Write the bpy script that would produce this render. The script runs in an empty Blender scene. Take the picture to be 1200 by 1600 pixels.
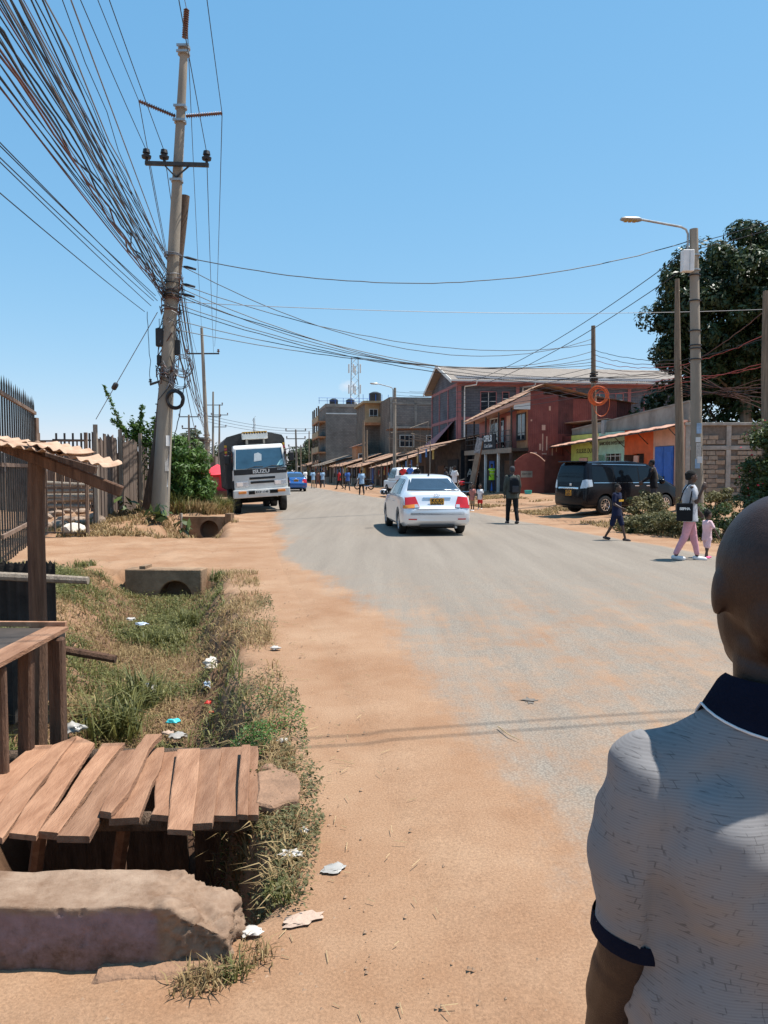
import bpy, bmesh, math, random
import numpy as np
from mathutils import Vector, Matrix, Euler
from mathutils.bvhtree import BVHTree
R = math.radians
rnd = random.Random(7)
scene = bpy.context.scene
COL = scene.collection
# ------------------------------------------------------------------ camera, sky, sun, exposure
CAMH = 1.65; FPX = 1200.0; HOR = 735.0
PITCH = math.atan((800 - HOR) / FPX)
cam_d = bpy.data.cameras.new('camera'); cam = bpy.data.objects.new('camera', cam_d); COL.objects.link(cam)
cam_d.sensor_fit = 'VERTICAL'; cam_d.sensor_height = 36; cam_d.lens = 36 * FPX / 1600
cam_d.clip_start = 0.05; cam_d.clip_end = 4000
cam.location = (0, 0, CAMH); cam.rotation_euler = (math.pi / 2 - PITCH, 0, 0)
scene.camera = cam
SUN_AZ = R(80)            # clockwise from +Y (into the picture) towards +X
SUN_EL = R(67)
w = bpy.data.worlds.new('World'); scene.world = w; w.use_nodes = True
nt = w.node_tree; nt.nodes.clear()
wo = nt.nodes.new('ShaderNodeOutputWorld'); bg = nt.nodes.new('ShaderNodeBackground')
sky = nt.nodes.new('ShaderNodeTexSky'); sky.sky_type = 'NISHITA'; sky.sun_disc = False
sky.sun_elevation = SUN_EL; sky.sun_rotation = SUN_AZ; sky.altitude = 1600; sky.air_density = 1.3; sky.dust_density = 0.0; sky.ozone_density = 8.0
bg.inputs['Strength'].default_value = 0.100
# one small cloud low over the far roofs
geo = nt.nodes.new('ShaderNodeNewGeometry'); 
dirn = nt.nodes.new('ShaderNodeTexCoord')
def vdir(px, py):
    a = (px - 600) / FPX; b = (800 - py) / FPX
    F = Vector((0, math.cos(PITCH), -math.sin(PITCH))); U = Vector((0, math.sin(PITCH), math.cos(PITCH)))
    return Vector((1, 0, 0)) * a + U * b + F
def nd(t, **kw):
    n = nt.nodes.new(t)
    for k, v in kw.items(): setattr(n, k, v)
    return n
cd = vdir(545, 604).normalized()
sub = nd('ShaderNodeVectorMath', operation='SUBTRACT'); nt.links.new(dirn.outputs['Generated'], sub.inputs[0]); sub.inputs[1].default_value = cd
scl = nd('ShaderNodeVectorMath', operation='MULTIPLY'); nt.links.new(sub.outputs[0], scl.inputs[0]); scl.inputs[1].default_value = (70, 70, 105)
ln = nd('ShaderNodeVectorMath', operation='LENGTH'); nt.links.new(scl.outputs[0], ln.inputs[0])
nz = nd('ShaderNodeTexNoise'); nt.links.new(scl.outputs[0], nz.inputs['Vector']); nz.inputs['Scale'].default_value = 2.2; nz.inputs['Detail'].default_value = 5
ad = nd('ShaderNodeMath', operation='ADD'); nt.links.new(ln.outputs['Value'], ad.inputs[0]); nt.links.new(nz.outputs['Fac'], ad.inputs[1])
mr = nd('ShaderNodeMapRange'); mr.inputs['From Min'].default_value = 1.5; mr.inputs['From Max'].default_value = 0.5; mr.inputs['To Max'].default_value = 0.75
nt.links.new(ad.outputs[0], mr.inputs['Value'])
mx = nd('ShaderNodeMix', data_type='RGBA'); mx.inputs[7].default_value = (4.8, 5.1, 5.6, 1)
srgb = nd('ShaderNodeSeparateColor'); crgb = nd('ShaderNodeCombineColor'); nt.links.new(sky.outputs[0], srgb.inputs[0])
for k, (p_, m_) in enumerate(((0.83, 1.13), (0.50, 1.94), (0.35, 2.87))):      # camera-like response: gentle roll-off per channel
    a_ = nd('ShaderNodeMath', operation='POWER'); a_.inputs[1].default_value = p_; b_ = nd('ShaderNodeMath', operation='MULTIPLY'); b_.inputs[1].default_value = m_
    nt.links.new(srgb.outputs[k], a_.inputs[0]); nt.links.new(a_.outputs[0], b_.inputs[0]); nt.links.new(b_.outputs[0], crgb.inputs[k])
nt.links.new(mr.outputs[0], mx.inputs[0]); nt.links.new(crgb.outputs[0], mx.inputs[6])
nt.links.new(mx.outputs[2], bg.inputs['Color']); nt.links.new(bg.outputs[0], wo.inputs['Surface'])
sun_d = bpy.data.lights.new('sun', 'SUN'); sun_d.energy = 4.5; sun_d.angle = R(0.53); sun_d.color = (1.0, 0.955, 0.89)
sun = bpy.data.objects.new('sun', sun_d); COL.objects.link(sun)
sdir = Vector((math.sin(SUN_AZ) * math.cos(SUN_EL), math.cos(SUN_AZ) * math.cos(SUN_EL), math.sin(SUN_EL)))
sun.rotation_euler = (-sdir).to_track_quat('-Z', 'Y').to_euler(); sun.location = (20, 10, 40)
vs = scene.view_settings; vs.view_transform = 'Standard'; vs.look = 'None'; vs.gamma = 1; vs.use_curve_mapping = False; vs.exposure = 0.78
scene.cycles.max_bounces = 6; scene.cycles.transparent_max_bounces = 6
try: scene.cycles.use_denoising = True
except Exception: pass

# ------------------------------------------------------------------ where things stand: street coordinates from sight lines
def G(px, py, z=0.0):
    d = vdir(px, py); s = (z - CAMH) / d.z
    return Vector((d.x * s, d.y * s, z))
def Q(px, py, Y):
    d = vdir(px, py); s = Y / d.y
    return Vector((d.x * s, Y, CAMH + d.z * s))

# ------------------------------------------------------------------ materials
MT = {}
def M(name, col, rough=0.75, var=0.18, scale=4.0, bump=0.0, bscale=60.0, metal=0.0, spec=0.4, col2=None, stretch=None, detail=6.0, trans=0.0, alpha=1.0, coat=0.0, lo=0.35, hi=0.65, sheen=0, tint=0.0):
    if name in MT: return MT[name]
    m = bpy.data.materials.new(name); m.use_nodes = True; t = m.node_tree; b = t.nodes['Principled BSDF']
    tc = t.nodes.new('ShaderNodeTexCoord'); v = tc.outputs['Object']
    if stretch:
        mp = t.nodes.new('ShaderNodeMapping'); mp.inputs['Scale'].default_value = stretch; t.links.new(v, mp.inputs['Vector']); v = mp.outputs[0]
    oi = t.nodes.new('ShaderNodeObjectInfo')
    av = t.nodes.new('ShaderNodeVectorMath'); av.operation = 'ADD'; t.links.new(v, av.inputs[0])
    mu = t.nodes.new('ShaderNodeMath'); mu.operation = 'MULTIPLY'; mu.inputs[1].default_value = 37.0; t.links.new(oi.outputs['Random'], mu.inputs[0])
    t.links.new(mu.outputs[0], av.inputs[1]); v = av.outputs[0]
    n1 = t.nodes.new('ShaderNodeTexNoise'); n1.inputs['Scale'].default_value = scale; n1.inputs['Detail'].default_value = detail; n1.inputs['Roughness'].default_value = 0.62
    t.links.new(v, n1.inputs['Vector'])
    rp = t.nodes.new('ShaderNodeValToRGB'); rp.color_ramp.elements[0].position = lo; rp.color_ramp.elements[1].position = hi
    c1 = [min(1, c * (1 - var)) for c in col] + [1]; c2 = (list(col2) + [1]) if col2 else [min(1, c * (1 + var)) for c in col] + [1]
    rp.color_ramp.elements[0].color = c1 if not col2 else list(col) + [1]; rp.color_ramp.elements[1].color = c2
    t.links.new(n1.outputs['Fac'], rp.inputs['Fac'])
    if tint:
        hv = t.nodes.new('ShaderNodeHueSaturation'); tm = t.nodes.new('ShaderNodeMapRange'); tm.inputs['To Min'].default_value = 1 - tint; tm.inputs['To Max'].default_value = 1 + tint
        t.links.new(oi.outputs['Random'], tm.inputs['Value']); t.links.new(tm.outputs[0], hv.inputs['Value']); t.links.new(rp.outputs[0], hv.inputs['Color']); t.links.new(hv.outputs[0], b.inputs['Base Color'])
    else: t.links.new(rp.outputs[0], b.inputs['Base Color'])
    b.inputs['Roughness'].default_value = rough; b.inputs['Metallic'].default_value = metal; b.inputs['Specular IOR Level'].default_value = spec
    b.inputs['Transmission Weight'].default_value = trans; b.inputs['Alpha'].default_value = alpha; b.inputs['Coat Weight'].default_value = coat
    if coat: b.inputs['Coat Roughness'].default_value = 0.05
    if sheen: b.inputs['Sheen Weight'].default_value = sheen
    if bump:
        n2 = t.nodes.new('ShaderNodeTexNoise'); n2.inputs['Scale'].default_value = bscale; n2.inputs['Detail'].default_value = 8; t.links.new(v, n2.inputs['Vector'])
        bp = t.nodes.new('ShaderNodeBump'); bp.inputs['Strength'].default_value = bump; bp.inputs['Distance'].default_value = 0.02
        t.links.new(n2.outputs['Fac'], bp.inputs['Height']); t.links.new(bp.outputs[0], b.inputs['Normal'])
    MT[name] = m
    return m
def leafmat(name, c1, c2, rough=0.5, transl=0.25):
    if name in MT: return MT[name]
    m = bpy.data.materials.new(name); m.use_nodes = True; t = m.node_tree; b = t.nodes['Principled BSDF']
    at = t.nodes.new('ShaderNodeAttribute'); at.attribute_name = 'rv'
    rp = t.nodes.new('ShaderNodeValToRGB'); rp.color_ramp.elements[0].color = list(c1) + [1]; rp.color_ramp.elements[1].color = list(c2) + [1]
    t.links.new(at.outputs['Fac'], rp.inputs[0]); t.links.new(rp.outputs[0], b.inputs['Base Color'])
    b.inputs['Roughness'].default_value = rough; b.inputs['Specular IOR Level'].default_value = 0.35
    tr = t.nodes.new('ShaderNodeBsdfTranslucent'); t.links.new(rp.outputs[0], tr.inputs['Color'])
    ms = t.nodes.new('ShaderNodeMixShader'); ms.inputs[0].default_value = transl
    t.links.new(b.outputs[0], ms.inputs[1]); t.links.new(tr.outputs[0], ms.inputs[2])
    t.links.new(ms.outputs[0], t.nodes['Material Output'].inputs['Surface'])
    MT[name] = m; return m

DIRT = (0.282, 0.153, 0.083); DIRT2 = (0.370, 0.232, 0.142)
M('concrete', (0.33, 0.30, 0.26), 0.9, 0.22, 3, 0.5, 45)
M('pole_concrete', (0.27, 0.23, 0.18), 0.85, 0.16, 2.5, 0.3, 30, stretch=(1, 1, 0.25))
M('old_wood', (0.115, 0.075, 0.05), 0.9, 0.4, 4, 0.8, 25, stretch=(6, 6, 0.5))
M('pole_wood', (0.20, 0.15, 0.105), 0.9, 0.3, 4, 0.6, 25, stretch=(6, 6, 0.4))
M('grey_wood', (0.27, 0.22, 0.17), 0.9, 0.3, 4, 0.6, 25, stretch=(6, 6, 0.4))
M('plank', (0.22, 0.105, 0.056), 0.92, 0.2, 2.2, 0.5, 22, stretch=(7, 1.2, 7), col2=(0.35, 0.190, 0.112), tint=.22)
M('stall_wood', (0.085, 0.042, 0.024), 0.9, 0.35, 4, 0.9, 30, stretch=(8, 8, 0.7), col2=(0.19, 0.10, 0.058), tint=.15)
M('galv', (0.36, 0.36, 0.35), 0.45, 0.2, 4, 0, metal=0.7)
M('dark_steel', (0.06, 0.055, 0.05), 0.55, 0.3, 6, 0.1, metal=0.5)
M('rust_steel', (0.12, 0.075, 0.05), 0.8, 0.4, 5, 0.3, col2=(0.22, 0.15, 0.11))
M('insulator', (0.13, 0.06, 0.04), 0.3, 0.2)
M('cable_black', (0.022, 0.022, 0.025), 0.55, 0.3)
M('cable_brown', (0.10, 0.042, 0.03), 0.6, 0.3)
M('cable_grey', (0.16, 0.16, 0.17), 0.5, 0.2)
M('black_plastic', (0.018, 0.018, 0.02), 0.5, 0.2)
M('rubber', (0.022, 0.021, 0.02), 0.85, 0.3, 10)
M('slab_stone', (0.25, 0.145, 0.088), .95, .22, 9, .6, 60)
M('soil', (0.16, 0.085, 0.05), 0.95, 0.3, 5, 0.8, 30)
M('stone', (0.26, 0.19, 0.14), 0.92, 0.25, 6, 0.7, 30, tint=.2)
M('plastic_white', (0.48, 0.44, 0.39), 0.5, 0.25, 25)
M('white_paint', (0.72, 0.71, 0.68), 0.6, 0.1, 3)
M('glass_dark', (0.006, 0.008, 0.011), 0.06, 0.1, spec=0.35)
M('glass_blue', (0.03, 0.05, 0.075), 0.04, 0.1, spec=1.0)

# ------------------------------------------------------------------ mesh builder
def chain_inv(parent):
    m = Matrix.Identity(4); chain = []
    while parent is not None: chain.append(parent); parent = parent.parent
    for p in reversed(chain): m = m @ p.matrix_basis
    return m.inverted()
def tag(o, label=None, cat=None, group=None, kind=None):
    if label: o['label'] = label
    if cat: o['category'] = cat
    if group: o['group'] = group
    if kind: o['kind'] = kind
    return o
def thing(name, label, cat, loc=(0, 0, 0), rz=0.0, group=None, rot=None):
    o = bpy.data.objects.new(name, None); COL.objects.link(o); o.empty_display_size = 0.2
    o.location = loc; o.rotation_euler = rot if rot else (0, 0, rz)
    return tag(o, label, cat, group)
def frame(d):
    d = Vector(d).normalized(); u = Vector((0, 0, 1)) if abs(d.z) < 0.95 else Vector((0, 1, 0))
    a = d.cross(u).normalized(); b = a.cross(d).normalized()
    return a, b
class MB:
    def __init__(s): s.v = []; s.f = []; s.m = []
    def add(s, vs, fs, mi=0):
        o = len(s.v); s.v += [tuple(p) for p in vs]; s.f += [tuple(i + o for i in f) for f in fs]; s.m += [mi] * len(fs); return s
    def box(s, c, size, rot=None, mi=0, taper=1.0):
        c = Vector(c); hx, hy, hz = size[0] / 2, size[1] / 2, size[2] / 2
        P = [(-hx, -hy, -hz), (hx, -hy, -hz), (hx, hy, -hz), (-hx, hy, -hz), (-hx * taper, -hy * taper, hz), (hx * taper, -hy * taper, hz), (hx * taper, hy * taper, hz), (-hx * taper, hy * taper, hz)]
        m = Euler(rot).to_matrix() if rot else None
        P = [(m @ Vector(p) if m else Vector(p)) + c for p in P]
        return s.add(P, [(0, 3, 2, 1), (4, 5, 6, 7), (0, 1, 5, 4), (1, 2, 6, 5), (2, 3, 7, 6), (3, 0, 4, 7)], mi)
    def hexa(s, P, mi=0):   # 4 bottom, 4 top
        return s.add(P, [(0, 3, 2, 1), (4, 5, 6, 7), (0, 1, 5, 4), (1, 2, 6, 5), (2, 3, 7, 6), (3, 0, 4, 7)], mi)
    def beam(s, p0, p1, w, h, mi=0, roll=0.0):
        p0 = Vector(p0); p1 = Vector(p1); a, b = frame(p1 - p0)
        if roll:
            ca, sa = math.cos(roll), math.sin(roll); a, b = a * ca + b * sa, b * ca - a * sa
        P = []
        for p in (p0, p1):
            P += [p - a * w / 2 - b * h / 2, p + a * w / 2 - b * h / 2, p + a * w / 2 + b * h / 2, p - a * w / 2 + b * h / 2]
        return s.add(P, [(0, 3, 2, 1), (4, 5, 6, 7), (0, 1, 5, 4), (1, 2, 6, 5), (2, 3, 7, 6), (3, 0, 4, 7)], mi)
    def tube(s, pts, rad, n=8, mi=0, caps=True, axes=None):
        pts = [Vector(p) for p in pts]
        if not isinstance(rad, (list, tuple)): rad = [rad] * len(pts)
        o = len(s.v); L = len(pts); pa = None
        for i, p in enumerate(pts):
            d = (pts[min(i + 1, L - 1)] - pts[max(i - 1, 0)])
            if d.length < 1e-9: d = Vector((0, 0, 1))
            d.normalize()
            if axes: a, b = Vector(axes[0]), Vector(axes[1])
            elif pa is None: a, b = frame(d)
            else:
                a = (pa - d * pa.dot(d)); a = a.normalized() if a.length > 1e-6 else frame(d)[0]; b = a.cross(d)
            pa = a
            r = rad[i]; rx, ry = r if isinstance(r, (list, tuple)) else (r, r)
            for k in range(n):
                t = 2 * math.pi * k / n
                s.v.append(tuple(p + a * (rx * math.cos(t)) + b * (ry * math.sin(t))))
        for i in range(L - 1):
            for k in range(n):
                k2 = (k + 1) % n
                s.f.append((o + i * n + k, o + i * n + k2, o + (i + 1) * n + k2, o + (i + 1) * n + k)); s.m.append(mi)
        if caps:
            s.f.append(tuple(o + k for k in reversed(range(n)))); s.f.append(tuple(o + (L - 1) * n + k for k in range(n))); s.m += [mi, mi]
        return s
    def cyl(s, p0, p1, r0, r1=None, n=12, mi=0): return s.tube([p0, p1], [r0, r0 if r1 is None else r1], n, mi)
    def ring(s, c, axis, R0, r, n=28, k=6, mi=0, sx=1.0):
        c = Vector(c); a, b = frame(axis); pts = [c + a * (R0 * math.cos(2 * math.pi * i / n)) * sx + b * (R0 * math.sin(2 * math.pi * i / n)) for i in range(n + 1)]
        return s.tube(pts, r, k, mi, False)
    def ell(s, c, r, rot=None, nu=14, nv=9, mi=0):
        c = Vector(c); m = Euler(rot).to_matrix() if rot else Matrix.Identity(3); o = len(s.v); V = []
        for j in range(1, nv):
            ph = math.pi * j / nv
            for i in range(nu):
                th = 2 * math.pi * i / nu
                V.append(c + m @ Vector((r[0] * math.sin(ph) * math.cos(th), r[1] * math.sin(ph) * math.sin(th), r[2] * math.cos(ph))))
        top = len(V); V.append(c + m @ Vector((0, 0, r[2]))); V.append(c - m @ Vector((0, 0, r[2])))
        F = []
        for j in range(nv - 2):
            for i in range(nu):
                i2 = (i + 1) % nu; F.append((j * nu + i, (j + 1) * nu + i, (j + 1) * nu + i2, j * nu + i2))
        for i in range(nu):
            i2 = (i + 1) % nu; F.append((top, i, i2)); F.append((top + 1, (nv - 2) * nu + i2, (nv - 2) * nu + i))
        return s.add(V, F, mi)
    def quad(s, a, b, c, d, mi=0): return s.add([a, b, c, d], [(0, 1, 2, 3)], mi)
    def slab(s, pts, th, mi=0):     # polygon extruded along its normal, down by th
        pts = [Vector(p) for p in pts]; n = Vector((0, 0, 0))
        for i in range(len(pts)):
            a, b = pts[i], pts[(i + 1) % len(pts)]; n += a.cross(b)
        n.normalize(); k = len(pts); V = pts + [p - n * th for p in pts]
        F = [tuple(range(k)), tuple(reversed(range(k, 2 * k)))] + [(i, i + k, (i + 1) % k + k, (i + 1) % k) for i in range(k)]
        return s.add(V, F, mi)
    def mesh(s, name):
        me = bpy.data.meshes.new(name); me.from_pydata(s.v, [], s.f); me.update(); return me
    def obj(s, name, mats, parent=None, smooth=False, world=False, bevel=0.0, angle=40, origin=None, bseg=1):
        me = bpy.data.meshes.new(name)
        V = s.v
        loc = None
        if parent is not None and world:
            inv = chain_inv(parent); V = [tuple(inv @ Vector(p)) for p in V]
        elif parent is None:
            A = np.array(V); 
            loc = Vector(origin) if origin is not None else Vector(((A[:, 0].min() + A[:, 0].max()) / 2, (A[:, 1].min() + A[:, 1].max()) / 2, A[:, 2].min()))
            V = [tuple(Vector(p) - loc) for p in V]
        me.from_pydata(V, [], s.f); me.polygons.foreach_set('material_index', s.m); me.update()
        if not isinstance(mats, (list, tuple)): mats = [mats]
        for mm in mats: me.materials.append(MT[mm] if isinstance(mm, str) else mm)
        if bevel:
            bm = bmesh.new(); bm.from_mesh(me)
            es = [e for e in bm.edges if len(e.link_faces) == 2 and e.calc_face_angle(0) > 0.6]
            bmesh.ops.bevel(bm, geom=es, offset=bevel, segments=bseg, affect='EDGES', profile=0.6, clamp_overlap=True); bm.to_mesh(me); bm.free()
        if smooth:
            me.polygons.foreach_set('use_smooth', [True] * len(me.polygons)); me.set_sharp_from_angle(angle=R(angle))
        o = bpy.data.objects.new(name, me); COL.objects.link(o)
        if parent is not None: o.parent = parent
        if loc is not None: o.location = loc
        return o
def copy_tree(o, parent=None):
    c = o.copy(); COL.objects.link(c); c.parent = parent
    for ch in o.children: copy_tree(ch, c)
    return c
def evalmesh(o):
    dg = bpy.context.evaluated_depsgraph_get(); me = bpy.data.meshes.new_from_object(o.evaluated_get(dg)); return me
def remesh(mb, name, mat, parent=None, voxel=0.012, smooth=3, disp=None, world=False, origin=None):
    o = mb.obj(name, mat, parent, world=world, origin=origin)
    md = o.modifiers.new('r', 'REMESH'); md.mode = 'VOXEL'; md.voxel_size = voxel; md.use_smooth_shade = True
    if smooth:
        sm = o.modifiers.new('s', 'SMOOTH'); sm.factor = 0.5; sm.iterations = smooth
    bpy.context.view_layer.update()
    me = evalmesh(o); old = o.data; o.modifiers.clear(); o.data = me; me.name = name
    bpy.data.meshes.remove(old)
    if not me.materials: me.materials.append(MT[mat] if isinstance(mat, str) else mat)
    me.polygons.foreach_set('use_smooth', [True] * len(me.polygons))
    if disp:
        n = len(me.vertices); co = np.empty(n * 3); me.vertices.foreach_get('co', co); no = np.empty(n * 3); me.vertices.foreach_get('normal', no)
        co = co.reshape(-1, 3); no = no.reshape(-1, 3); co = disp(co, no); me.vertices.foreach_set('co', co.ravel()); me.update()
    return o
def text_mb(txt, size, depth=0.004, align='CENTER', bold=0.0):
    cu = bpy.data.curves.new('t', 'FONT'); cu.body = txt; cu.size = size; cu.extrude = depth; cu.align_x = align; cu.align_y = 'CENTER'; cu.offset = bold; cu.resolution_u = 3
    o = bpy.data.objects.new('t', cu); COL.objects.link(o); bpy.context.view_layer.update(); me = evalmesh(o)
    mb = MB(); mb.add([tuple(v.co) for v in me.vertices], [tuple(p.vertices) for p in me.polygons])
    bpy.data.objects.remove(o); bpy.data.curves.remove(cu); bpy.data.meshes.remove(me)
    return mb
def text(name, txt, size, loc, xdir, updir, mat, parent, depth=0.004, bold=0.0, align='CENTER', world=False, sx=1.0):
    mb = text_mb(txt, size, depth, align, bold); x = Vector(xdir).normalized(); u = Vector(updir).normalized(); n = x.cross(u); L = Vector(loc)
    mb.v = [tuple(L + x * p[0] * sx + u * p[1] + n * p[2]) for p in mb.v]
    return mb.obj(name, mat, parent, world=world)
def corr(mb, p0, u, v, wid, length, pitch=0.076, amp=0.012, nv=2, sag=0.0, mi=0, thick=0.004, k=6, jag=0.0, seed=0):
    """corrugated sheet: waves run across u, ridges run along v; a closed thin shell"""
    u = Vector(u).normalized(); v = Vector(v).normalized(); n = u.cross(v).normalized(); p0 = Vector(p0); r = random.Random(seed)
    nu = max(8, int(wid / pitch * k)); o = len(mb.v); jit = [r.uniform(-jag, jag) for _ in range(nu + 1)]; jit2 = [r.uniform(-jag, jag) for _ in range(nu + 1)]
    for side in (0, 1):
        for j in range(nv + 1):
            for i in range(nu + 1):
                a = wid * i / nu; b = length * j / nv
                if j == 0: b += jit[i]
                if j == nv: b += jit2[i]
                h = amp * math.sin(2 * math.pi * a / pitch) - sag * 4 * (b / length) * (1 - b / length)
                mb.v.append(tuple(p0 + u * a + v * b + n * (h - side * thick)))
    W = nu + 1; S = W * (nv + 1)
    for j in range(nv):
        for i in range(nu):
            q = (o + j * W + i, o + j * W + i + 1, o + (j + 1) * W + i + 1, o + (j + 1) * W + i)
            mb.f.append(q); mb.f.append(tuple(x + S for x in reversed(q))); mb.m += [mi, mi]
    for i in range(nu):
        for j in (0, nv):
            a = o + j * W + i; mb.f.append((a, a + S, a + 1 + S, a + 1) if j else (a, a + 1, a + 1 + S, a + S)); mb.m.append(mi)
    for j in range(nv):
        for i in (0, nu):
            a = o + j * W + i; mb.f.append((a, a + W, a + W + S, a + S)); mb.m.append(mi)
    return mb
def smst(a, b, x):
    t = np.clip((np.asarray(x, float) - a) / (b - a), 0, 1); return t * t * (3 - 2 * t)
def vnoise(x, y, sc, seed=0):
    x = np.asarray(x, float) * sc; y = np.asarray(y, float) * sc
    xi = np.floor(x).astype(int); yi = np.floor(y).astype(int); fx = x - xi; fy = y - yi; fx = fx * fx * (3 - 2 * fx); fy = fy * fy * (3 - 2 * fy)
    def h(a, b):
        n = (a * 374761393 + b * 668265263 + seed * 1274126177) & 0xffffffff; n = ((n ^ (n >> 13)) * 1274126177) & 0xffffffff
        return ((n ^ (n >> 16)) & 0xffff) / 65535.0
    return (h(xi, yi) * (1 - fx) + h(xi + 1, yi) * fx) * (1 - fy) + (h(xi, yi + 1) * (1 - fx) + h(xi + 1, yi + 1) * fx) * fy
def leaves(name, P, N, size, mat, parent=None, kind=None, asp=0.45, up=None, rvs=None, world=True, fold=0.15, origin=None):
    """many leaf-shaped quads: P points, N facing normals"""
    P = np.asarray(P, float); n = len(P); rg = np.random.default_rng(n + 5)
    N = np.asarray(N, float) + rg.normal(0, 0.5, (n, 3)); N /= np.linalg.norm(N, axis=1)[:, None]
    T = rg.normal(0, 1, (n, 3)) if up is None else np.asarray(up, float) + rg.normal(0, 0.25, (n, 3))
    T -= (T * N).sum(1)[:, None] * N; T /= np.linalg.norm(T, axis=1)[:, None] + 1e-9; B = np.cross(N, T)
    s = (size * rg.uniform(0.6, 1.3, n))[:, None]
    V = np.stack([P - T * s, P + B * s * asp + N * s * fold, P + T * s, P - B * s * asp + N * s * fold], 1).reshape(-1, 3)
    if parent is not None and world:
        inv = chain_inv(parent); m = np.array(inv); V = V @ m[:3, :3].T + m[:3, 3]
    loc = None
    if parent is None:
        loc = Vector((V[:, 0].mean(), V[:, 1].mean(), V[:, 2].min())) if origin is None else Vector(origin); V = V - np.array(loc)
    me = bpy.data.meshes.new(name); me.vertices.add(4 * n); me.vertices.foreach_set('co', V.ravel())
    me.loops.add(4 * n); me.loops.foreach_set('vertex_index', np.arange(4 * n)); me.polygons.add(n); me.polygons.foreach_set('loop_start', np.arange(0, 4 * n, 4)); me.polygons.foreach_set('loop_total', np.full(n, 4))
    me.update(calc_edges=True)
    at = me.attributes.new('rv', 'FLOAT', 'FACE'); at.data.foreach_set('value', rg.uniform(0, 1, n) if rvs is None else np.clip(rvs, 0, 1))
    me.materials.append(MT[mat]); o = bpy.data.objects.new(name, me); COL.objects.link(o)
    if parent is not None: o.parent = parent
    if loc is not None: o.location = loc
    if kind: o['kind'] = kind
    return o
def blades(name, P, hgt, mat, parent=None, kind='stuff', wid=0.006, lean=0.5, seed=1, origin=None, world=True):
    """grass blades: 2-segment bent strips"""
    P = np.asarray(P, float); n = len(P); rg = np.random.default_rng(seed)
    h = np.asarray(hgt, float) * rg.uniform(0.5, 1.3, n); a = rg.uniform(0, 2 * math.pi, n); L = lean * rg.uniform(0.2, 1.4, n)
    D = np.stack([np.cos(a), np.sin(a), np.zeros(n)], 1); S = np.stack([-np.sin(a), np.cos(a), np.zeros(n)], 1) * (wid * rg.uniform(0.6, 1.4, n))[:, None]
    Z = np.array([0, 0, 1.0]); hh = h[:, None]; ll = L[:, None]
    p1 = P + Z * hh * 0.6 + D * hh * ll * 0.35; p2 = P + Z * hh * (1 - 0.35 * ll) + D * hh * ll
    V = np.stack([P - S, P + S, p1 + S * 0.8, p1 - S * 0.8, p2], 1).reshape(-1, 3)
    if parent is not None and world:
        m = np.array(chain_inv(parent)); V = V @ m[:3, :3].T + m[:3, 3]
    loc = None
    if parent is None:
        loc = Vector(origin) if origin is not None else Vector((V[:, 0].mean(), V[:, 1].mean(), V[:, 2].min())); V = V - np.array(loc)
    me = bpy.data.meshes.new(name); me.vertices.add(5 * n); me.vertices.foreach_set('co', V.ravel())
    base = np.arange(n)[:, None] * 5; idx = (base + np.array([0, 1, 2, 3, 3, 2, 4])).ravel()
    me.loops.add(7 * n); me.loops.foreach_set('vertex_index', idx); me.polygons.add(2 * n)
    st = (np.arange(n)[:, None] * 7 + np.array([0, 4])).ravel(); me.polygons.foreach_set('loop_start', st); me.polygons.foreach_set('loop_total', np.tile([4, 3], n))
    me.update(calc_edges=True)
    rv = np.repeat(rg.uniform(0, 1, n), 2); me.attributes.new('rv', 'FLOAT', 'FACE').data.foreach_set('value', rv)
    me.materials.append(MT[mat]); o = bpy.data.objects.new(name, me); COL.objects.link(o)
    if parent is not None: o.parent = parent
    if loc is not None: o.location = loc
    if kind: o['kind'] = kind
    return o
# ------------------------------------------------------------------ ground, road
LY = np.array([-30, -8, 0, 4, 7.5, 12, 20, 30, 46, 60, 70, 90, 130, 300, 600.]); LX = np.array([6.2, 1.8, 0.25, -0.3, -0.95, -1.9, -3.3, -5.0, -7.9, -11.0, -13.4, -17, -22, -41, -75.])
RY = np.array([-30, -8, 0, 8, 15.5, 22, 33, 46, 52, 60, 70, 90, 130, 300, 600.]); RX = np.array([16, 11.6, 9.9, 8.2, 6.7, 5.3, 3.4, 0.2, -1.3, -3.3, -5.5, -9.0, -13.6, -32, -65.])
def smooth_poly(xs, ys, q):
    q = np.asarray(q, float); return sum(np.interp(q + d, xs, ys) for d in (-3, -1.5, 0, 1.5, 3)) / 5
def Ledge(y): return smooth_poly(LY, LX, y)
def Redge(y): return smooth_poly(RY, RX, y)
def dc(y): return -1.27 - 0.245 * (np.asarray(y, float) - 3)
def dc2(y): return -4.6 - 0.2 * (np.asarray(y, float) - 18)
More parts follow.
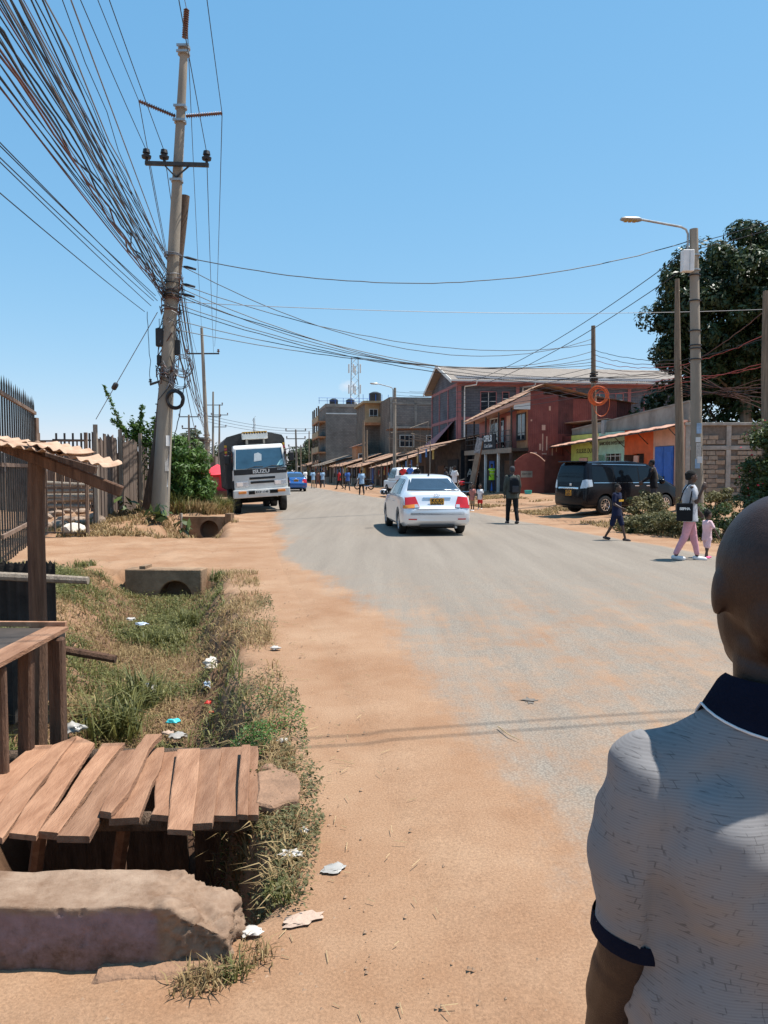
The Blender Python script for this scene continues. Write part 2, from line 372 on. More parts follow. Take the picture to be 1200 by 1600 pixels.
def H(x, y):
    x = np.asarray(x, float); y = np.asarray(y, float)
    n1 = vnoise(x, y, 0.9, 3); n2 = vnoise(x, y, 4.0, 5); n3 = vnoise(x, y, 11.0, 8)
    left = smst(0, 1.2, Ledge(y) - x)
    z = left * ((n2 - 0.5) * 0.05 + (n3 - 0.5) * 0.022) * (1 - smst(20, 40, y))
    # ditch by the roadside
    hw = np.interp(y, [2, 3, 6, 9, 13], [0.78, 0.78, 0.95, 1.05, 1.0]) + (n2 - 0.5) * 0.22
    t = x - dc(y); m = smst(2.74, 2.86, y) * (1 - smst(12.74, 12.84, y))
    tr = 1 - smst(0.48 + .22 * (1 - smst(4.8, 6.5, y)), 1.04, t / hw); tl = 1 - smst(0.35, 1.25, -t / hw)
    prof = np.where(t > 0, tr, tl); dep = np.interp(y, [2, 4.55, 5.0, 6, 9, 11, 12.5], [0.98, 0.95, 0.60, 0.58, 0.58, 0.54, 0.44])
    z = z - m * prof * (dep + (n2 - 0.5) * 0.12 + (n3 - 0.5) * 0.05)
    n6 = vnoise(x, y, 6.5, 77); n7 = vnoise(x + 3, y, 13.0, 78)
    z = z + m * prof * (1 - prof) * 4 * ((n6 - .5) * .20 + (n7 - .5) * .10)
    # bank left of ditch
    z = z + smst(1.0, 2.2, -t) * (1 - smst(2.6, 4.5, -t)) * smst(5.0, 6.5, y) * (1 - smst(11, 13, y)) * (0.10 + 0.12 * n1)
    # second ditch past the drive
    t2 = x - dc2(y); m2 = smst(18.6, 19.4, y) * (1 - smst(24.3, 24.5, y))
    z = z - m2 * (1 - smst(0.3, 1.0, np.abs(t2) / 1.0)) * (0.62 + (n2 - 0.5) * 0.15)
    # earth mound round the big pole
    z = z + 0.42 * np.exp(-(((x + 6.9) / 1.5) ** 2 + ((y - 22.2) / 2.4) ** 2)) * (0.7 + 0.6 * n2)
    # raised sandy slab behind second culvert head
    z = z + 0.16 * smst(24.3, 24.6, y) * (1 - smst(27.5, 29.5, y)) * smst(0.3, 1.5, Ledge(y) - x) * (1 - smst(5, 8, Ledge(y) - x))
    z = z - 0.15 * np.exp(-(((x + 6.1) / .55) ** 2 + ((y - 30.5) / 3.5) ** 2))
    # right verge rises
    r = x - Redge(y)
    z = z + 0.34 * smst(0.8, 7.0, r) * smst(12, 22, y) * (1 - smst(90, 140, y)) + smst(0.1, 1.0, r) * (n2 - 0.4) * 0.06 * smst(5, 10, y) * (1 - smst(45, 60, y))
    return z
def Hs(x, y): return float(H(np.array([x]), np.array([y]))[0])
def spaced(*segs):
    out = []
    for a, b, st in segs: out.append(np.arange(a, b, st))
    return np.concatenate(out)
xs = spaced((-700, -60, 40), (-60, -14, 2.0), (-14, -6, 0.25), (-6, 1, 0.07), (1, 16, 0.3), (16, 60, 2.0), (60, 701, 40))
ys = spaced((-60, -4, 4), (-4, 2.2, 0.3), (2.2, 13.2, 0.07), (13.2, 30, 0.18), (30, 60, 0.8), (60, 140, 3), (140, 1200, 40))
XX, YY = np.meshgrid(xs, ys); ZZ = H(XX, YY)
def grid_obj(name, XX, YY, ZZ, mat, attrs=None):
    ny, nx = XX.shape; V = np.stack([XX, YY, ZZ], -1).reshape(-1, 3)
    i = np.arange(ny - 1)[:, None] * nx + np.arange(nx - 1)[None, :]; F = np.stack([i, i + 1, i + nx + 1, i + nx], -1).reshape(-1, 4)
    me = bpy.data.meshes.new(name); me.vertices.add(len(V)); me.vertices.foreach_set('co', V.ravel()); n = len(F)
    me.loops.add(4 * n); me.loops.foreach_set('vertex_index', F.ravel()); me.polygons.add(n); me.polygons.foreach_set('loop_start', np.arange(0, 4 * n, 4)); me.polygons.foreach_set('loop_total', np.full(n, 4))
    me.update(calc_edges=True); me.polygons.foreach_set('use_smooth', np.ones(n, bool))
    for k, a in (attrs or {}).items(): me.attributes.new(k, 'FLOAT', 'POINT').data.foreach_set('value', a.ravel())
    me.materials.append(mat); o = bpy.data.objects.new(name, me); COL.objects.link(o); return o
# shared dirt look
def dirt_nodes(t, vec):
    n1 = t.nodes.new('ShaderNodeTexNoise'); n1.inputs['Scale'].default_value = 0.9; n1.inputs['Detail'].default_value = 8; n1.inputs['Roughness'].default_value = 0.65; t.links.new(vec, n1.inputs['Vector'])
    rp = t.nodes.new('ShaderNodeValToRGB'); rp.color_ramp.elements[0].position = 0.36; rp.color_ramp.elements[1].position = 0.66
    rp.color_ramp.elements[0].color = (*DIRT, 1); rp.color_ramp.elements[1].color = (*DIRT2, 1); t.links.new(n1.outputs['Fac'], rp.inputs['Fac'])
    n2 = t.nodes.new('ShaderNodeTexNoise'); n2.inputs['Scale'].default_value = 85; n2.inputs['Detail'].default_value = 6; n2.inputs['Roughness'].default_value = 0.7; t.links.new(vec, n2.inputs['Vector'])
    mm = t.nodes.new('ShaderNodeMapRange'); mm.inputs['From Min'].default_value = 0.3; mm.inputs['From Max'].default_value = 0.72; mm.inputs['To Min'].default_value = 0.70; mm.inputs['To Max'].default_value = 1.22; t.links.new(n2.outputs['Fac'], mm.inputs['Value'])
    ml = t.nodes.new('ShaderNodeVectorMath'); ml.operation = 'SCALE'; t.links.new(rp.outputs[0], ml.inputs[0]); t.links.new(mm.outputs[0], ml.inputs['Scale'])
    return ml.outputs[0], n2.outputs['Fac'], n1.outputs['Fac']
gm = bpy.data.materials.new('ground_dirt'); gm.use_nodes = True; t = gm.node_tree; b = t.nodes['Principled BSDF']
tc = t.nodes.new('ShaderNodeTexCoord'); c, fine, big = dirt_nodes(t, tc.outputs['Object'])
dp = t.nodes.new('ShaderNodeAttribute'); dp.attribute_name = 'damp_shade'
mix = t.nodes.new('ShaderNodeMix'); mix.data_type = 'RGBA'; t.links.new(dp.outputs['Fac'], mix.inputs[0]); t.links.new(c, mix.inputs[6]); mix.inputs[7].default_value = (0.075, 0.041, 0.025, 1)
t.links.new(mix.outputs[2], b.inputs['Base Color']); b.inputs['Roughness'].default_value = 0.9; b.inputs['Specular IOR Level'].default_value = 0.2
bp = t.nodes.new('ShaderNodeBump'); bp.inputs['Strength'].default_value = 0.5; bp.inputs['Distance'].default_value = 0.02; t.links.new(fine, bp.inputs['Height']); t.links.new(bp.outputs[0], b.inputs['Normal'])
MT['ground_dirt'] = gm
damp_shade = np.clip(smst(0.12, 0.42, -ZZ) * 0.62 + smst(.55, .75, -ZZ) * .38, 0, 1)  # darker with depth: damp ditch soil plus painted shade under the bridge
ground = grid_obj('ground', XX, YY, ZZ, gm, {'damp_shade': damp_shade}); ground['kind'] = 'structure'
# road strip: asphalt with drifted red dust
yr = spaced((-30, 0, 1.5), (0, 30, 0.35), (30, 140, 1.5), (140, 601, 20)); uu = np.linspace(0, 1, 41)
Lr, Rr = Ledge(yr), Redge(yr)
XR = Lr[:, None] + (Rr - Lr)[:, None] * uu[None, :]; YR = np.repeat(yr[:, None], 41, 1)
crown = 0.06 * (1 - (2 * uu - 1) ** 2)
ZR = np.repeat((crown[None, :] + 0.006 - 0.05 * (1 - smst(0, 0.05, uu)) - 0.05 * (1 - smst(0, 0.04, 1 - uu)))[None, 0:1, :].reshape(1, -1), len(yr), 0) + 0 * XR
dl = XR - Lr[:, None]; drr = Rr[:, None] - XR
nn = vnoise(XR, YR, 0.6, 21)
near = 1 - smst(3, 16, YR)
dustw = 0.6 + 0.55 * near + (nn - 0.5) * 0.8
dust = np.clip(1 - smst(0.25, 1, dl / np.maximum(dustw * 1.5, .3)) * 1.0, 0, 1)
dust = np.maximum(dust, 0.42 * (1 - smst(2, 8, YR)) * (1 - smst(1.0, 5.0, dl)))
dust = np.maximum(dust, .34 * (1 - smst(4, 15, YR)))
dust = np.maximum(dust, 1 - smst(0.05, 0.55, drr / (0.9 + nn)))
rm = bpy.data.materials.new('asphalt'); rm.use_nodes = True; t = rm.node_tree; b = t.nodes['Principled BSDF']
tc = t.nodes.new('ShaderNodeTexCoord'); v = tc.outputs['Object']; c, fine, big = dirt_nodes(t, v)
def noise(sc, det=6, rough=0.6, vec=None):
    n = t.nodes.new('ShaderNodeTexNoise'); n.inputs['Scale'].default_value = sc; n.inputs['Detail'].default_value = det; n.inputs['Roughness'].default_value = rough; t.links.new(vec or v, n.inputs['Vector']); return n.outputs['Fac']
def mrange(x, a, b_, c_, d):
    n = t.nodes.new('ShaderNodeMapRange'); n.inputs['From Min'].default_value = a; n.inputs['From Max'].default_value = b_; n.inputs['To Min'].default_value = c_; n.inputs['To Max'].default_value = d; t.links.new(x, n.inputs['Value']); return n.outputs[0]
mp = t.nodes.new('ShaderNodeMapping'); mp.inputs['Rotation'].default_value = (0, 0, -math.atan(0.2)); mp.inputs['Scale'].default_value = (1.6, 0.10, 1); t.links.new(v, mp.inputs['Vector'])
streak = noise(1.3, 5, 0.6, mp.outputs[0])
r1 = t.nodes.new('ShaderNodeValToRGB'); r1.color_ramp.elements[0].position = 0.3; r1.color_ramp.elements[1].position = 0.7; r1.color_ramp.elements[0].color = (0.215, 0.180, 0.145, 1); r1.color_ramp.elements[1].color = (0.275, 0.234, 0.189, 1); t.links.new(streak, r1.inputs[0])
vo = t.nodes.new('ShaderNodeTexVoronoi'); vo.inputs['Scale'].default_value = 70; t.links.new(v, vo.inputs['Vector'])
ag = mrange(vo.outputs['Distance'], 0.08, 0.7, 1.2, 0.75)
ml = t.nodes.new('ShaderNodeVectorMath'); ml.operation = 'SCALE'; t.links.new(r1.outputs[0], ml.inputs[0]); t.links.new(ag, ml.inputs['Scale'])
at = t.nodes.new('ShaderNodeAttribute'); at.attribute_name = 'dust'
mp2 = t.nodes.new('ShaderNodeMapping'); mp2.inputs['Rotation'].default_value = (0, 0, -math.atan(0.2)); mp2.inputs['Scale'].default_value = (3.2, 0.22, 1); t.links.new(v, mp2.inputs['Vector'])
dsum = t.nodes.new('ShaderNodeMath'); dsum.operation = 'ADD'; t.links.new(mrange(noise(1.6, 10, 0.75), 0.3, 0.7, -0.34, 0.34), dsum.inputs[0]); t.links.new(mrange(noise(1.0, 8, 0.7, mp2.outputs[0]), 0.3, 0.7, -0.26, 0.26), dsum.inputs[1]); dn = dsum.outputs[0]
ad = t.nodes.new('ShaderNodeMath'); ad.operation = 'ADD'; ad.use_clamp = True; t.links.new(at.outputs['Fac'], ad.inputs[0])
dm = t.nodes.new('ShaderNodeMath'); dm.operation = 'MULTIPLY'; t.links.new(dn, dm.inputs[0]); t.links.new(mrange(at.outputs['Fac'], 0.0, 0.25, 0.25, 1.0), dm.inputs[1]); t.links.new(dm.outputs[0], ad.inputs[1])
shp = t.nodes.new('ShaderNodeMapRange'); shp.interpolation_type = 'SMOOTHSTEP'; shp.inputs['From Min'].default_value = .02; shp.inputs['From Max'].default_value = .82; t.links.new(ad.outputs[0], shp.inputs['Value'])
mix = t.nodes.new('ShaderNodeMix'); mix.data_type = 'RGBA'; t.links.new(shp.outputs[0], mix.inputs[0]); t.links.new(ml.outputs[0], mix.inputs[6]); t.links.new(c, mix.inputs[7])
t.links.new(mix.outputs[2], b.inputs['Base Color']); b.inputs['Roughness'].default_value = 0.88; b.inputs['Specular IOR Level'].default_value = 0.2
bp = t.nodes.new('ShaderNodeBump'); bp.inputs['Strength'].default_value = 0.5; bp.inputs['Distance'].default_value = 0.02
hmx = t.nodes.new('ShaderNodeMix'); hmx.data_type = 'FLOAT'; t.links.new(ad.outputs[0], hmx.inputs[0]); t.links.new(mrange(vo.outputs['Distance'], 0, 1, .55, .05), hmx.inputs[2]); t.links.new(fine, hmx.inputs[3]); t.links.new(hmx.outputs[0], bp.inputs['Height'])
t.links.new(bp.outputs[0], b.inputs['Normal']); MT['asphalt'] = rm
road = grid_obj('road', XR, YR, ZR, rm, {'dust': dust}); road['kind'] = 'structure'
def road_z(x, y):
    l, r = float(Ledge(y)), float(Redge(y)); u = (x - l) / (r - l)
    if 0 <= u <= 1: return 0.06 * (1 - (2 * u - 1) ** 2) + 0.006
    return Hs(x, y)
# ------------------------------------------------------------------ left side: poles
def shed_stack(p0, p1, core, shed, n):
    p0 = Vector(p0); p1 = Vector(p1); pts = []; rad = []
    for i in range(n):
        for f, r in ((0.0, core), (0.3, core), (0.38, shed), (0.55, shed * 0.9), (0.7, core)):
            pts.append(p0.lerp(p1, (i + f) / n)); rad.append(r)
    pts.append(p1); rad.append(core)
    return MB().tube(pts, rad, 8)
def pin_ins(p, s=1.0):
    p = Vector(p); return MB().tube([p, p + Vector((0, 0, .06 * s)), p + Vector((0, 0, .07 * s)), p + Vector((0, 0, .12 * s)), p + Vector((0, 0, .13 * s)), p + Vector((0, 0, .17 * s)), p + Vector((0, 0, .18 * s)), p + Vector((0, 0, .26 * s))], [.03 * s, .03 * s, .10 * s, .11 * s, .05 * s, .05 * s, .085 * s, .07 * s], 10)
YP = 22.0
pb = Q(250, 822, YP); pb.z = Hs(pb.x, pb.y) - 0.1; ptop = Q(288, 72, YP)
pole = thing('utility_pole', 'tall leaning concrete utility pole wrapped in tangled cables, beside the ditch', 'utility pole', pb)
MB().tube([pb.lerp(ptop, i / 10) for i in range(11)], [0.26 - 0.155 * (i / 10) ** 0.8 for i in range(11)], 20).obj('shaft', 'pole_concrete', pole, True, True)
def onp(py, dx=0.0, dy=0.0):
    f = (py - 822) / (72 - 822); p = pb.lerp(ptop, f); return p + Vector((dx, dy, 0))
for py in (75, 84, 168, 190, 283):
    c = onp(py); MB().cyl(c - Vector((0, 0, .035)), c + Vector((0, 0, .035)), .17, .17, 14).obj('clamp', 'galv', pole, True, True)
    MB().box(c + Vector((0, -.16, 0)), (.34, .05, .06)).obj('clamp_bolt', 'galv', pole, False, True)
top0 = onp(60); tip = Q(291.5, 14, YP)
shed_stack(top0, tip, .045, .085, 13).obj('top_insulator', 'insulator', pole, True, True)
insL0 = onp(181, -.15); insL = Q(217, 158, YP - .1); insR0 = onp(181, .15); insR = Q(347, 177, YP)
shed_stack(insL0, insL, .035, .065, 16).obj('side_insulator', 'insulator', pole, True, True)
shed_stack(insR0, insR, .035, .065, 16).obj('side_insulator', 'insulator', pole, True, True)
ca, cb = Q(227, 255, YP - .25), Q(326, 258, YP - .25)
MB().beam(ca, cb, .10, .10).obj('crossarm', 'dark_steel', pole, False, True)
for e, f in ((.28, 1), (.72, 1)):
    MB().beam(ca.lerp(cb, e), onp(280, 0, -.15), .04, .03).obj('arm_brace', 'dark_steel', pole, False, True)
PINS = []
for e in (.02, .30, .97):
    p = ca.lerp(cb, e) + Vector((0, 0, .05)); pin_ins(p, 1.25).obj('pin_insulator', 'black_plastic', pole, True, True); PINS.append(p + Vector((0, 0, .3)))
# boxes and strapped gear on the shaft
for py, dx, dy, sz in ((533, -.24, -.08, (.22, .2, .5)), (548, .24, .05, (.16, .2, .42)), (570, -.22, -.1, (.12, .14, .3))):
    MB().box(onp(py, dx, dy), sz, (0, 0, .2)).obj('junction_box', 'black_plastic', pole, False, True, bevel=.02)
for i in range(16):
    py = rnd.uniform(392, 520); c = onp(py); MB().ring(c, (rnd.uniform(-.25, .25), rnd.uniform(-.25, .25), 1), .215 + rnd.uniform(0, .03), rnd.uniform(.008, .02), 22, 5).obj('cable_wrap', rnd.choice(['cable_black', 'cable_brown', 'cable_grey', 'cable_brown']), pole, True, True)
for i in range(34):     # loose tangles against the shaft
    py = rnd.uniform(425, 520) if i < 22 else rnd.uniform(560, 590); a0 = rnd.uniform(0, 6.28); pts = []
    for k in range(9):
        a = a0 + k * rnd.uniform(.15, .5); r = .24 + rnd.uniform(0, .09); c = onp(py + k * rnd.uniform(-1, 7)); pts.append(c + Vector((math.cos(a) * r, math.sin(a) * r, rnd.uniform(-.08, .08))))
    MB().tube(pts, rnd.uniform(.007, .016), 5).obj('loose_cable', rnd.choice(['cable_black', 'cable_brown', 'cable_brown', 'cable_grey']), pole, True, True)
def coil(label, c, axis, Rr, turns, r, mat, loop=1.0):
    mb = MB()
    for i in range(turns): mb.ring(Vector(c) + Vector((rnd.uniform(-.04, .04), rnd.uniform(-.05, .05), rnd.uniform(-.05, .05))), (axis[0] + rnd.uniform(-.12, .12), axis[1], axis[2] + rnd.uniform(-.15, .15)), Rr * rnd.uniform(.88, 1.08), r, 30, 5)
    o = mb.obj('cable_coil', mat, None, True); return tag(o, label, 'cable coil')
coil('thin grey cable loops hanging right of the big concrete pole', Q(284, 573, 21.8), (.15, 1, .1), .3, 4, .011, 'cable_grey')
coil('smaller grey cable loop below the other loops on the concrete pole', Q(281, 592, 21.75), (-.1, 1, .1), .26, 3, .011, 'cable_grey')
coil('thick black conduit coil strapped to the concrete pole', Q(273, 625, 21.8), (.05, 1, .1), .24, 3, .035, 'black_plastic')
br = Q(234, 601, 21.9); MB().beam(br, onp(601, -.1), .07, .06).obj('bracket_arm', 'dark_steel', pole, False, True); pin_ins(br + Vector((.02, 0, .03)), .5).obj('pin_insulator', 'black_plastic', pole, True, True)
for i in range(3): MB().box(onp(640 + i * 14, -.24, -.02), (.08, .05, .03)).obj('climbing_step', 'dark_steel', pole, False, True)
MB().tube([onp(600 + i * 20, .21, -.12) for i in range(11)], .012, 5).obj('ground_wire', 'cable_grey', pole, True, True)
for py, hh, mt in ((700, .3, 'white_paint'), (735, .5, 'plastic_white'), (765, .35, 'white_paint')):
    c = onp(py, .165, -.155); MB().box(c, (.12, .012, hh), (0, 0, .72)).obj('torn_poster', mt, pole, False, True)
wb = Q(236, 815, 22.75); wb.z = Hs(wb.x, wb.y) - .1; wt = Q(289, 306, 22.9)
o = MB().tube([wb.lerp(wt, i / 8) + Vector((math.sin(i) * .02, 0, 0)) for i in range(9)], [.30, .24, .19, .17, .16, .15, .14, .13, .12], 14).obj('wooden_pole', 'old_wood', None, True, origin=wb)
tag(o, 'dark weathered wooden pole leaning behind the big concrete pole', 'pole')
# ivy trunk stubs on the old pole
PREV = Vector((1.2, -23.0, 0))
def wire(a, b, sag, r, mat, label, group=None, n=26, wig=0.0, name='overhead_cable', cat='cable'):
    a = Vector(a); b = Vector(b); pts = []
    for i in range(n + 1):
        t = i / n; p = a.lerp(b, t); p.z -= sag * 4 * t * (1 - t)
        if wig and 0 < i < n: p += Vector((rnd.gauss(0, wig), 0, rnd.gauss(0, wig)))
        pts.append(p)
    o = MB().tube(pts, r, 5).obj(name, mat, None, True, origin=a); return tag(o, label, cat, group)
# pole behind the viewer that carries the lines onward
pv = thing('utility_pole', 'concrete utility pole that carries the overhead bundle, out of view', 'utility pole', PREV)
MB().tube([PREV, PREV + Vector((0, 0, 14))], [.24, .12], 14).obj('shaft', 'pole_concrete', pv, True, True)
MB().beam(PREV + Vector((-1.3, 0, 11.2)), PREV + Vector((1.3, 0, 11.2)), .1, .1).obj('crossarm', 'dark_steel', pv, False, True)
BL = 'cable in the thick bundle sweeping overhead from the big concrete pole'
for i in range(30):
    py = rnd.uniform(392, 470); s = onp(py, rnd.uniform(-.28, -.1), rnd.uniform(-.2, .15)); e = PREV + Vector((rnd.uniform(-2.4, 1.3), rnd.uniform(-1, 1), s.z + rnd.uniform(-.4, 1.5)))
    wire(s, e, rnd.uniform(.1, .75), rnd.choice([.007, .009, .011, .013]), rnd.choice(['cable_black', 'cable_black', 'cable_black', 'cable_brown', 'cable_grey']), BL, 'bundled overhead cables', 30, rnd.choice([0, 0, .01, .02]))
for i in range(5):     # thick twisted trunks of the bundle
    s = onp(440 + i * 7, -.2); e = PREV + Vector((-1.5 + i * .2, 0, s.z + .6)); w1 = .03
    wire(s, e, .35 + .06 * i, .016, rnd.choice(['cable_brown', 'cable_black']), BL, 'bundled overhead cables', 60, .03)
for i, (px, py, yy, zz, sg) in enumerate(((226, 487, 22, 5.6, .55), (240, 470, 22, 5.9, .5), (243, 462, 22, 6.2, .55), (246, 470, 22, 6.0, .3), (236, 478, 22, 6.3, .4))):
    wire(Q(px, py, 21.9), PREV + Vector((-2.6 - .1 * i, 0, zz)), sg, .009, 'cable_black', 'thin separate cable hanging lower than the big bundle at upper edge', 'thin low cables', 30)
P2b = Q(326, 728, 71); P2b.z = 0; P2t = Q(315, 512, 71)
# power lines over the insulators
ends = []
for k, (ins, hx, hz, lab) in enumerate(((tip, 0, 13.9, 'bare power line running over the tip of the big concrete pole'), (insL, -1.3, 12.2, 'bare power line held by the long insulator on the pole nearest the bundle'), (insR, 1.3, 12.2, 'bare power line held by the long insulator on the road side of the pole'),
                                         (PINS[0], -1.2, 11.4, 'power line over the outer pin insulator on the steel crossarm'), (PINS[1], -.5, 11.4, 'power line over the middle pin insulator on the steel crossarm'), (PINS[2], 1.2, 11.4, 'power line over the road side pin insulator on the steel crossarm'))):
    wire(ins, PREV + Vector((hx, 0, hz)), .9, .010, 'cable_grey' if k == 0 else 'cable_black', lab, None, 30, name='power_line', cat='power line')
    q = P2t + Vector((hx * .9, 0, hz - 13.9 if k < 3 else -2.3)); wire(ins, q, .9, .012, 'cable_black', lab.replace('running over', 'leading away from').replace('held by', 'leading away from').replace('over the', 'leading away from the'), None, 30, name='power_line', cat='power line')
# guy wire with its egg insulator
ga = Q(246, 488, 21.8); gb = Q(150, 655, 25.5); g = thing('guy_wire', 'steel guy wire slanting from the concrete pole down behind the fence', 'guy wire', gb)
MB().cyl(ga, gb, .012, .012, 5).obj('strand', 'cable_grey', g, True, True); gi = ga.lerp(gb, .63); MB().tube([gi, gi.lerp(gb, .02), gi.lerp(gb, .12), gi.lerp(gb, .14)], [.03, .085, .085, .03], 8).obj('strain_insulator', 'black_plastic', g, True, True)
wire(Q(230, 487, 21.9), br + Vector((.02, 0, .1)), .02, .009, 'cable_black', 'thin cable dropping straight down to the bracket on the concrete pole', None, 10, .01)
wire(Q(296, 560, 21.7), Q(270, 700, 21.75), -.03, .013, 'cable_black', 'black drop cable hanging beside the concrete pole shaft', None, 14, .012)
# far poles along the same line
def far_pole(base, top, r0, r1, label, arms=(), mat='pole_concrete'):
    p = thing('utility_pole', label, 'utility pole', base); base = Vector(base); top = Vector(top)
    MB().tube([base, base.lerp(top, .5), top], [r0, (r0 + r1) / 2, r1], 12).obj('shaft', mat, p, True, True)
    for f, wd in arms:
        c = base.lerp(top, f); MB().beam(c - Vector((wd, 0, 0)), c + Vector((wd, 0, 0)), .12, .12).obj('crossarm', 'dark_steel', p, False, True)
        for s in (-1, 0, 1):
            if s or f > .97: pin_ins(c + Vector((s * wd * .95, 0, .06)), 1.3).obj('pin_insulator', 'insulator', p, True, True)
    return p
p2 = far_pole(P2b, P2t, .24, .13, 'concrete utility pole farther along the verge with one crossarm', ((.84, 1.5),))
for i in range(7):
    a = rnd.uniform(0, 6); c = P2b.lerp(P2t, rnd.uniform(.15, .34)); MB().ring(c, (rnd.uniform(-.3, .3), .1, 1), .3, .03, 16, 5).obj('cable_wrap', 'cable_brown', p2, True, True)
P3b = Vector((-28.5, 128, 0)); far_pole(P3b, Q(333, 612, 128), .24, .14, 'distant concrete pole with two crossarms, between the trucks and shrub', ((.85, 1.6), (.72, 1.3)))
P4b = Vector((Q(342, 735, 145).x, 145, 0)); far_pole(P4b, Q(343, 632, 145), .24, .14, 'distant pole just left of the truck canopy, slightly shorter one', ((.86, 1.6), (.7, 1.3)))
P5b = Vector((Q(296, 735, 100).x, 100, 0)); far_pole(P5b, Q(295, 648, 100), .2, .12, 'dark distant pole with crossarm in front of the hazy tree', ((.97, 1.3), (.8, .9)), 'grey_wood')
for i in range(12):
    s = onp(rnd.uniform(430, 560), .22, .1); e = P2b.lerp(P2t, rnd.uniform(.25, .5)) + Vector((rnd.uniform(-.3, .3), 0, 0))
    wire(s, e, rnd.uniform(.5, 1.6), rnd.choice([.010, .014]), rnd.choice(['cable_black', 'cable_black', 'cable_brown']), 'telephone cable running from the big pole to the next pole along', 'telephone cables along the verge', 26)
for i in range(8):
    s = P2b.lerp(P2t, .25 + .03 * i); e = P3b + Vector((0, 0, 5 + .3 * i)); wire(s, e, 1.2, .016, 'cable_black', 'faint cable between the second and third distant poles', 'distant cables', 16)
# ------------------------------------------------------------------ yard fence, gate, boards
fa, fb = Vector((-6.62, 13.2, 0)), Vector((-8.30, 18.3, 0))
fence = thing('palisade_fence', 'tall dark steel palisade fence with pointed pickets and rusty rails', 'fence', fa)
nf = 19; dfv = (fb - fa); rail = MB()
for i in range(nf):
    p = fa.lerp(fb, i / (nf - 1)); p.z = Hs(p.x, p.y) - .05; h = 3.42 + rnd.uniform(-.04, .04); a, bb = dfv.normalized(), Vector((0, 0, 1))
    mb = MB(); w2 = .038; sn = a.cross(bb)
    P = [p - a * w2 - sn * .012, p + a * w2 - sn * .012, p + a * w2 + sn * .012, p - a * w2 + sn * .012]; mb.hexa(P + [q + Vector((0, 0, h - .16)) for q in P])
    tipv = p + Vector((0, 0, h)); o4 = [q + Vector((0, 0, h - .16)) for q in P]; mb.add(o4 + [tipv], [(0, 1, 4), (1, 2, 4), (2, 3, 4), (3, 0, 4)])
    mb.obj('picket', 'dark_steel', fence, False, True)
for z in (.5, 1.75, 3.0):
    MB().beam(fa + Vector((.03, .02, z)), fb + Vector((.03, .02, z)), .05, .07).obj('rail', 'rust_steel', fence, False, True)
MB().box(fb + Vector((-.02, .08, 1.45)), (.14, .14, 2.9)).obj('post', 'rust_steel', fence, False, True)
gt = thing('yard_gate', 'open barred steel yard gate beside the dusty driveway', 'gate', (-8.1, 18.9, 0))
g0, g1 = Q(62, 840, 18.9), Q(136, 840, 18.7); g0.z = g1.z = .12; up = Vector((0, 0, 1))
for i in range(7): p = g0.lerp(g1, i / 6.0); MB().beam(p, p + up * 2.25, .03, .03).obj('bar', 'rust_steel', gt, False, True)
for z in (0, 1.1, 2.25): MB().beam(g0 + up * z, g1 + up * z, .045, .04).obj('rail', 'rust_steel', gt, False, True)
for i in (0, 6): p = g0.lerp(g1, i / 6.0); MB().beam(p + Vector((0, .05, -.1)), p + Vector((0, .05, 2.45)), .07, .07).obj('stile', 'rust_steel', gt, False, True)
# second gate leaf folded inwards
gt2 = thing('yard_gate', 'second steel gate leaf swung back into the rubble yard', 'gate', (-8.9, 21, 0))
for i in range(5): MB().beam(Vector((-9.1 - .3 * i, 20.6 + .25 * i, .1)), Vector((-9.1 - .3 * i, 20.6 + .25 * i, 2.3)), .03, .03).obj('bar', 'rust_steel', gt2, False, True)
for z in (.2, 1.2, 2.3): MB().beam(Vector((-9.0, 20.5, z)), Vector((-10.4, 21.7, z)), .05, .04).obj('rail', 'rust_steel', gt2, False, True)
M('rust_board', (0.095, 0.062, 0.045), 0.9, 0.35, 3, 0.4, 20, stretch=(5, 5, .5), col2=(0.175, 0.13, 0.10))
M('rust_board_b', (0.14, 0.10, 0.078), 0.9, 0.35, 3, 0.4, 20, stretch=(5, 5, .5))
bf = thing('board_fence', 'brown weathered board fence running back from the gate to the shrub', 'fence', (-7.6, 20, 0))
b0, b1 = Q(146, 800, 20.2), Q(243, 790, 27.5); b0.z = b1.z = 0; nbd = 30; db = (b1 - b0).normalized(); sb = Vector((-db.y, db.x, 0))
for i in range(nbd):
    p = b0.lerp(b1, (i + .5) / nbd); wd = (b1 - b0).length / nbd * .47; h = 2.62 + rnd.uniform(-.16, .1); p = p + sb * rnd.uniform(-.03, .03); zb = Hs(p.x, p.y) - .05
    P = [p - db * wd - sb * .012, p + db * wd - sb * .012, p + db * wd + sb * .012, p - db * wd + sb * .012]; P = [Vector((q.x, q.y, zb)) for q in P]; sl = rnd.uniform(-.05, .05)
    T = [Vector((q.x, q.y, h + (sl if k in (0, 3) else -sl))) for k, q in enumerate(P)]
    MB().hexa(P + T).obj('board', rnd.choice(['rust_board', 'rust_board', 'rust_board_b']), bf, False, True)
for z in (.7, 1.9): MB().beam(b0 + sb * .06 + up * z, b1 + sb * .06 + up * z, .06, .08).obj('rail', 'old_wood', bf, False, True)
for f in (0.0, .33, .66, 1.0):
    p = b0.lerp(b1, f) - sb * .09; MB().beam(Vector((p.x, p.y, -.1)), Vector((p.x, p.y, 2.85)), .09, .09).obj('post', 'grey_wood', bf, False, True)
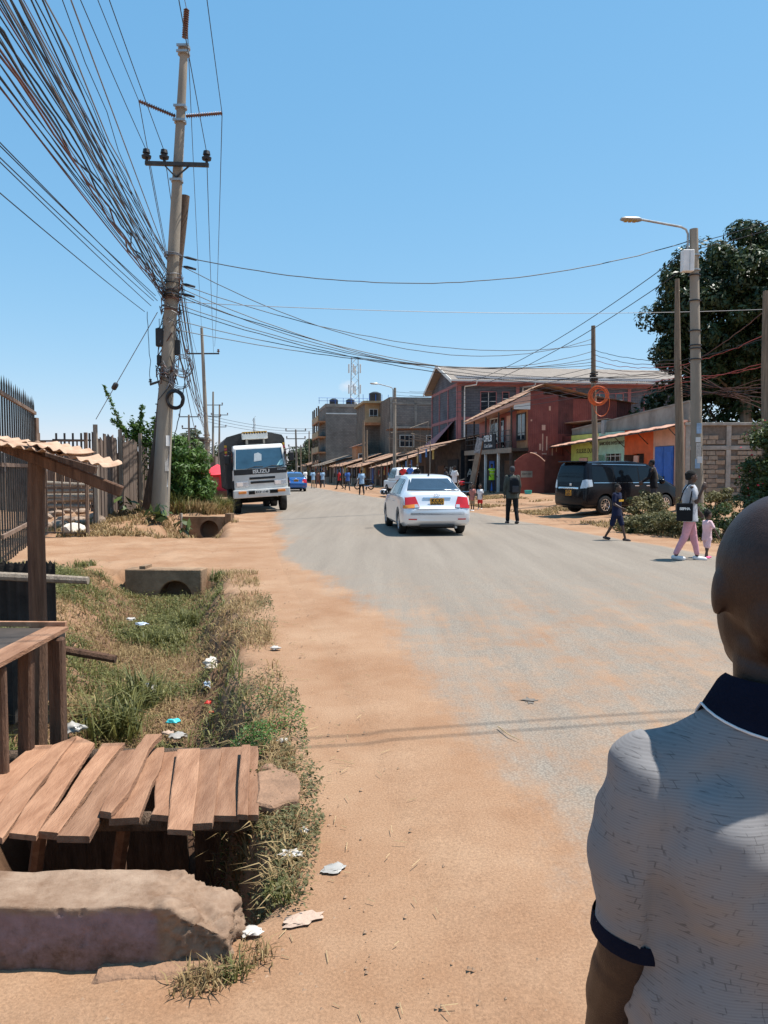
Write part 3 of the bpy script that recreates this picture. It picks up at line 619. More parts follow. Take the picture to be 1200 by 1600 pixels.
# back of yard
yb = thing('board_fence', 'dark board fence across the back of the rubble yard', 'fence', (-14, 31, 0))
for i in range(26):
    x = -18.5 + i * .34; MB().box((x, 31 + rnd.uniform(-.03, .03), 1.2), (.32, .025, 2.4 + rnd.uniform(-.15, .15))).obj('board', rnd.choice(['rust_board', 'old_wood']), yb, False, True)
for i in range(5):
    p = Q(88 + i * 13.0, 690, 30); MB().beam(Vector((p.x, 30, 1.5)), Vector((p.x, 30, 3.1)), .06, .06).obj('post', 'dark_steel', yb, False, True)
MB().beam(Q(82, 687, 30), Q(142, 688, 30), .05, .06).obj('top_rail', 'dark_steel', yb, False, True)
for i in range(9):
    z = .45 + .16 * (i % 6); yy = 26 + (i // 6) * .5; a = Q(55, 735, yy); a.z = z; bq = Q(148, 735, yy); bq.z = z + rnd.uniform(-.12, .12); MBo = MB().tube([a, bq], [.07, .055], 8).obj('timber_pole', 'grey_wood', None, True)
    tag(MBo, 'long pale timber pole stacked in the rubble yard behind the gate', 'timber pole', 'stacked timber poles')
def rock(p, r, mat, label, seed, group=None, name='stone', flat=.6, parent=None):
    rr = random.Random(seed); bm = bmesh.new(); bmesh.ops.create_icosphere(bm, subdivisions=2, radius=1)
    ax = [Vector((rr.gauss(0, 1), rr.gauss(0, 1), rr.gauss(0, 1))).normalized() for _ in range(9)]; cut = [rr.uniform(.62, .95) for _ in ax]
    sc = Vector((rr.uniform(.8, 1.2), rr.uniform(.8, 1.2), flat)) * r; rz = rr.uniform(0, 6)
    mb = MB(); V = []
    for v in bm.verts:
        q = v.co.copy()
        for a, c in zip(ax, cut):
            d = q.dot(a)
            if d > c: q -= a * (d - c)
        q = Vector((q.x * sc.x, q.y * sc.y, q.z * sc.z)); q.rotate(Euler((rr.uniform(-.02, .02), 0, rz))); V.append(q + Vector(p))
    mb.add(V, [tuple(v.index for v in f.verts) for f in bm.faces]); bm.free()
    if parent is not None: return mb.obj(name, mat, parent, False, True)
    return tag(mb.obj(name, mat, None, False), label, 'stone', group)
for i in range(26):
    px, py = rnd.uniform(62, 140), rnd.uniform(765, 832); p = G(px, py); s = rnd.uniform(.12, .3); p.z = Hs(p.x, p.y) + s * .3
    rock(p, s, 'stone', 'rough pale stone lying among rubble behind the gate', 100 + i, 'rubble stones in the yard')
M('stone_white', (0.62, 0.55, 0.47), .9, .15, 5, .5)
p = G(115, 838); rock(p + Vector((0, 0, .15)), .33, 'stone_white', 'large whitish stone lying at the foot of the gate', 55)
for i, (px, py, s) in enumerate(((147, 822, .22), (163, 826, .28), (155, 832, .2), (118, 800, .24))):
    p = G(px, py); p.z = Hs(p.x, p.y) + s * .4; rock(p, s, 'stone', ['small block of rubble against the gate post', 'squarish rubble block beside the gate hinge post', 'low rubble stone in front of the gate post', 'pale stone just inside the gate'][i], 70 + i, flat=.9)
# ------------------------------------------------------------------ culvert heads
def holed(mb, x0, x1, z0, z1, y0, y1, cx, cz, r, n=32):
    def rect(a):
        c, s = math.cos(a), math.sin(a); k = 1e9
        if c > 1e-9: k = min(k, (x1 - cx) / c)
        if c < -1e-9: k = min(k, (x0 - cx) / c)
        if s > 1e-9: k = min(k, (z1 - cz) / s)
        if s < -1e-9: k = min(k, (z0 - cz) / s)
        return cx + c * k, cz + s * k
    an = sorted([2 * math.pi * i / n for i in range(n)] + [math.atan2(b - cz, a - cx) % (2 * math.pi) for a in (x0, x1) for b in (z0, z1)]); k = len(an); V = []
    for y in (y0, y1):
        for a in an: V.append((cx + r * math.cos(a), y, cz + r * math.sin(a)))
        for a in an: q = rect(a); V.append((q[0], y, q[1]))
    F = []
    for i in range(k):
        j = (i + 1) % k
        F += [(i, j, k + j, k + i), (2 * k + i, 3 * k + i, 3 * k + j, 2 * k + j), (i, 2 * k + i, 2 * k + j, j), (k + i, k + j, 3 * k + j, 3 * k + i)]
    return mb.add(V, F)
M('culvert_concrete', (0.16, 0.098, 0.056), .92, .3, 3, .7, 40, col2=(0.33, .215, .13))
def culvert(label, x0, x1, z1, y0, cx, cz, r, rot=0):
    c = thing('culvert_headwall', label, 'culvert', ((x0 + x1) / 2, y0, z1), rot); mxx = (x0 + x1) / 2
    holed(MB(), x0 - mxx, x1 - mxx, -1.2, 0, 0, .34, cx - mxx, cz - z1, r).obj('face_wall', 'culvert_concrete', c, bevel=.015)
    mb = MB(); n = 24; a_ = [(cx - mxx + r * .99 * math.cos(2 * math.pi * i / n), r * .99 * math.sin(2 * math.pi * i / n) + cz - z1) for i in range(n)]
    mb.add([(a, .03, b) for a, b in a_] + [(a, 1.6, b) for a, b in a_], [(i, i + n, (i + 1) % n + n, (i + 1) % n) for i in range(n)] + [tuple(range(n, 2 * n))]); mb.obj('pipe', 'soil', c, True)
    return c
c1 = culvert('low concrete culvert headwall with round pipe mouth at the ditch end', -4.26, -2.98, .03, 12.5, -3.42, -.43, .27, -.06)
MB().box((-.35, .17, -.55), (.1, .3, 1.2)).obj('wing_post', 'culvert_concrete', c1)
c2 = culvert('farther concrete culvert head with dark pipe mouth near the truck', -6.35, -4.98, .2, 24.1, -5.5, -.22, .3, -.08)
MB().box((.80, .1, -.35), (.2, .35, .9)).obj('wing_post', 'culvert_concrete', c2, bevel=.01); MB().box((-.72, -.02, -.4), (.06, .1, 1.0)).obj('wing_post', 'concrete', c2)
o = MB().box(Vector((-6.9, 28.3, .16)), (1.2, .3, .26)).obj('kerb_stone', 'culvert_concrete', None, bevel=.02); tag(o, 'low concrete kerb piece lying beside the lorry wheel', 'kerb')
# ------------------------------------------------------------------ broken concrete block by the camera
bx0, bx1, yf, yk = -2.6, G(360, 1500).x, G(250, 1511).y, G(250, 1511).y + .235
topz = .205
mb = MB(); prof = [(bx0, -.12), (bx1 - .015, -.12), (bx1 + .012, .02), (bx1 - .005, .10), (bx1 - .07, .135), (bx1 - .15, .165), (bx1 - .2, topz), (bx0, topz)]
k = len(prof); mb.add([(x, yf, z) for x, z in prof] + [(x, yk, z) for x, z in prof], [tuple(range(k)), tuple(reversed(range(k, 2 * k)))] + [(i, i + k, (i + 1) % k + k, (i + 1) % k) for i in range(k)])
def blockdisp(co, no):
    X = co[:, 0] + bl_loc[0]; Yv = co[:, 1] + bl_loc[1]; Zv = co[:, 2] + bl_loc[2]
    rough = smst(bx1 - .30, bx1 - .12, X + (vnoise(X * 3, Zv * 3, 4) - .5) * .12)
    top = smst(.4, .9, no[:, 2])
    d = (vnoise(X + Zv * .3, Yv + Zv, 30, 1) - .5) * .003 + rough * ((vnoise(X + Yv, Zv + Yv * .7, 16, 2) - .5) * .044 - np.abs(vnoise(X - Yv, Zv + Yv * .5, 52, 4) - .5) * .05) - (1 - top) * (vnoise(X, Zv, 26, 9) > .88) * .005
    d += top * (vnoise(X, Yv, 7, 6) - .5) * .016
    return co + no * d[:, None]
bl_loc = ((bx0 + bx1) / 2, (yf + yk) / 2, -.12)
M('block_concrete', (0.25, 0.155, 0.10), .92, .22, 6, .5, 90, col2=(0.36, .25, .175))
bp_m = M('block_paint', (0.185, 0.098, 0.066), .9, .25, 3.2, .6, 90, col2=(0.27, .185, .195), lo=.42, hi=.62)
blk = remesh(mb, 'concrete_block', 'block_concrete', None, .0095, 1, blockdisp, origin=bl_loc)
bme = blk.data; nv_ = len(bme.vertices); co_ = np.empty(nv_ * 3); bme.vertices.foreach_get('co', co_); co_ = co_.reshape(-1, 3); no_ = np.empty(nv_ * 3); bme.vertices.foreach_get('normal', no_); no_ = no_.reshape(-1, 3)
edge_ = bx1 - .24 - bl_loc[0] + (vnoise(co_[:, 0] + 5, co_[:, 2], 14, 8) - .5) * .14 - (co_[:, 2] - .2) * .25
pa_ = smst(.35, .75, -no_[:, 1]) * (1 - smst(-.03, .03, co_[:, 0] - edge_)) * (1 - smst(.295, .32, co_[:, 2] + (vnoise(co_[:, 0], co_[:, 1], 30, 3) - .5) * .03))
bme.attributes.new('paint', 'FLOAT', 'POINT').data.foreach_set('value', pa_)
bmm = bpy.data.materials.new('block_mix'); bmm.use_nodes = True; t = bmm.node_tree; b = t.nodes['Principled BSDF']; v = t.nodes.new('ShaderNodeTexCoord').outputs['Object']
def ramp2(fac, lo, hi, c1, c2):
    r = t.nodes.new('ShaderNodeValToRGB'); r.color_ramp.elements[0].position = lo; r.color_ramp.elements[1].position = hi; r.color_ramp.elements[0].color = (*c1, 1); r.color_ramp.elements[1].color = (*c2, 1); t.links.new(fac, r.inputs[0]); return r.outputs[0]
def mixc(f, a, bb):
    m_ = t.nodes.new('ShaderNodeMix'); m_.data_type = 'RGBA'; t.links.new(f, m_.inputs[0]); t.links.new(a, m_.inputs[6]); t.links.new(bb, m_.inputs[7]); return m_.outputs[2]
base = ramp2(noise(7, 8, .7, v), .35, .68, (.20, .122, .078), (.37, .262, .185)); violet = ramp2(noise(9, 8, .7, v), .3, .7, (.20, .13, .125), (.31, .215, .225)); grime = ramp2(noise(22, 8, .75, v), .3, .7, (.10, .058, .042), (.24, .145, .11))
sx_ = t.nodes.new('ShaderNodeSeparateXYZ'); t.links.new(v, sx_.inputs[0]); zf = mrange(sx_.outputs[2], .12, .26, 0, 1); gm_ = t.nodes.new('ShaderNodeMath'); gm_.operation = 'ADD'; gm_.use_clamp = True; t.links.new(zf, gm_.inputs[0]); t.links.new(mrange(noise(11, 8, .75, v), .35, .65, -.45, .45), gm_.inputs[1])
pt_ = mixc(gm_.outputs[0], grime, violet); ap = t.nodes.new('ShaderNodeAttribute'); ap.attribute_name = 'paint'; t.links.new(mixc(ap.outputs['Fac'], base, pt_), b.inputs['Base Color']); b.inputs['Roughness'].default_value = .93; b.inputs['Specular IOR Level'].default_value = .15
bpn = t.nodes.new('ShaderNodeBump'); bpn.inputs['Strength'].default_value = .8; bpn.inputs['Distance'].default_value = .008; t.links.new(noise(70, 10, .8, v), bpn.inputs['Height']); t.links.new(bpn.outputs[0], b.inputs['Normal']); bme.materials.clear(); bme.materials.append(bmm)
tag(blk, 'long broken concrete block with faded purplish paint at the ditch end', 'concrete block')
o = MB().hexa([Vector(p) for p in ((bx1 - .45, yf - .10, -.03), (bx1 - .005, yf - .06, -.03), (bx1 - .005, yf + .1, -.03), (bx1 - .45, yf + .1, -.03), (bx1 - .41, yf - .065, .008), (bx1 - .03, yf - .045, .022), (bx1 - .02, yf + .1, .03), (bx1 - .45, yf + .1, .012))]).obj('concrete_footing', 'slab_stone', None, bevel=.008)
tag(o, 'thin crumbling concrete footing lip under the broken block', 'footing')
# ------------------------------------------------------------------ plank bridge over the ditch
br_ = thing('plank_bridge', 'rough plank footbridge of dusty boards laid over the ditch', 'footbridge', (-1.3, 4.0, 0))
PL = [((-95, 250), (-8, 300), (118, 92), (166, 90)), ((-60, 372), (8, 402), (170, 100), (245, 72)), ((22, 392), (118, 402), (262, 62), (315, 84)), ((132, 386), (196, 392), (338, 86), (405, 84)), ((196, 402), (300, 404), (398, 112), (452, 104)),
      ((362, 346), (470, 340), (478, 106), (545, 98)), ((330, 310), (370, 316), (486, 62), (530, 60)), ((508, 325), (568, 330), (548, 120), (590, 116)), ((564, 372), (640, 376), (594, 112), (668, 108)), ((641, 362), (708, 358), (670, 107), (738, 104)), ((714, 328), (796, 330), (741, 104), (808, 101)), ((798, 322), (828, 324), (810, 97), (834, 96)), ((831, 324), (860, 324), (837, 101), (861, 101))]
def c8(p, z): return G(p[0] * .46667, 1120 + p[1] * .46667, z)
for i, (nl, nr, fl, fr) in enumerate(PL):
    z = .085 + (.035 if i == 6 else 0) + rnd.uniform(-.012, .016); dz = rnd.uniform(-.02, .02)
    A, B, C, D = c8(nl, z), c8(nr, z), c8(fr, z + dz), c8(fl, z + dz); n = 9; th = rnd.uniform(.024, .034); mb = MB(); amp = .022 if i < 8 else .005
    o1, o2 = rnd.uniform(0, 9), rnd.uniform(0, 9); V = []
    for k in range(n + 1):
        t = k / n; a = A.lerp(D, t); b_ = B.lerp(C, t); u = (b_ - a).normalized(); e = .0025
        wa = (vnoise(t * 5 + o1, 0, 1) - .5) * 2 * amp; wb_ = (vnoise(t * 5 + o2, 3, 1) - .5) * 2 * amp; cz = .006 * math.sin(t * 3.1 + o1)
        a = a + u * (wa - .004); b_ = b_ + u * (wb_ + .004)
        V += [a + Vector((0, 0, cz - e)), a + u * .006 + Vector((0, 0, cz)), b_ - u * .006 + Vector((0, 0, cz)), b_ + Vector((0, 0, cz - e)), b_ + Vector((0, 0, cz - th)), a + Vector((0, 0, cz - th))]
    F = []
    for k in range(n):
        for q in range(6): F.append((k * 6 + q, k * 6 + (q + 1) % 6, (k + 1) * 6 + (q + 1) % 6, (k + 1) * 6 + q))
    F += [tuple(reversed(range(6))), tuple(range(n * 6, n * 6 + 6))]; mb.add(V, [tuple(reversed(f)) for f in F]); mb.obj('plank', 'plank', br_, False, True)
for y, z, w_ in ((3.52, .02, .09), (4.05, .02, .08), (4.50, -.03, .08)):
    MB().tube([(-2.3, y - .05, z - .015), (-1.4, y + .02, z - .025), (-.58 - (y - 3.5) * .2, y, z - .012)], [w_ * .55, w_ * .5, w_ * .5], 9).obj('bearer', 'old_wood', br_, True, True)
for x0, x1 in ((-2.45, -1.62), (-1.58, -1.2), (-1.16, -.84)): MB().hexa([Vector(q) for q in ((x0, 4.60, -.9), (x1, 4.62, -.9), (x1, 4.64, -.9), (x0, 4.62, -.9), (x0 + .02, 4.50, -.07), (x1 - .01, 4.51, -.07), (x1 - .01, 4.53, -.07), (x0 + .02, 4.52, -.07))]).obj('shade_board', 'old_wood', br_, False, True)  # boards added to hide the pale bank and keep the hollow below dark
for x0, x1, y in ((-2.0, -1.75, 3.6), (-1.62, -1.85, 3.66), (-1.25, -1.45, 3.75)):
    MB().tube([(x0, y - .1, 0), (x1, y + .2, -.75)], .035, 7).obj('strut', 'plank', br_, True, True)
o = MB().slab([G(401, 1220, .03), G(403, 1248, .032), G(398, 1270, .03), G(425, 1277, .03), G(448, 1268, .028), G(466, 1264, .03), G(470, 1238, .026), G(464, 1222, .03), G(438, 1213, .028)][::-1], .05).obj('stone_slab', 'plank', None, bevel=.01)
for pz in o.data.polygons: pass
o.data.materials[0] = M('slab_stone', (0.25, 0.145, 0.088), .95, .22, 9, .6, 60); tag(o, 'flat dusty stone slab beside the end of the plank bridge', 'stone slab')
rock(G(420, 1204, .04), .06, 'slab_stone', 'small angular stone at the far corner of the plank bridge', 31, flat=.55)
# ------------------------------------------------------------------ market stall and table
st = thing('market_stall', 'makeshift market stall with rusty corrugated roof on wooden posts', 'stall', (-2.55, 5.4, 0))
YS = 5.3
pz0 = Q(52, 960, YS); pz1 = Q(57, 690, YS)
zz = Hs(pz0.x, YS); a = Vector((pz0.x, YS, zz - .1)); bpt = Vector((pz1.x, YS, pz1.z))
MB().tube([a, a.lerp(bpt, .4) + Vector((.012, 0, 0)), a.lerp(bpt, .75) - Vector((.006, 0, 0)), bpt], [.066, .06, .058, .055], 9).obj('post', 'stall_wood', st, True, True)
MB().tube([(-3.6, 6.9, -.1), (-3.62, 6.9, 1.9)], [.06, .05], 8).obj('post', 'stall_wood', st, True, True)
MB().tube([(-3.9, 5.2, -.1), (-3.92, 5.2, 1.95)], [.06, .05], 8).obj('post', 'stall_wood', st, True, True)
MB().beam(Q(-60, 672, YS - .05), Q(190, 768, YS - .05), .055, .075).obj('rafter', 'stall_wood', st, False, True, bevel=.008)
MB().beam(Q(-10, 690, 6.6), Q(150, 735, 6.6), .05, .06).obj('rafter', 'stall_wood', st, False, True)
M('rust_iron', (0.36, 0.215, 0.135), .7, .25, 5, .2, 40, col2=(.50, .345, .235), metal=.15)
r0, r1 = Q(-90, 664, YS - .25), Q(52, 697, YS - .25)
ux = Vector((0.985, -.0, -.17)).normalized()
for i, (pa, w_, l_, tilt, zz_) in enumerate(((Q(-120, 674, 5.0), .82, .62, .03, 0), (Q(35, 691, 5.02), .30, .50, .02, .0), (Q(62, 700, 5.10), .43, .40, .10, -.02))):
    vv = Vector((.0, 1, .035 + tilt * .3)).normalized(); uu_ = (Vector((1, 0, -.16 - .06 * i))).normalized()
    corr(MB(), pa, uu_, vv, w_, l_, .076, .011, 6, .01, jag=.012, seed=i).obj('roof_sheet', 'rust_iron', st, True, True, angle=60)
# corrugated back sheet and side rails of the stall
sh = MB(); corr(sh, Q(-60, 975, 6.1), (1, 0, 0), (0, 0, 1), Q(88, 975, 6.1).x - Q(-60, 975, 6.1).x, .5, .076, .01, 3, jag=.02, seed=9)
sh.obj('back_sheet', M('dark_iron', (0.03, 0.024, 0.02), .85, .4, 6, .3), st, True, True)
MB().tube([Q(-40, 898, 5.9), Q(60, 903, 5.9), Q(138, 907, 5.9)], [.032, .034, .03], 8).obj('side_pole', 'grey_wood', st, True, True)
MB().tube([Q(-40, 985, 6.0), Q(80, 1012, 6.0), Q(181, 1030, 6.0)], [.035, .036, .033], 8).obj('side_pole', 'stall_wood', st, True, True)
MB().box((-3.1, 5.75, .12), (1.0, .9, .5)).obj('stall_base', 'dark_iron', st, False, True)
tb = thing('wooden_table', 'rough wooden selling table standing at the end of the plank bridge', 'table', (-2.2, 4.4, 0))
TZ = .69; e0, e1 = G(107, 979, TZ), G(-30, 1052, TZ)
lft = Vector((-.75, 0, 0))
MB().slab([e1, e0, e0 + Vector((-.14, 0, 0)), e1 + Vector((-.14, 0, 0))], .024).obj('top_board', 'plank', tb, False, True)
MB().slab([e1 + Vector((-.15, 0, -.008)), e0 + Vector((-.15, 0, -.008)), e0 + lft + Vector((0, 0, -.008)), e1 + lft + Vector((0, 0, -.008))], .03).obj('top_board', M('table_dark', (.05, .038, .03), .8, .3), tb, False, True)
MB().beam(e0 + Vector((-.02, .015, .012)), e0 + Vector((-.6, .03, .012)), .03, .03).obj('edge_board', 'plank', tb, False, True)
for (px, pyb, dx, r_) in ((92, 1158, 0, .045), (40, 1186, .02, .04), (5, 1229, 0, .03)):
    bt = G(px, pyb, .02); tp = Vector((bt.x + dx, bt.y, TZ - .04)); MB().beam(Vector((bt.x, bt.y, -.15)), tp, r_ * 1.9, r_ * 1.7).obj('leg', 'stall_wood', tb, False, True, bevel=.012)
for (x, y) in ((-2.75, 4.75), (-2.75, 4.0)): MB().beam(Vector((x, y, -.2)), Vector((x, y, TZ - .04)), .07, .07).obj('leg', 'stall_wood', tb, False, True)
# ------------------------------------------------------------------ right side: buildings
def brickmat(name, c1, c2, mortar, bw=.4, bh=.2, ms=.012, rough=.9, var=True):
    m = bpy.data.materials.new(name); m.use_nodes = True; t = m.node_tree; b = t.nodes['Principled BSDF']; tc = t.nodes.new('ShaderNodeTexCoord')
    sp = t.nodes.new('ShaderNodeSeparateXYZ'); t.links.new(tc.outputs['Object'], sp.inputs[0]); ad = t.nodes.new('ShaderNodeMath'); ad.operation = 'ADD'; t.links.new(sp.outputs[0], ad.inputs[0]); t.links.new(sp.outputs[1], ad.inputs[1])
    cb = t.nodes.new('ShaderNodeCombineXYZ'); t.links.new(ad.outputs[0], cb.inputs[0]); t.links.new(sp.outputs[2], cb.inputs[1])
    bk = t.nodes.new('ShaderNodeTexBrick'); bk.inputs['Scale'].default_value = 1; bk.inputs['Brick Width'].default_value = bw; bk.inputs['Row Height'].default_value = bh; bk.inputs['Mortar Size'].default_value = ms; bk.inputs['Mortar Smooth'].default_value = .3
    bk.inputs['Color1'].default_value = (*c1, 1); bk.inputs['Color2'].default_value = (*c2, 1); bk.inputs['Mortar'].default_value = (*mortar, 1); bk.inputs['Bias'].default_value = 0; t.links.new(cb.outputs[0], bk.inputs['Vector'])
    n = t.nodes.new('ShaderNodeTexNoise'); n.inputs['Scale'].default_value = .7; n.inputs['Detail'].default_value = 6; t.links.new(tc.outputs['Object'], n.inputs['Vector'])
    mr_ = t.nodes.new('ShaderNodeMapRange'); mr_.inputs['From Min'].default_value = .3; mr_.inputs['From Max'].default_value = .7; mr_.inputs['To Min'].default_value = .72; mr_.inputs['To Max'].default_value = 1.22; t.links.new(n.outputs['Fac'], mr_.inputs[0])
    ml = t.nodes.new('ShaderNodeVectorMath'); ml.operation = 'SCALE'; t.links.new(bk.outputs['Color'], ml.inputs[0]); t.links.new(mr_.outputs[0], ml.inputs['Scale']); t.links.new(ml.outputs[0], b.inputs['Base Color'])
    bp = t.nodes.new('ShaderNodeBump'); bp.inputs['Strength'].default_value = .6; bp.inputs['Distance'].default_value = .02; bp.invert = True; t.links.new(bk.outputs['Fac'], bp.inputs['Height']); t.links.new(bp.outputs[0], b.inputs['Normal']); b.inputs['Roughness'].default_value = rough; b.inputs['Specular IOR Level'].default_value = .2
    MT[name] = m; return m
brickmat('grey_block', (.098, .102, .116), (.128, .132, .146), (.075, .078, .088), .45, .22, .02)
brickmat('grey_block_pale', (.21, .185, .16), (.26, .23, .20), (.16, .14, .12), .4, .2, .02)
brickmat('brown_block', (.17, .135, .105), (.21, .17, .135), (.13, .105, .085), .4, .2, .02)
M('pink_paint', (.33, .13, .125), .8, .15, 2); M('roof_tan', (.25, .205, .165), .6, .12, 2, metal=.1); M('red_iron', (.20, .045, .035), .55, .28, 1.3, .1, metal=.1, col2=(.28, .075, .055))
M('dark_red_iron', (.11, .03, .024), .6, .3, 2, .1); M('orange_paint', (.62, .115, .03), .7, .12, 3); M('blue_paint', (.03, .13, .46), .55, .15, 3); M('mint_paint', (.38, .60, .47), .75, .12, 3); M('lime_paint', (.45, .52, .13), .75, .14, 3)
M('peach_paint', (.62, .36, .26), .8, .14, 2); M('rust_roof', (.40, .20, .14), .7, .22, 2, col2=(.52, .30, .21)); M('brown_roof', (.30, .17, .11), .75, .35, 1.5, .2, 20, col2=(.46, .29, .19))
M('stained', (.20, .175, .145), .92, .3, 1.2, .5, 20, col2=(.38, .34, .285), stretch=(1, 1, .6)); M('dark_wood', (.055, .04, .032), .9, .4, 3); M('black_cloth', (.012, .013, .016), .8, .3)  # stained concrete, an even dark brown wood, black cloth
M('orange_slab', (.45, .21, .10), .85, .2, 2); M('tan_plaster', (.42, .30, .17), .85, .15, 1.5); M('white_trim', (.66, .65, .6), .6, .1, 2)
M('window_glass', (.025, .032, .04), .08, .3, 2, spec=.8); M('ochre', (.42, .26, .06), .7, .2, 3)
def lbox(mb, x0, x1, y0, y1, z0, z1): return mb.box(((x0 + x1) / 2, (y0 + y1) / 2, (z0 + z1) / 2), (x1 - x0, y1 - y0, z1 - z0))
def win_y(root, x0, x1, z0, z1, y, frame='white_trim', nx=2, nz=1, curb=None, dep=.06):       # window on a plane facing local -Y
    wdw = lbox(MB(), x0, x1, y - .02, y + .1, z0, z1).obj('window', 'window_glass', root); f = .07
    mb = MB(); lbox(mb, x0 - f, x0, y - dep, y + .05, z0 - f, z1 + f); lbox(mb, x1, x1 + f, y - dep, y + .05, z0 - f, z1 + f); lbox(mb, x0, x1, y - dep, y + .05, z1, z1 + f); lbox(mb, x0, x1, y - dep - .03, y + .05, z0 - f, z0); mb.obj('frame', frame, wdw)
    for i in range(1, nx): x = x0 + (x1 - x0) * i / nx; lbox(MB(), x - .02, x + .02, y - .045, y, z0, z1).obj('mullion', 'white_trim', wdw)
    for i in range(1, nz + 1): z = z0 + (z1 - z0) * i / (nz + 1); lbox(MB(), x0, x1, y - .04, y - .005, z - .02, z + .02).obj('transom', 'white_trim', wdw)
    return wdw
def win_x(root, y0, y1, z0, z1, x, frame='white_trim', ny=2):            # on a plane facing local -X
    wdw = lbox(MB(), x - .02, x + .1, y0, y1, z0, z1).obj('window', 'window_glass', root); f = .07
    mb = MB(); lbox(mb, x - .06, x + .05, y0 - f, y0, z0 - f, z1 + f); lbox(mb, x - .06, x + .05, y1, y1 + f, z0 - f, z1 + f); lbox(mb, x - .06, x + .05, y0, y1, z1, z1 + f); lbox(mb, x - .09, x + .05, y0, y1, z0 - f, z0); mb.obj('frame', frame, wdw)
    for i in range(1, ny): y = y0 + (y1 - y0) * i / ny; lbox(MB(), x - .045, x, y - .02, y + .02, z0, z1).obj('mullion', 'white_trim', wdw)
    return wdw
def house_empty(name, label, loc, rz, cat='building'): return thing(name, label, cat, loc, rz)
# --- big grey building with gable roof
gb_ = house_empty('apartment_building', 'large dark grey block building with pink bands and tan gable roof', (6.2, 65, 0), R(7.75))
LX_, LYW, EZ, RZ_ = 21.0, 11.0, 9.4, 11.05
mb = MB(); lbox(mb, 0, LX_, 0, LYW, 0, EZ); mb.add([(0, 0, EZ), (0, LYW, EZ), (0, LYW / 2, RZ_ - .15), (LX_, 0, EZ), (LX_, LYW, EZ), (LX_, LYW / 2, RZ_ - .15)], [(0, 2, 1), (3, 4, 5), (0, 3, 5, 2), (1, 2, 5, 4)])
mb.obj('wall', 'grey_block', gb_)
for sgn in (0, 1):
    for i in range(12):
        x0 = -.7 + i * (LX_ + 1.3) / 12; wd = (LX_ + 1.3) / 12 + .03; ya = -.75 if sgn == 0 else LYW + .75; za = EZ - .3; dv = Vector((0, LYW / 2 - ya, RZ_ - za + .04)); 
        if sgn == 0: corr(MB(), (x0, ya, za), (1, 0, 0), dv, wd, dv.length, .2, .018, 2, k=4).obj('roof_sheet', 'roof_tan', gb_, True, angle=60)
        elif i < 4: corr(MB(), (x0 + wd, ya, za), (-1, 0, 0), dv, wd, dv.length, .2, .018, 2, k=4).obj('roof_sheet', 'roof_tan', gb_, True, angle=60)
if True:
    dv = Vector((0, -(LYW / 2 + .75), RZ_ - EZ + .3)); MB().slab([(-.6, LYW + .7, EZ - .36), (-.6, LYW / 2, RZ_ - .06), (LX_ + .5, LYW / 2, RZ_ - .06), (LX_ + .5, LYW + .7, EZ - .36)], .05).obj('roof_lining', 'roof_tan', gb_)
mb = MB()
for ya, yb2 in ((-.78, LYW / 2), (LYW + .78, LYW / 2)): mb.beam((-.74, ya, EZ - .36), (-.74, yb2, RZ_ + .02), .05, .28)
mb.obj('verge_board', 'white_trim', gb_); mb = MB(); mb.beam((-.7, -.78, EZ - .36), (LX_ + .5, -.78, EZ - .36), .05, .2); mb.obj('fascia_board', 'pink_paint', gb_)
lbox(MB(), -.75, LX_ + .5, -.88, -.8, EZ - .36, EZ - .22).obj('gutter', 'white_trim', gb_)
for z in (2.9, 5.9, 8.75): lbox(MB(), -.04, LX_, -.05, -.001, z, z + .26).obj('pink_band', 'pink_paint', gb_); lbox(MB(), -.055, -.001, 0, LYW, z, z + .26).obj('pink_band', 'pink_paint', gb_)
for y in (0.15, 3.6, 7.3, 10.8): lbox(MB(), -.07, -.002, y - .14, y + .14, 0, 8.74).obj('pilaster', 'pink_paint', gb_)
for x in (.15, 5.2, 10.2, 15.2, 20.0): lbox(MB(), x - .14, x + .14, -.07, -.002, 0, 8.74).obj('pilaster', 'pink_paint', gb_)
for x in (.55, 5.6): MB().tube([(x + .9, -.84, EZ - .3), (x + .85, -.8, EZ - .62), (x, -.25, EZ - .72), (x, -.15, EZ - 1.1), (x, -.15, 3.2)], .06, 8).obj('downpipe', 'white_trim', gb_, True)
for z in (6.7, 3.7, .8):
    for x, w_ in ((2.0, 1.3), (3.9, .5), (6.5, .55), (8.4, 1.4), (11.8, 1.4), (14.0, .6), (16.6, 1.4)): win_y(gb_, x, x + w_, z + (.5 if w_ < .7 else 0), z + 1.55, 0, 'pink_paint', 2 if w_ > 1 else 1, 1)
MB().add([(-2.4, 1, 3.2), (-2.4, 9.5, 2.9), (0, 9.5, 4.6), (0, 1, 6.0)], [(0, 1, 2, 3), (3, 2, 1, 0)]).obj('stair_canopy', 'pink_paint', gb_)
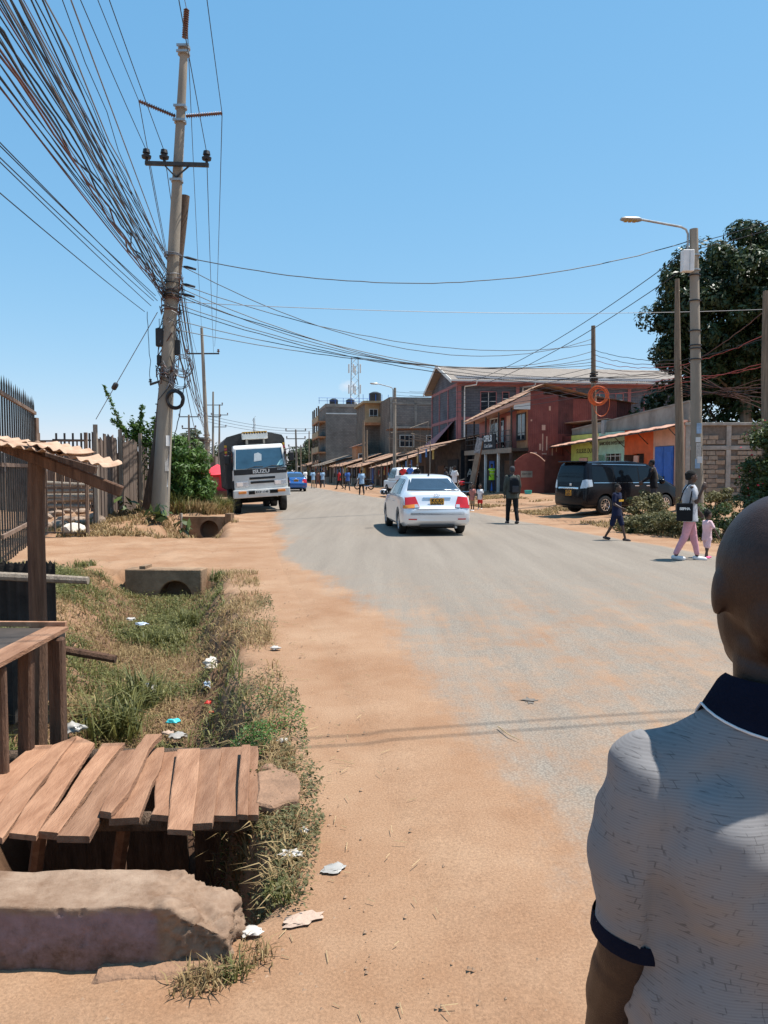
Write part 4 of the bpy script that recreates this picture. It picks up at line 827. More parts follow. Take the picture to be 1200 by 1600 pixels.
# --- red iron building with balcony
rb = house_empty('iron_building', 'two storey red corrugated iron building with balcony and rusty roof', (8.2, 44, .2), R(12.4))
lbox(MB(), .05, 6.4, .06, 8.2, 0, 5.0).obj('wall_core', 'dark_red_iron', rb)
for c_ in range(7):
    for r_, (z0, z1) in enumerate(((0, 1.75), (1.72, 3.55), (3.52, 5.35))):
        x0 = c_ * .92; top = z1 if r_ < 2 else 5.95 - .11 * x0 - .1 * math.sin(x0 * .9)
        corr(MB(), (x0, -.02 - .012 * (r_ % 2), z0), (1, 0, 0), (0, 0, 1), .93, top - z0, .115, .011, 1, k=4).obj('wall_sheet', 'red_iron' if (c_ + r_) % 4 else 'dark_red_iron', rb, True, angle=60)
for (x, z, w_, h_) in ((.9, 3.05, .07, 1.0), (1.15, 3.0, .08, .8), (.75, 2.8, .12, .35), (1.5, 2.6, .07, .6), (.45, 2.45, .2, .1), (1.0, 2.4, .3, .07), (.95, 3.9, .22, .3), (1.32, 5.0, .12, .25), (.2, 4.3, .1, .1), (.65, 1.2, .05, .9), (1.75, 2.7, .06, .35)):
    lbox(MB(), x - w_ / 2, x + w_ / 2, -.05, -.046, z - h_ / 2, z + h_ / 2).obj('peeled_paint', 'peach_paint', rb)
# upper front
for y0, y1, mt in ((0, 1.6, 'orange_slab'), (1.6, 4.0, 'red_iron'), (4.0, 8.2, 'red_iron')): lbox(MB(), -.02, .04, y0, y1 - .01, 2.75, 4.95).obj('front_panel', mt, rb)
win_x(rb, .25, 1.45, 3.25, 4.7, -.03, 'dark_steel'); win_x(rb, 4.6, 5.9, 3.2, 4.7, -.03, 'white_trim')
lbox(MB(), -.07, -.022, 2.35, 3.1, 2.78, 4.75).obj('door', 'peach_paint', rb); lbox(MB(), -.06, -.021, 3.6, 4.1, 2.78, 4.7).obj('door', 'glass_dark', rb); lbox(MB(), -.07, -.063, 3.62, 3.95, 3.2, 4.2).obj('pane', 'white_paint', rb)
lbox(MB(), -1.05, 0, -.15, 8.1, 2.55, 2.72).obj('balcony_floor', 'dark_wood', rb); lbox(MB(), -1.1, -1.05, -.2, 8.1, 2.45, 2.75).obj('balcony_edge', 'grey_wood', rb)
for y in (.0, 2.0, 4.2, 6.4, 8.0):
    MB().beam((-1.0, y, -.2), (-1.0, y, 2.6), .13, .13).obj('column', 'white_trim' if y in (2.0, 4.2) else 'dark_wood', rb); MB().beam((-1.0, y, 2.6), (-1.0, y, 5.0 - .06 * y), .08, .08).obj('balcony_post', 'dark_wood', rb)
for z in (3.1, 3.45, 3.75): MB().cyl((-1.02, -.1, z), (-1.02, 8.0, z), .022, .022, 6).obj('railing_bar', 'dark_steel', rb)
for i in range(14): MB().cyl((-1.02, .2 + i * .57, 2.7), (-1.02, .2 + i * .57, 3.75), .014, .014, 5).obj('baluster', 'dark_steel', rb)
sg = lbox(MB(), -1.12, -1.07, 2.2, 4.6, 2.72, 3.62).obj('sign_board', 'black_cloth', rb)
text('sign_lettering', 'OFILSI', .52, (-1.13, 3.5, 3.38), (0, -1, 0), (0, 0, 1), 'white_paint', sg, .004, .012); text('sign_lettering', 'Cutz Salon', .32, (-1.13, 3.4, 2.95), (0, -1, 0), (0, 0, 1), 'white_paint', sg)
for i in range(9):
    y0 = -.35 + i * .98; za = 5.38 - .085 * (y0 + .3)
    a0 = Vector((-1.05, y0 + 1.0, za)); dv = Vector((2.0, 0, 1.0)); corr(MB(), a0, (0, -1, 0), dv, 1.02, dv.length, .1, .015, 2, k=4, jag=.03, seed=i).obj('roof_sheet', 'brown_roof', rb, True, angle=60)
    a1 = Vector((.2, y0 + 1.0, za + .72)); dv = Vector((.9, 0, .34)); corr(MB(), a1, (0, -1, 0), dv, 1.02, dv.length, .1, .015, 2, k=4, jag=.04, seed=i + 20).obj('ridge_sheet', 'brown_roof', rb, True, angle=60)
    a2 = Vector((.9, y0, za + 1.0)); dv = Vector((5.8, 0, -1.0 + .085 * y0)); corr(MB(), a2, (0, 1, 0), dv, 1.02, dv.length, .1, .015, 2, k=3, sag=-.1).obj('roof_sheet', 'brown_roof', rb, True, angle=60)
MB().hexa([(-1.02, -.3, 5.12), (.02, -.3, 5.3), (.02, 8.3, 4.6), (-1.02, 8.3, 4.55), (-1.02, -.3, 5.32), (.02, -.3, 5.8), (.02, 8.3, 5.1), (-1.02, 8.3, 4.62)]).obj('soffit_board', 'peach_paint', rb)
MB().hexa([(-.95, -.28, 4.9), (0.02, -.28, 4.9), (.02, -.22, 4.9), (-.95, -.22, 4.9), (-.95, -.28, 5.35), (.02, -.28, 5.85), (.02, -.22, 5.85), (-.95, -.22, 5.35)]).obj('gable_board', 'white_trim', rb)
# ground floor front
lbox(MB(), -.02, .04, 0, 8.2, -.2, 2.5).obj('front_panel', 'dark_wood', rb)
for y, mt in ((.9, 'white_trim'), (2.5, 'ochre'), (5.2, 'blue_paint')): lbox(MB(), -.08, -.021, y, y + .85, -.1, 2.05).obj('door', mt if mt != 'ochre' else 'stall_wood', rb)
lbox(MB(), -.9, -.8, 1.2, 1.28, -.2, 1.0).obj('bench_post', 'dark_wood', rb)
# red wall with arched gate at the corner
lbox(MB(), -.9, .9, -.36, -.26, -.25, 1.95).obj('gate_panel', 'red_iron', rb); lbox(MB(), .9, 4.3, -.32, -.24, -.25, 2.3).obj('gate_panel', 'dark_red_iron', rb)
mb = MB(); k = 14; arc = [(-.9 + 1.8 * i / k, 1.95 + .48 * math.sin(math.pi * i / k)) for i in range(k + 1)]; mb.add([(x, -.36, z) for x, z in arc] + [(x, -.26, z) for x, z in arc], [tuple(range(k + 1))[::-1], tuple(range(k + 1, 2 * k + 2))] + [(i, i + 1, i + k + 2, i + k + 1) for i in range(k)]); mb.obj('gate_arch', 'red_iron', rb)
mb = MB().tube([(x, -.37, z + .02) for x, z in arc[k // 2:]], .03, 6); mb.obj('arch_trim', 'peach_paint', rb, True)
pl_ = lbox(MB(), -.55, .15, -.375, -.362, 1.05, 1.42).obj('notice_plate', 'stained', rb); text('notice_lettering', 'KEEP OFF', .13, (-.2, -.38, 1.24), (1, 0, 0), (0, 0, 1), 'dark_wood', pl_)
o = MB().tube([Vector((8.0, 42.6, .2)), Vector((8.0, 42.6, .55))], [.16, .21], 14).obj('plastic_basin', M('teal', (.04, .42, .38), .4, .1), None, True); tag(o, 'small teal plastic bucket standing by the red iron wall', 'bucket')
# --- row of painted shops
sp_ = house_empty('shop_row', 'low row of painted shops in lime, mint, orange and blue under awning', (12.95, 33.8, .25), math.atan2(.2425, .97))
lbox(MB(), .25, 6, .02, 12.2, -.2, 3.4).obj('wall_core', 'dark_wood', sp_)
def shopwall(y0, y1, mt, openings):
    ys_ = [y0]; cur = y0
    for a, b_, z0, z1 in openings:
        if a > cur: lbox(MB(), 0, .2, cur, a, -.3, 3.35).obj('front_wall', mt, sp_)
        lbox(MB(), 0, .2, a, b_, z1, 3.35).obj('front_wall', mt, sp_)
        if z0 > -.2: lbox(MB(), 0, .2, a, b_, -.3, z0).obj('front_wall', mt, sp_)
        cur = b_
    if cur < y1: lbox(MB(), 0, .2, cur, y1, -.3, 3.35).obj('front_wall', mt, sp_)
shopwall(.0, 1.95, 'peach_paint', ((.35, 1.75, -.3, 2.5),)); shopwall(1.96, 4.4, 'orange_paint', ((2.7, 3.6, -.3, 2.2),)); shopwall(4.41, 6.9, 'mint_paint', ((4.7, 6.2, .7, 2.25),)); shopwall(6.91, 9.9, 'lime_paint', ((8.0, 8.9, -.3, 2.1),)); shopwall(9.91, 12.2, 'dark_red_iron', ())
for y0 in (.36, 1.06):
    d_ = lbox(MB(), -.06, .02, y0, y0 + .67, -.25, 2.48).obj('door', 'blue_paint', sp_)
    for z in (.1, .85, 1.6): lbox(MB(), -.075, -.055, y0 + .07, y0 + .6, z, z + .62).obj('door_panel', 'blue_paint', d_)
    lbox(MB(), -.1, -.06, y0 + (.58 if y0 < 1 else .05), y0 + (.62 if y0 < 1 else .09), 1.0, 1.15).obj('handle', 'dark_steel', d_)
MB().hexa([(-.5, 3.62, -.25), (-.46, 3.58, -.25), (.05, 3.58, -.25), (.05, 3.64, -.25), (-.5, 3.62, 2.15), (-.46, 3.58, 2.15), (.05, 3.58, 2.15), (.05, 3.64, 2.15)]).obj('door', 'stall_wood', sp_)
lbox(MB(), -.3, -.22, 2.75, 3.1, .2, 2.1).obj('hung_goods', 'peach_paint', sp_); lbox(MB(), -.05, .02, 8.02, 8.88, -.25, 2.08).obj('door', 'peach_paint', sp_)
for i in range(4): lbox(MB(), -.03, .0, 4.75 + i * .45, 4.78 + i * .45, .7, 2.25).obj('grille_bar', 'white_trim', sp_)
for i in range(4): lbox(MB(), -.035, -.005, 4.7, 6.2, .85 + i * .42, .88 + i * .42).obj('grille_bar', 'white_trim', sp_)
MB().box((-.3, 6.3, 1.45), (.6, .04, 1.5), (0, 0, .3)).obj('shutter', 'mint_paint', sp_)
text('shop_lettering', 'BAMCHENS INVESTMENT', .24, (-.006, 5.6, 2.78), (0, -1, 0), (0, 0, 1), 'dark_wood', sp_, .003, .006, sx=.88); text('shop_lettering', 'SULSUS DUKA', .34, (-.006, 8.2, 2.45), (0, -1, 0), (0, 0, 1), 'dark_wood', sp_, .003, .006); text('shop_lettering', 'MPESA', .2, (-.006, 7.4, 2.9), (0, -1, 0), (0, 0, 1), 'dark_wood', sp_)
lbox(MB(), -.12, .24, -.22, -.0, -.3, 3.6).obj('end_pilaster', 'peach_paint', sp_)
for i in range(13):
    y0 = -.25 + i; zf = 3.28 - .048 * y0; a0 = Vector((-.85, y0 + 1.0, zf - .05)); dv = Vector((1.25, 0, .33)); corr(MB(), a0, (0, -1, 0), dv, 1.03, dv.length, .1, .014, 1, k=4, jag=.01, seed=i).obj('awning_sheet', 'rust_roof', sp_, True, angle=60)
MB().beam((-.82, -.25, 3.22), (-.82, 12.7, 2.6), .04, .06).obj('awning_beam', 'dark_steel', sp_)
for y in (0, 2.4, 4.4, 6.9, 9.9): z = 3.2 - .048 * y; MB().beam((-.8, y, z), (.02, y, z + .2), .03, .04).obj('awning_bracket', 'dark_steel', sp_); MB().beam((-.55, y, z + .04), (.0, y, z - .45), .025, .03).obj('awning_bracket', 'dark_steel', sp_)
MB().hexa([(.3, -.2, 3.3), (.55, -.2, 3.3), (.55, 10.4, 2.9), (.3, 10.4, 2.9), (.3, -.2, 4.4), (.55, -.2, 4.4), (.55, 10.4, 3.7), (.3, 10.4, 3.7)]).obj('parapet', 'stained', sp_)
MB().hexa([(.27, -.22, 4.38), (.6, -.22, 4.38), (.6, 10.4, 3.68), (.27, 10.4, 3.68), (.27, -.22, 4.45), (.6, -.22, 4.45), (.6, 10.4, 3.76), (.27, 10.4, 3.76)]).obj('coping', 'stained', sp_)
MB().box((1.5, 9.6, 4.0), (2.5, 5, .05), (0, .1, .1)).obj('roof_sheet', 'brown_roof', sp_); MB().box((.0, 6.4, 3.65), (.12, .3, .7)).obj('meter_box', 'galv', sp_)
# --- boundary wall of rough stone blocks
bw_ = thing('boundary_wall', 'rough stone block boundary wall with concrete columns beside the shops', 'wall', (13.15, 33.6, .1), R(-5)); rr = random.Random(4)
M('block_a', (.30, .235, .175), .93, .22, 6, .9, 35); M('block_b', (.24, .19, .15), .93, .25, 6, .9, 35); M('mortar', (.16, .13, .105), .95, .2, 8, .4)
lbox(MB(), 0, 6.4, .06, .26, -.3, 3.55).obj('mortar_core', 'mortar', bw_)
shapes = []
for k in range(5):
    mb = MB(); lbox(mb, -.19, .19, 0, .14, -.085, .085); mb.v = [(x + rr.uniform(-.012, .012), y + (rr.uniform(-.03, .01) if y < .01 else 0), z + rr.uniform(-.01, .01)) for x, y, z in mb.v]; shapes.append(mb)
xcol = (0.0, 1.72, 3.45, 5.18); proto = {}
for ci, xc in enumerate(xcol):
    lbox(MB(), xc, xc + .2, -.02, .24, -.3, 3.5).obj('column', 'concrete', bw_, bevel=.01)
    if ci == 3 and False: break
    for r_ in range(15):
        z = .1 + r_ * .2
        if 2.4 < z < 2.68: continue
        if z > 2.6: z += .08
        if z > 3.32: continue
        off = .2 * (r_ % 2)
        for c_ in range(5):
            x = xc + .22 + c_ * .405 - off * .5 + .15
            if x - .17 < xc + .2 or x + .17 > xc + 1.74: continue
            key = (rr.randrange(5), rr.choice(['block_a', 'block_a', 'block_b']))
            if key not in proto:
                o = shapes[key[0]].obj('block', key[1], bw_); proto[key] = o
            else:
                o = proto[key].copy(); COL.objects.link(o)
            o.location = (x, rr.uniform(-.012, .012), z)
lbox(MB(), 0, 6.9, -.03, .2, 2.44, 2.62).obj('ring_beam', 'concrete', bw_, bevel=.01); lbox(MB(), -.05, 6.9, -.06, .3, 3.5, 3.62).obj('coping', 'concrete', bw_, bevel=.01); lbox(MB(), 0, 6.9, -.08, .2, -.3, .02).obj('plinth', 'stained', bw_)
# --- unfinished and tall blocks up the street
tbk = house_empty('apartment_block', 'tall plain grey block with orange edged balconies and rooftop tanks', (-7.9, 105, 0), R(10))
lbox(MB(), 0, 5.9, 0, 10, 0, 10.3).obj('wall', 'grey_block_pale', tbk); lbox(MB(), -.05, 6.0, -.06, 10, 10.3, 10.7).obj('parapet', 'stained', tbk)
for z in (2.6, 9.3): lbox(MB(), 0, 5.9, -.05, .0, z, z + .16).obj('ring_beam', 'white_trim', tbk)
for z in (1.9, 4.0, 6.1, 8.2): lbox(MB(), -1.1, -.01, .4, 10, z, z + .2).obj('balcony_slab', 'orange_slab', tbk); lbox(MB(), -1.1, -1.0, .4, 10, z + .2, z + .9).obj('balcony_wall', 'orange_slab' if z < 2 else 'tan_plaster', tbk)
for y in (.5, 3.5, 7, 9.8): lbox(MB(), -1.05, -.85, y, y + .2, 0, 10.4).obj('column', 'brown_block', tbk)
for x, c in ((1.3, 'black_plastic'), (3.6, 'black_plastic')): MB().tube([(x, 2, 10.7), (x, 2, 11.4), (x, 2, 11.6)], [.6, .6, .25], 14).obj('water_tank', c, tbk, True)
for i in range(7): MB().cyl((-.9 + i * 1.1, .1, 10.7), (-.9 + i * 1.1, .1, 11.5), .03, .03, 5).obj('roof_rail_post', 'blue_paint', tbk)
for z in (11.1, 11.5): MB().cyl((-1, .1, z), (5.9, .1, z), .025, .025, 5).obj('roof_rail', 'blue_paint', tbk)
ub = house_empty('apartment_block', 'tan upper storey house with balcony and rooftop tank in mid street', (-2.3, 92, 0), R(9))
lbox(MB(), 0, 4.0, 0, 8, 0, 9.6).obj('wall', 'brown_block', ub); lbox(MB(), -.1, 4.1, -.9, 0, 7.0, 7.3).obj('balcony_slab', 'orange_slab', ub); lbox(MB(), -.1, 2.0, -.95, -.85, 7.3, 8.0).obj('balcony_wall', 'tan_plaster', ub)
lbox(MB(), .02, 4.0, -.03, -.0, 7.3, 9.6).obj('plaster', 'tan_plaster', ub); lbox(MB(), -.3, 2.9, -1.0, 8.2, 9.6, 9.85).obj('roof_slab', 'tan_plaster', ub); MB().tube([(1.4, 1, 9.85), (1.4, 1, 10.9), (1.4, 1, 11.1)], [.75, .75, .3], 14).obj('water_tank', 'black_plastic', ub, True)
for x, z in ((2.3, 7.6), (3.3, 7.6), (2.4, 4.7), (.6, 7.5)): win_y(ub, x, x + .9, z, z + 1.4, -.04, 'white_trim', 2, 1)
for i in range(5): MB().cyl((-.3 + i * .75, -.9, 9.85), (-.3 + i * .75, -.9, 10.6), .03, .03, 5).obj('roof_rail_post', 'blue_paint', ub)
db_ = house_empty('apartment_block', 'half built block storey house fronted by timber scaffolding', (.6, 85, 0), R(9))
lbox(MB(), 0, 5.6, 0, 8, 0, 9.7).obj('wall', 'brown_block', db_); lbox(MB(), .1, 5.7, -.08, 0, 6.4, 9.7).obj('upper_wall', 'grey_block_pale', db_)
for z in (6.3, 8.9): lbox(MB(), 0, 5.7, -.14, -.081, z, z + .22).obj('ring_beam', 'stained', db_)
for x in (.05, 2.8, 5.5): lbox(MB(), x, x + .25, -.14, -.082, 6.5, 9.7).obj('column', 'stained', db_)
for x in (1.2, 4.2): win_y(db_, x, x + 1.5, 4.3, 5.5, -.02, 'white_trim', 3, 1)
lbox(MB(), -.2, 5.8, -1.3, 0, 2.9, 3.1).obj('balcony_slab', 'stained', db_)
for i in range(8): MB().cyl((-.3 + i * .85, -1.6, 0), (-.25 + i * .85, -1.6, 6.5 + rr.uniform(-.6, .5)), .05, .04, 6).obj('scaffold_pole', 'grey_wood', db_)
for i in range(14): z = 2 + rr.random() * 4.4; x = rr.uniform(-.6, 3); MB().cyl((x, -1.65 - rr.random() * .4, z), (x + rr.uniform(2, 4), -1.65, z + rr.uniform(-.6, .9)), .045, .04, 6).obj('scaffold_pole', 'grey_wood', db_)
for i in range(4): MB().box((2.6, -1.3 - .2 * i, 6.05 + .05 * i), (6.4, .2, .05), (0, rr.uniform(-.05, .02), 0)).obj('scaffold_board', 'plank', db_)
for i in range(20): MB().cyl((0 + i * .3, -1.25, 3.1), (0 + i * .3, -1.25, 4.0), .015, .015, 4).obj('baluster', 'dark_steel', db_)
ob = house_empty('kiosk_house', 'small orange plastered house squeezed behind the far stalls', (-2.6, 90, 0), R(9)); lbox(MB(), -.9, .2, -2, 2, 0, 4.4).obj('wall', 'orange_slab', ob); MB().slab([(-1.2, -2.3, 4.4), (.4, -2.3, 4.9), (.4, 2.2, 4.9), (-1.2, 2.2, 4.4)], .06).obj('roof', 'rust_roof', ob); win_y(ob, -.6, -.1, 2.6, 3.5, -2, 'white_trim', 1)
# telecom tower
tw = thing('telecom_tower', 'slim white lattice telecom tower with antenna panels above the roofs', 'tower', (-4.9, 130, 0)); HT = 20.6
for (sx, sy) in ((-1, -1), (1, -1), (-1, 1), (1, 1)): MB().cyl((sx * 1.0, sy * 1.0, 0), (sx * .55, sy * .55, HT), .06, .05, 6).obj('leg', 'galv', tw)
for i in range(16):
    z0, z1 = HT * i / 16, HT * (i + 1) / 16; w0 = 1 - .45 * i / 16; w1 = 1 - .45 * (i + 1) / 16
    for (a, b_) in (((-1, -1), (1, -1)), ((1, -1), (1, 1)), ((1, 1), (-1, 1)), ((-1, 1), (-1, -1))): MB().cyl((a[0] * w0, a[1] * w0, z0), (b_[0] * w1, b_[1] * w1, z1), .028, .028, 4).obj('brace', 'galv', tw)
for z in (15.2, 18.6):
    for (x, y) in ((-.95, -.9), (.95, -.9), (0, 1.2), (-.2, -1.1)): MB().box((x, y, z), (.24, .12, 1.5)).obj('antenna_panel', 'white_trim', tw, bevel=.03)
MB().tube([(0, -1.0, 12.6), (0, -1.2, 12.6)], [.5, .45], 14).obj('dish', 'white_trim', tw, True)
mast = thing('radio_mast', 'thin distant lattice radio mast behind the truck canopy', 'mast', (-32, 190, 0))
for s in (-1, 0, 1): MB().cyl((s * .35, abs(s) * .4, 0), (s * .15, abs(s) * .2, 14.5), .06, .05, 5).obj('leg', 'galv', mast)
for i in range(14): MB().cyl((-.4 if i % 2 else .4, 0, 1 + i), (.4 if i % 2 else -.4, 0, 2 + i), .035, .035, 4).obj('brace', 'galv', mast)
# --- street stalls and shacks: (front corner x, y, length, depth, eave z front, eave z far, label)
for k_, c_ in enumerate(((.10, .22, .45), (.5, .45, .4), (.42, .07, .06), (.45, .30, .08), (.10, .11, .14))): M('cloth_h%d' % (k_ + 1), c_, .85, .2, 6)
def shack(fx, fy, ln_, dp_, ef, er, label, seed, fmat='dark_wood', roof='brown_roof', over=1.3, head=.22):
    s = house_empty('shack_shop', label, (fx, fy, 0.1), math.atan2(head, 1), 'shop'); r = random.Random(seed)
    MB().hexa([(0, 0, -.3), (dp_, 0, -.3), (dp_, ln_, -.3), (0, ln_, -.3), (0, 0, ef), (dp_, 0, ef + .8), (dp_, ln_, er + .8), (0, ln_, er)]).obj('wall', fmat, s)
    n = max(3, int(ln_ / 1.0))
    for i in range(n):
        y0 = -.3 + (ln_ + .5) * i / n; wd = (ln_ + .5) / n + .06; z = ef + (er - ef) * i / n + r.uniform(-.05, .05); a0 = Vector((-over, y0 + wd, z - .5)); dv = Vector((dp_ * .75 + over, 0, .52 * (1 + dp_ * .75 / over) * .85)); corr(MB(), a0, (0, -1, 0), dv, wd, dv.length, .12, .016, 2, k=4, jag=.08, seed=seed + i).obj('roof_sheet', roof, s, True, angle=60)
    m = max(2, int(ln_ / 2.2))
    for i in range(m + 1): y = ln_ * i / m; MB().cyl((-over + .15, y, -.3), (-over + .15, y, ef + (er - ef) * i / m - .25), .05, .045, 6).obj('post', 'grey_wood', s)
    for i in range(m):
        y = ln_ * (i + .2) / m; c = r.choice(['blue_paint', 'stall_wood', 'mint_paint', 'stained', 'rust_board', 'black_cloth']); lbox(MB(), -.06, -.002, y, y + ln_ * .5 / m, -.1, 1.9).obj('door', c, s)
        for q in range(3):
            yy = y + rnd.uniform(-.3, .8); MB().box((-over + .25 + rnd.uniform(0, .5), yy, ef + (er - ef) * yy / ln_ - .95 + rnd.uniform(-.15, .1)), (.04, .32, .55 + rnd.uniform(-.2, .2))).obj('hung_goods', rnd.choice(['cloth_h1', 'cloth_h2', 'cloth_h3', 'cloth_h4', 'cloth_h5']), s)
        MB().box((-over + .5, y + .4, .35), (.5, ln_ * .35 / m, .8)).obj('stall_counter', r.choice(['stall_wood', 'stained', 'rust_board_b']), s)
    return s
s1 = shack(5.2, 52.2, 6.2, 4.5, 3.75, 3.2, 'dark timber shop with long rusty roof next to the balcony building', 1, over=2.3)
mb = text_mb('Fresh', .7); 
sgb = lbox(MB(), -.1, -.03, .4, 2.6, .6, 2.3).obj('sign_board', 'black_cloth', s1); text('sign_lettering', 'Afro', .8, (-.11, 1.5, 1.5), (0, -1, 0), (0, 0, 1), 'white_paint', sgb)
lbox(MB(), .0, 4.4, -.03, -.003, -.2, 2.9).obj('side_wall', 'black_cloth', s1); text('sign_lettering', 'Afro', .75, (1.1, -.04, 1.35), (1, 0, 0), (0, 0, 1), 'white_paint', s1, .004, .01)
shack(3.2, 59.3, 5.5, 4, 3.0, 2.6, 'row shack with stepped rusty roof sheets beyond the timber shop', 2, 'rust_board', over=1.6)
shack(1.6, 66, 7, 4, 2.5, 2.3, 'dark stall row with pale hanging goods behind the pickup', 3, over=1.5)
shack(-.9, 74, 8, 4, 2.45, 2.35, 'brown stall row with low roof at the middle of the street', 4, 'rust_board', over=1.4)
shack(-3.2, 83, 9, 4, 2.5, 2.5, 'far stall row with blue cloths in front of the grey block', 5, over=1.4)
shack(-5.9, 93, 12, 4, 2.7, 2.6, 'long low stall row below the tall grey block', 6, 'rust_board', roof='roof_tan', over=1.4)
shack(-10.0, 112, 30, 5, 2.7, 3.0, 'hazy farthest stall row at the end of the right street side', 7, over=1.4, head=.13)
shack(-27, 100, 20, 5, 2.6, 2.9, 'far low shack row beyond the truck on the ditch side', 8, 'rust_board_b', head=.2)
pbz = house_empty('building', 'pale low concrete house far behind the roadside shrub', (-33, 112, 0), R(9)); lbox(MB(), 0, 7, 0, 8, 0, 6.2).obj('wall', 'brown_block', pbz); lbox(MB(), -.3, 7.3, -.3, 8, 6.2, 6.5).obj('roof_slab', 'stained', pbz); win_y(pbz, 2, 3.2, 3.6, 4.8, 0, 'white_trim'); win_y(pbz, 4.5, 5.6, 3.6, 4.8, 0, 'white_trim')
# ------------------------------------------------------------------ right side poles and lamps
def lamp(base, top, armend, label, r0, r1, box=False, headl=.62):
    l = thing('street_lamp', label, 'street lamp', base); base = Vector(base); top = Vector(top); ae = Vector(armend)
    MB().tube([base.lerp(top, i / 6) for i in range(7)], [r0 + (r1 - r0) * i / 6 for i in range(7)], 16).obj('shaft', 'pole_concrete', l, True, True)
    s = -1 if ae.x < top.x else 1; e0 = top + Vector((s * (r1 + .05), 0, -.9)); e1 = top + Vector((s * (r1 + .05), 0, -.15)); d = (ae - e1)
    MB().tube([e0, e1, e1 + Vector((s * .06, 0, .14)), e1 + Vector((s * .22, 0, .22)), ae - Vector((s * headl * .8, 0, 0.0))], .035, 8).obj('arm', 'galv', l, True, True)
    h = MB(); hd = Vector((s, 0, .04)).normalized(); h.tube([ae - hd * headl, ae - hd * (headl * .85), ae - hd * .1, ae], [(.05, .05), (.13, .07), (.15, .06), (.11, .03)], 12, axes=((0, 1, 0), (0, 0, 1))); hh = h.obj('lamp_head', 'galv', l, True, True)
    for i in range(3): MB().box(ae - hd * (.16 + .13 * i) - Vector((0, 0, .055)), (.09, .18, .03)).obj('led_panel', 'ochre', hh, False, True)
    for f in (.86, .91): c = base.lerp(top, f); MB().cyl(c - Vector((0, 0, .02)), c + Vector((0, 0, .02)), r1 + .05, r1 + .05, 14).obj('band', 'galv', l, True, True)
    return l
lb = Q(1090, 815, 24); lb.z = Hs(lb.x, lb.y) - .1; lt = Q(1084, 358, 24)
l1 = lamp(lb, lt, Q(970, 342, 23.6), 'tall concrete street lamp post with white meter box near the woman', .185, .125)
bxm = MB().box(Q(1074, 408, 23.8), (.34, .24, .64)).obj('meter_box', 'white_paint', l1, False, True, bevel=.012); MB().box(Q(1074, 408, 23.8) + Vector((.03, -.125, 0)), (.012, .006, .6)).obj('door_seam', 'galv', bxm, False, True)
for py in (430, 470, 517, 540, 545, 562): c = lb.lerp(lt, (815 - py) / 457.0); MB().cyl(c - Vector((0, 0, .015)), c + Vector((0, 0, .015)), .185, .185, 14).obj('strap', 'cable_black', l1, True, True)
for (py, h_, mt) in ((672, .32, 'blue_paint'), (690, .15, 'white_paint'), (708, .5, 'plastic_white'), (728, .3, 'blue_paint'), (722, .2, 'white_paint')):
    c = lb.lerp(lt, (815 - py) / 457.0); MB().box(c + Vector((rnd.uniform(-.06, .02), -.176, 0)), (.16, .01, h_), (0, 0, .1)).obj('torn_poster', M('poster_blue', (.30, .42, .55), .7, .2, 8) if mt == 'blue_paint' else mt, l1, False, True)
f2b = Vector((.8, 60, 0)); lamp(f2b, Q(617, 606, 60), Q(578, 599, 59.8), 'slender street lamp post rising before the half built block', .15, .10)
f3b = Vector((-9.0, 112, 0)); f3b.x = Q(516, 735, 112).x; lamp(f3b, Q(516, 665, 112), Q(488, 662, 112), 'distant street lamp post in front of the tall grey block', .17, .12)
def wpole(px, pyt, Y, label, r0, r1, pxb=None, mat='pole_wood', cat='pole'):
    t_ = Q(px, pyt, Y); b_ = Q(pxb or px, 735, Y); b_.z = Hs(b_.x, Y) - .1
    o = MB().tube([b_, b_.lerp(t_, .33) + Vector((.02, 0, 0)), b_.lerp(t_, .66) + Vector((-.02, 0, 0)), t_], [r0, r0 * .9 + r1 * .1, (r0 + r1) / 2, r1], 12).obj('wooden_pole', mat, None, True, origin=b_); return tag(o, label, cat), b_, t_
w1, w1b, w1t = wpole(927, 509, 33, 'grey wooden pole with orange cable coil behind the black van', .13, .09, 931)
w2, w2b, w2t = wpole(1058, 436, 26, 'bare wooden pole just left of the tall lamp post', .15, .07, 1064)
w3, w3b, w3t = wpole(1198, 455, 22, 'wooden pole at the very right edge above the hedge', .13, .1, 1198)
for px, pyt, Y, lab in ((568, 657, 80, 'thin wooden pole in front of the small orange house'), (573, 672, 82, 'second thin wooden pole beside the orange house'), (483, 674, 150, 'distant wooden pole right of the blue car'), (487, 700, 150, 'short distant pole leaning beside its taller neighbour'), (470, 695, 160, 'faint far pole between the truck mirror and trees')): wpole(px, pyt, Y, lab, .15, .1)
P6b = Vector((Q(464, 735, 120).x, 120, 0)); far_pole(P6b, Q(462, 671, 120), .2, .12, 'distant power pole with three crossarms right of the truck mirror', ((.97, 1.6), (.82, 1.5), (.66, 1.2)), 'grey_wood')
cl_o = MB()
for i in range(6): cl_o.ring(Q(935 + rnd.uniform(-2, 2), 617 + rnd.uniform(-3, 3), 32.8), (.1, 1, rnd.uniform(-.1, .1)), .34 + rnd.uniform(-.05, .06), .022, 28, 6)
cl_o.ring(Q(940, 630, 32.8), (.1, 1, 0), .55, .014, 28, 5, sx=.6); o = cl_o.obj('cable_coil', M('cable_orange', (.62, .12, .03), .5, .15), None, True); tag(o, 'bright orange cable coil hanging on the wooden pole behind the van', 'cable coil')
cw = MB()
for i in range(5): cw.ring(w1b.lerp(w1t, .69 + .012 * i), (rnd.uniform(-.2, .2), 0, 1), .16, .03, 14, 5)
tag(cw.obj('cable_coil', 'cable_black', None, True), 'black cable wrapped round the pole above the orange coil', 'cable coil')
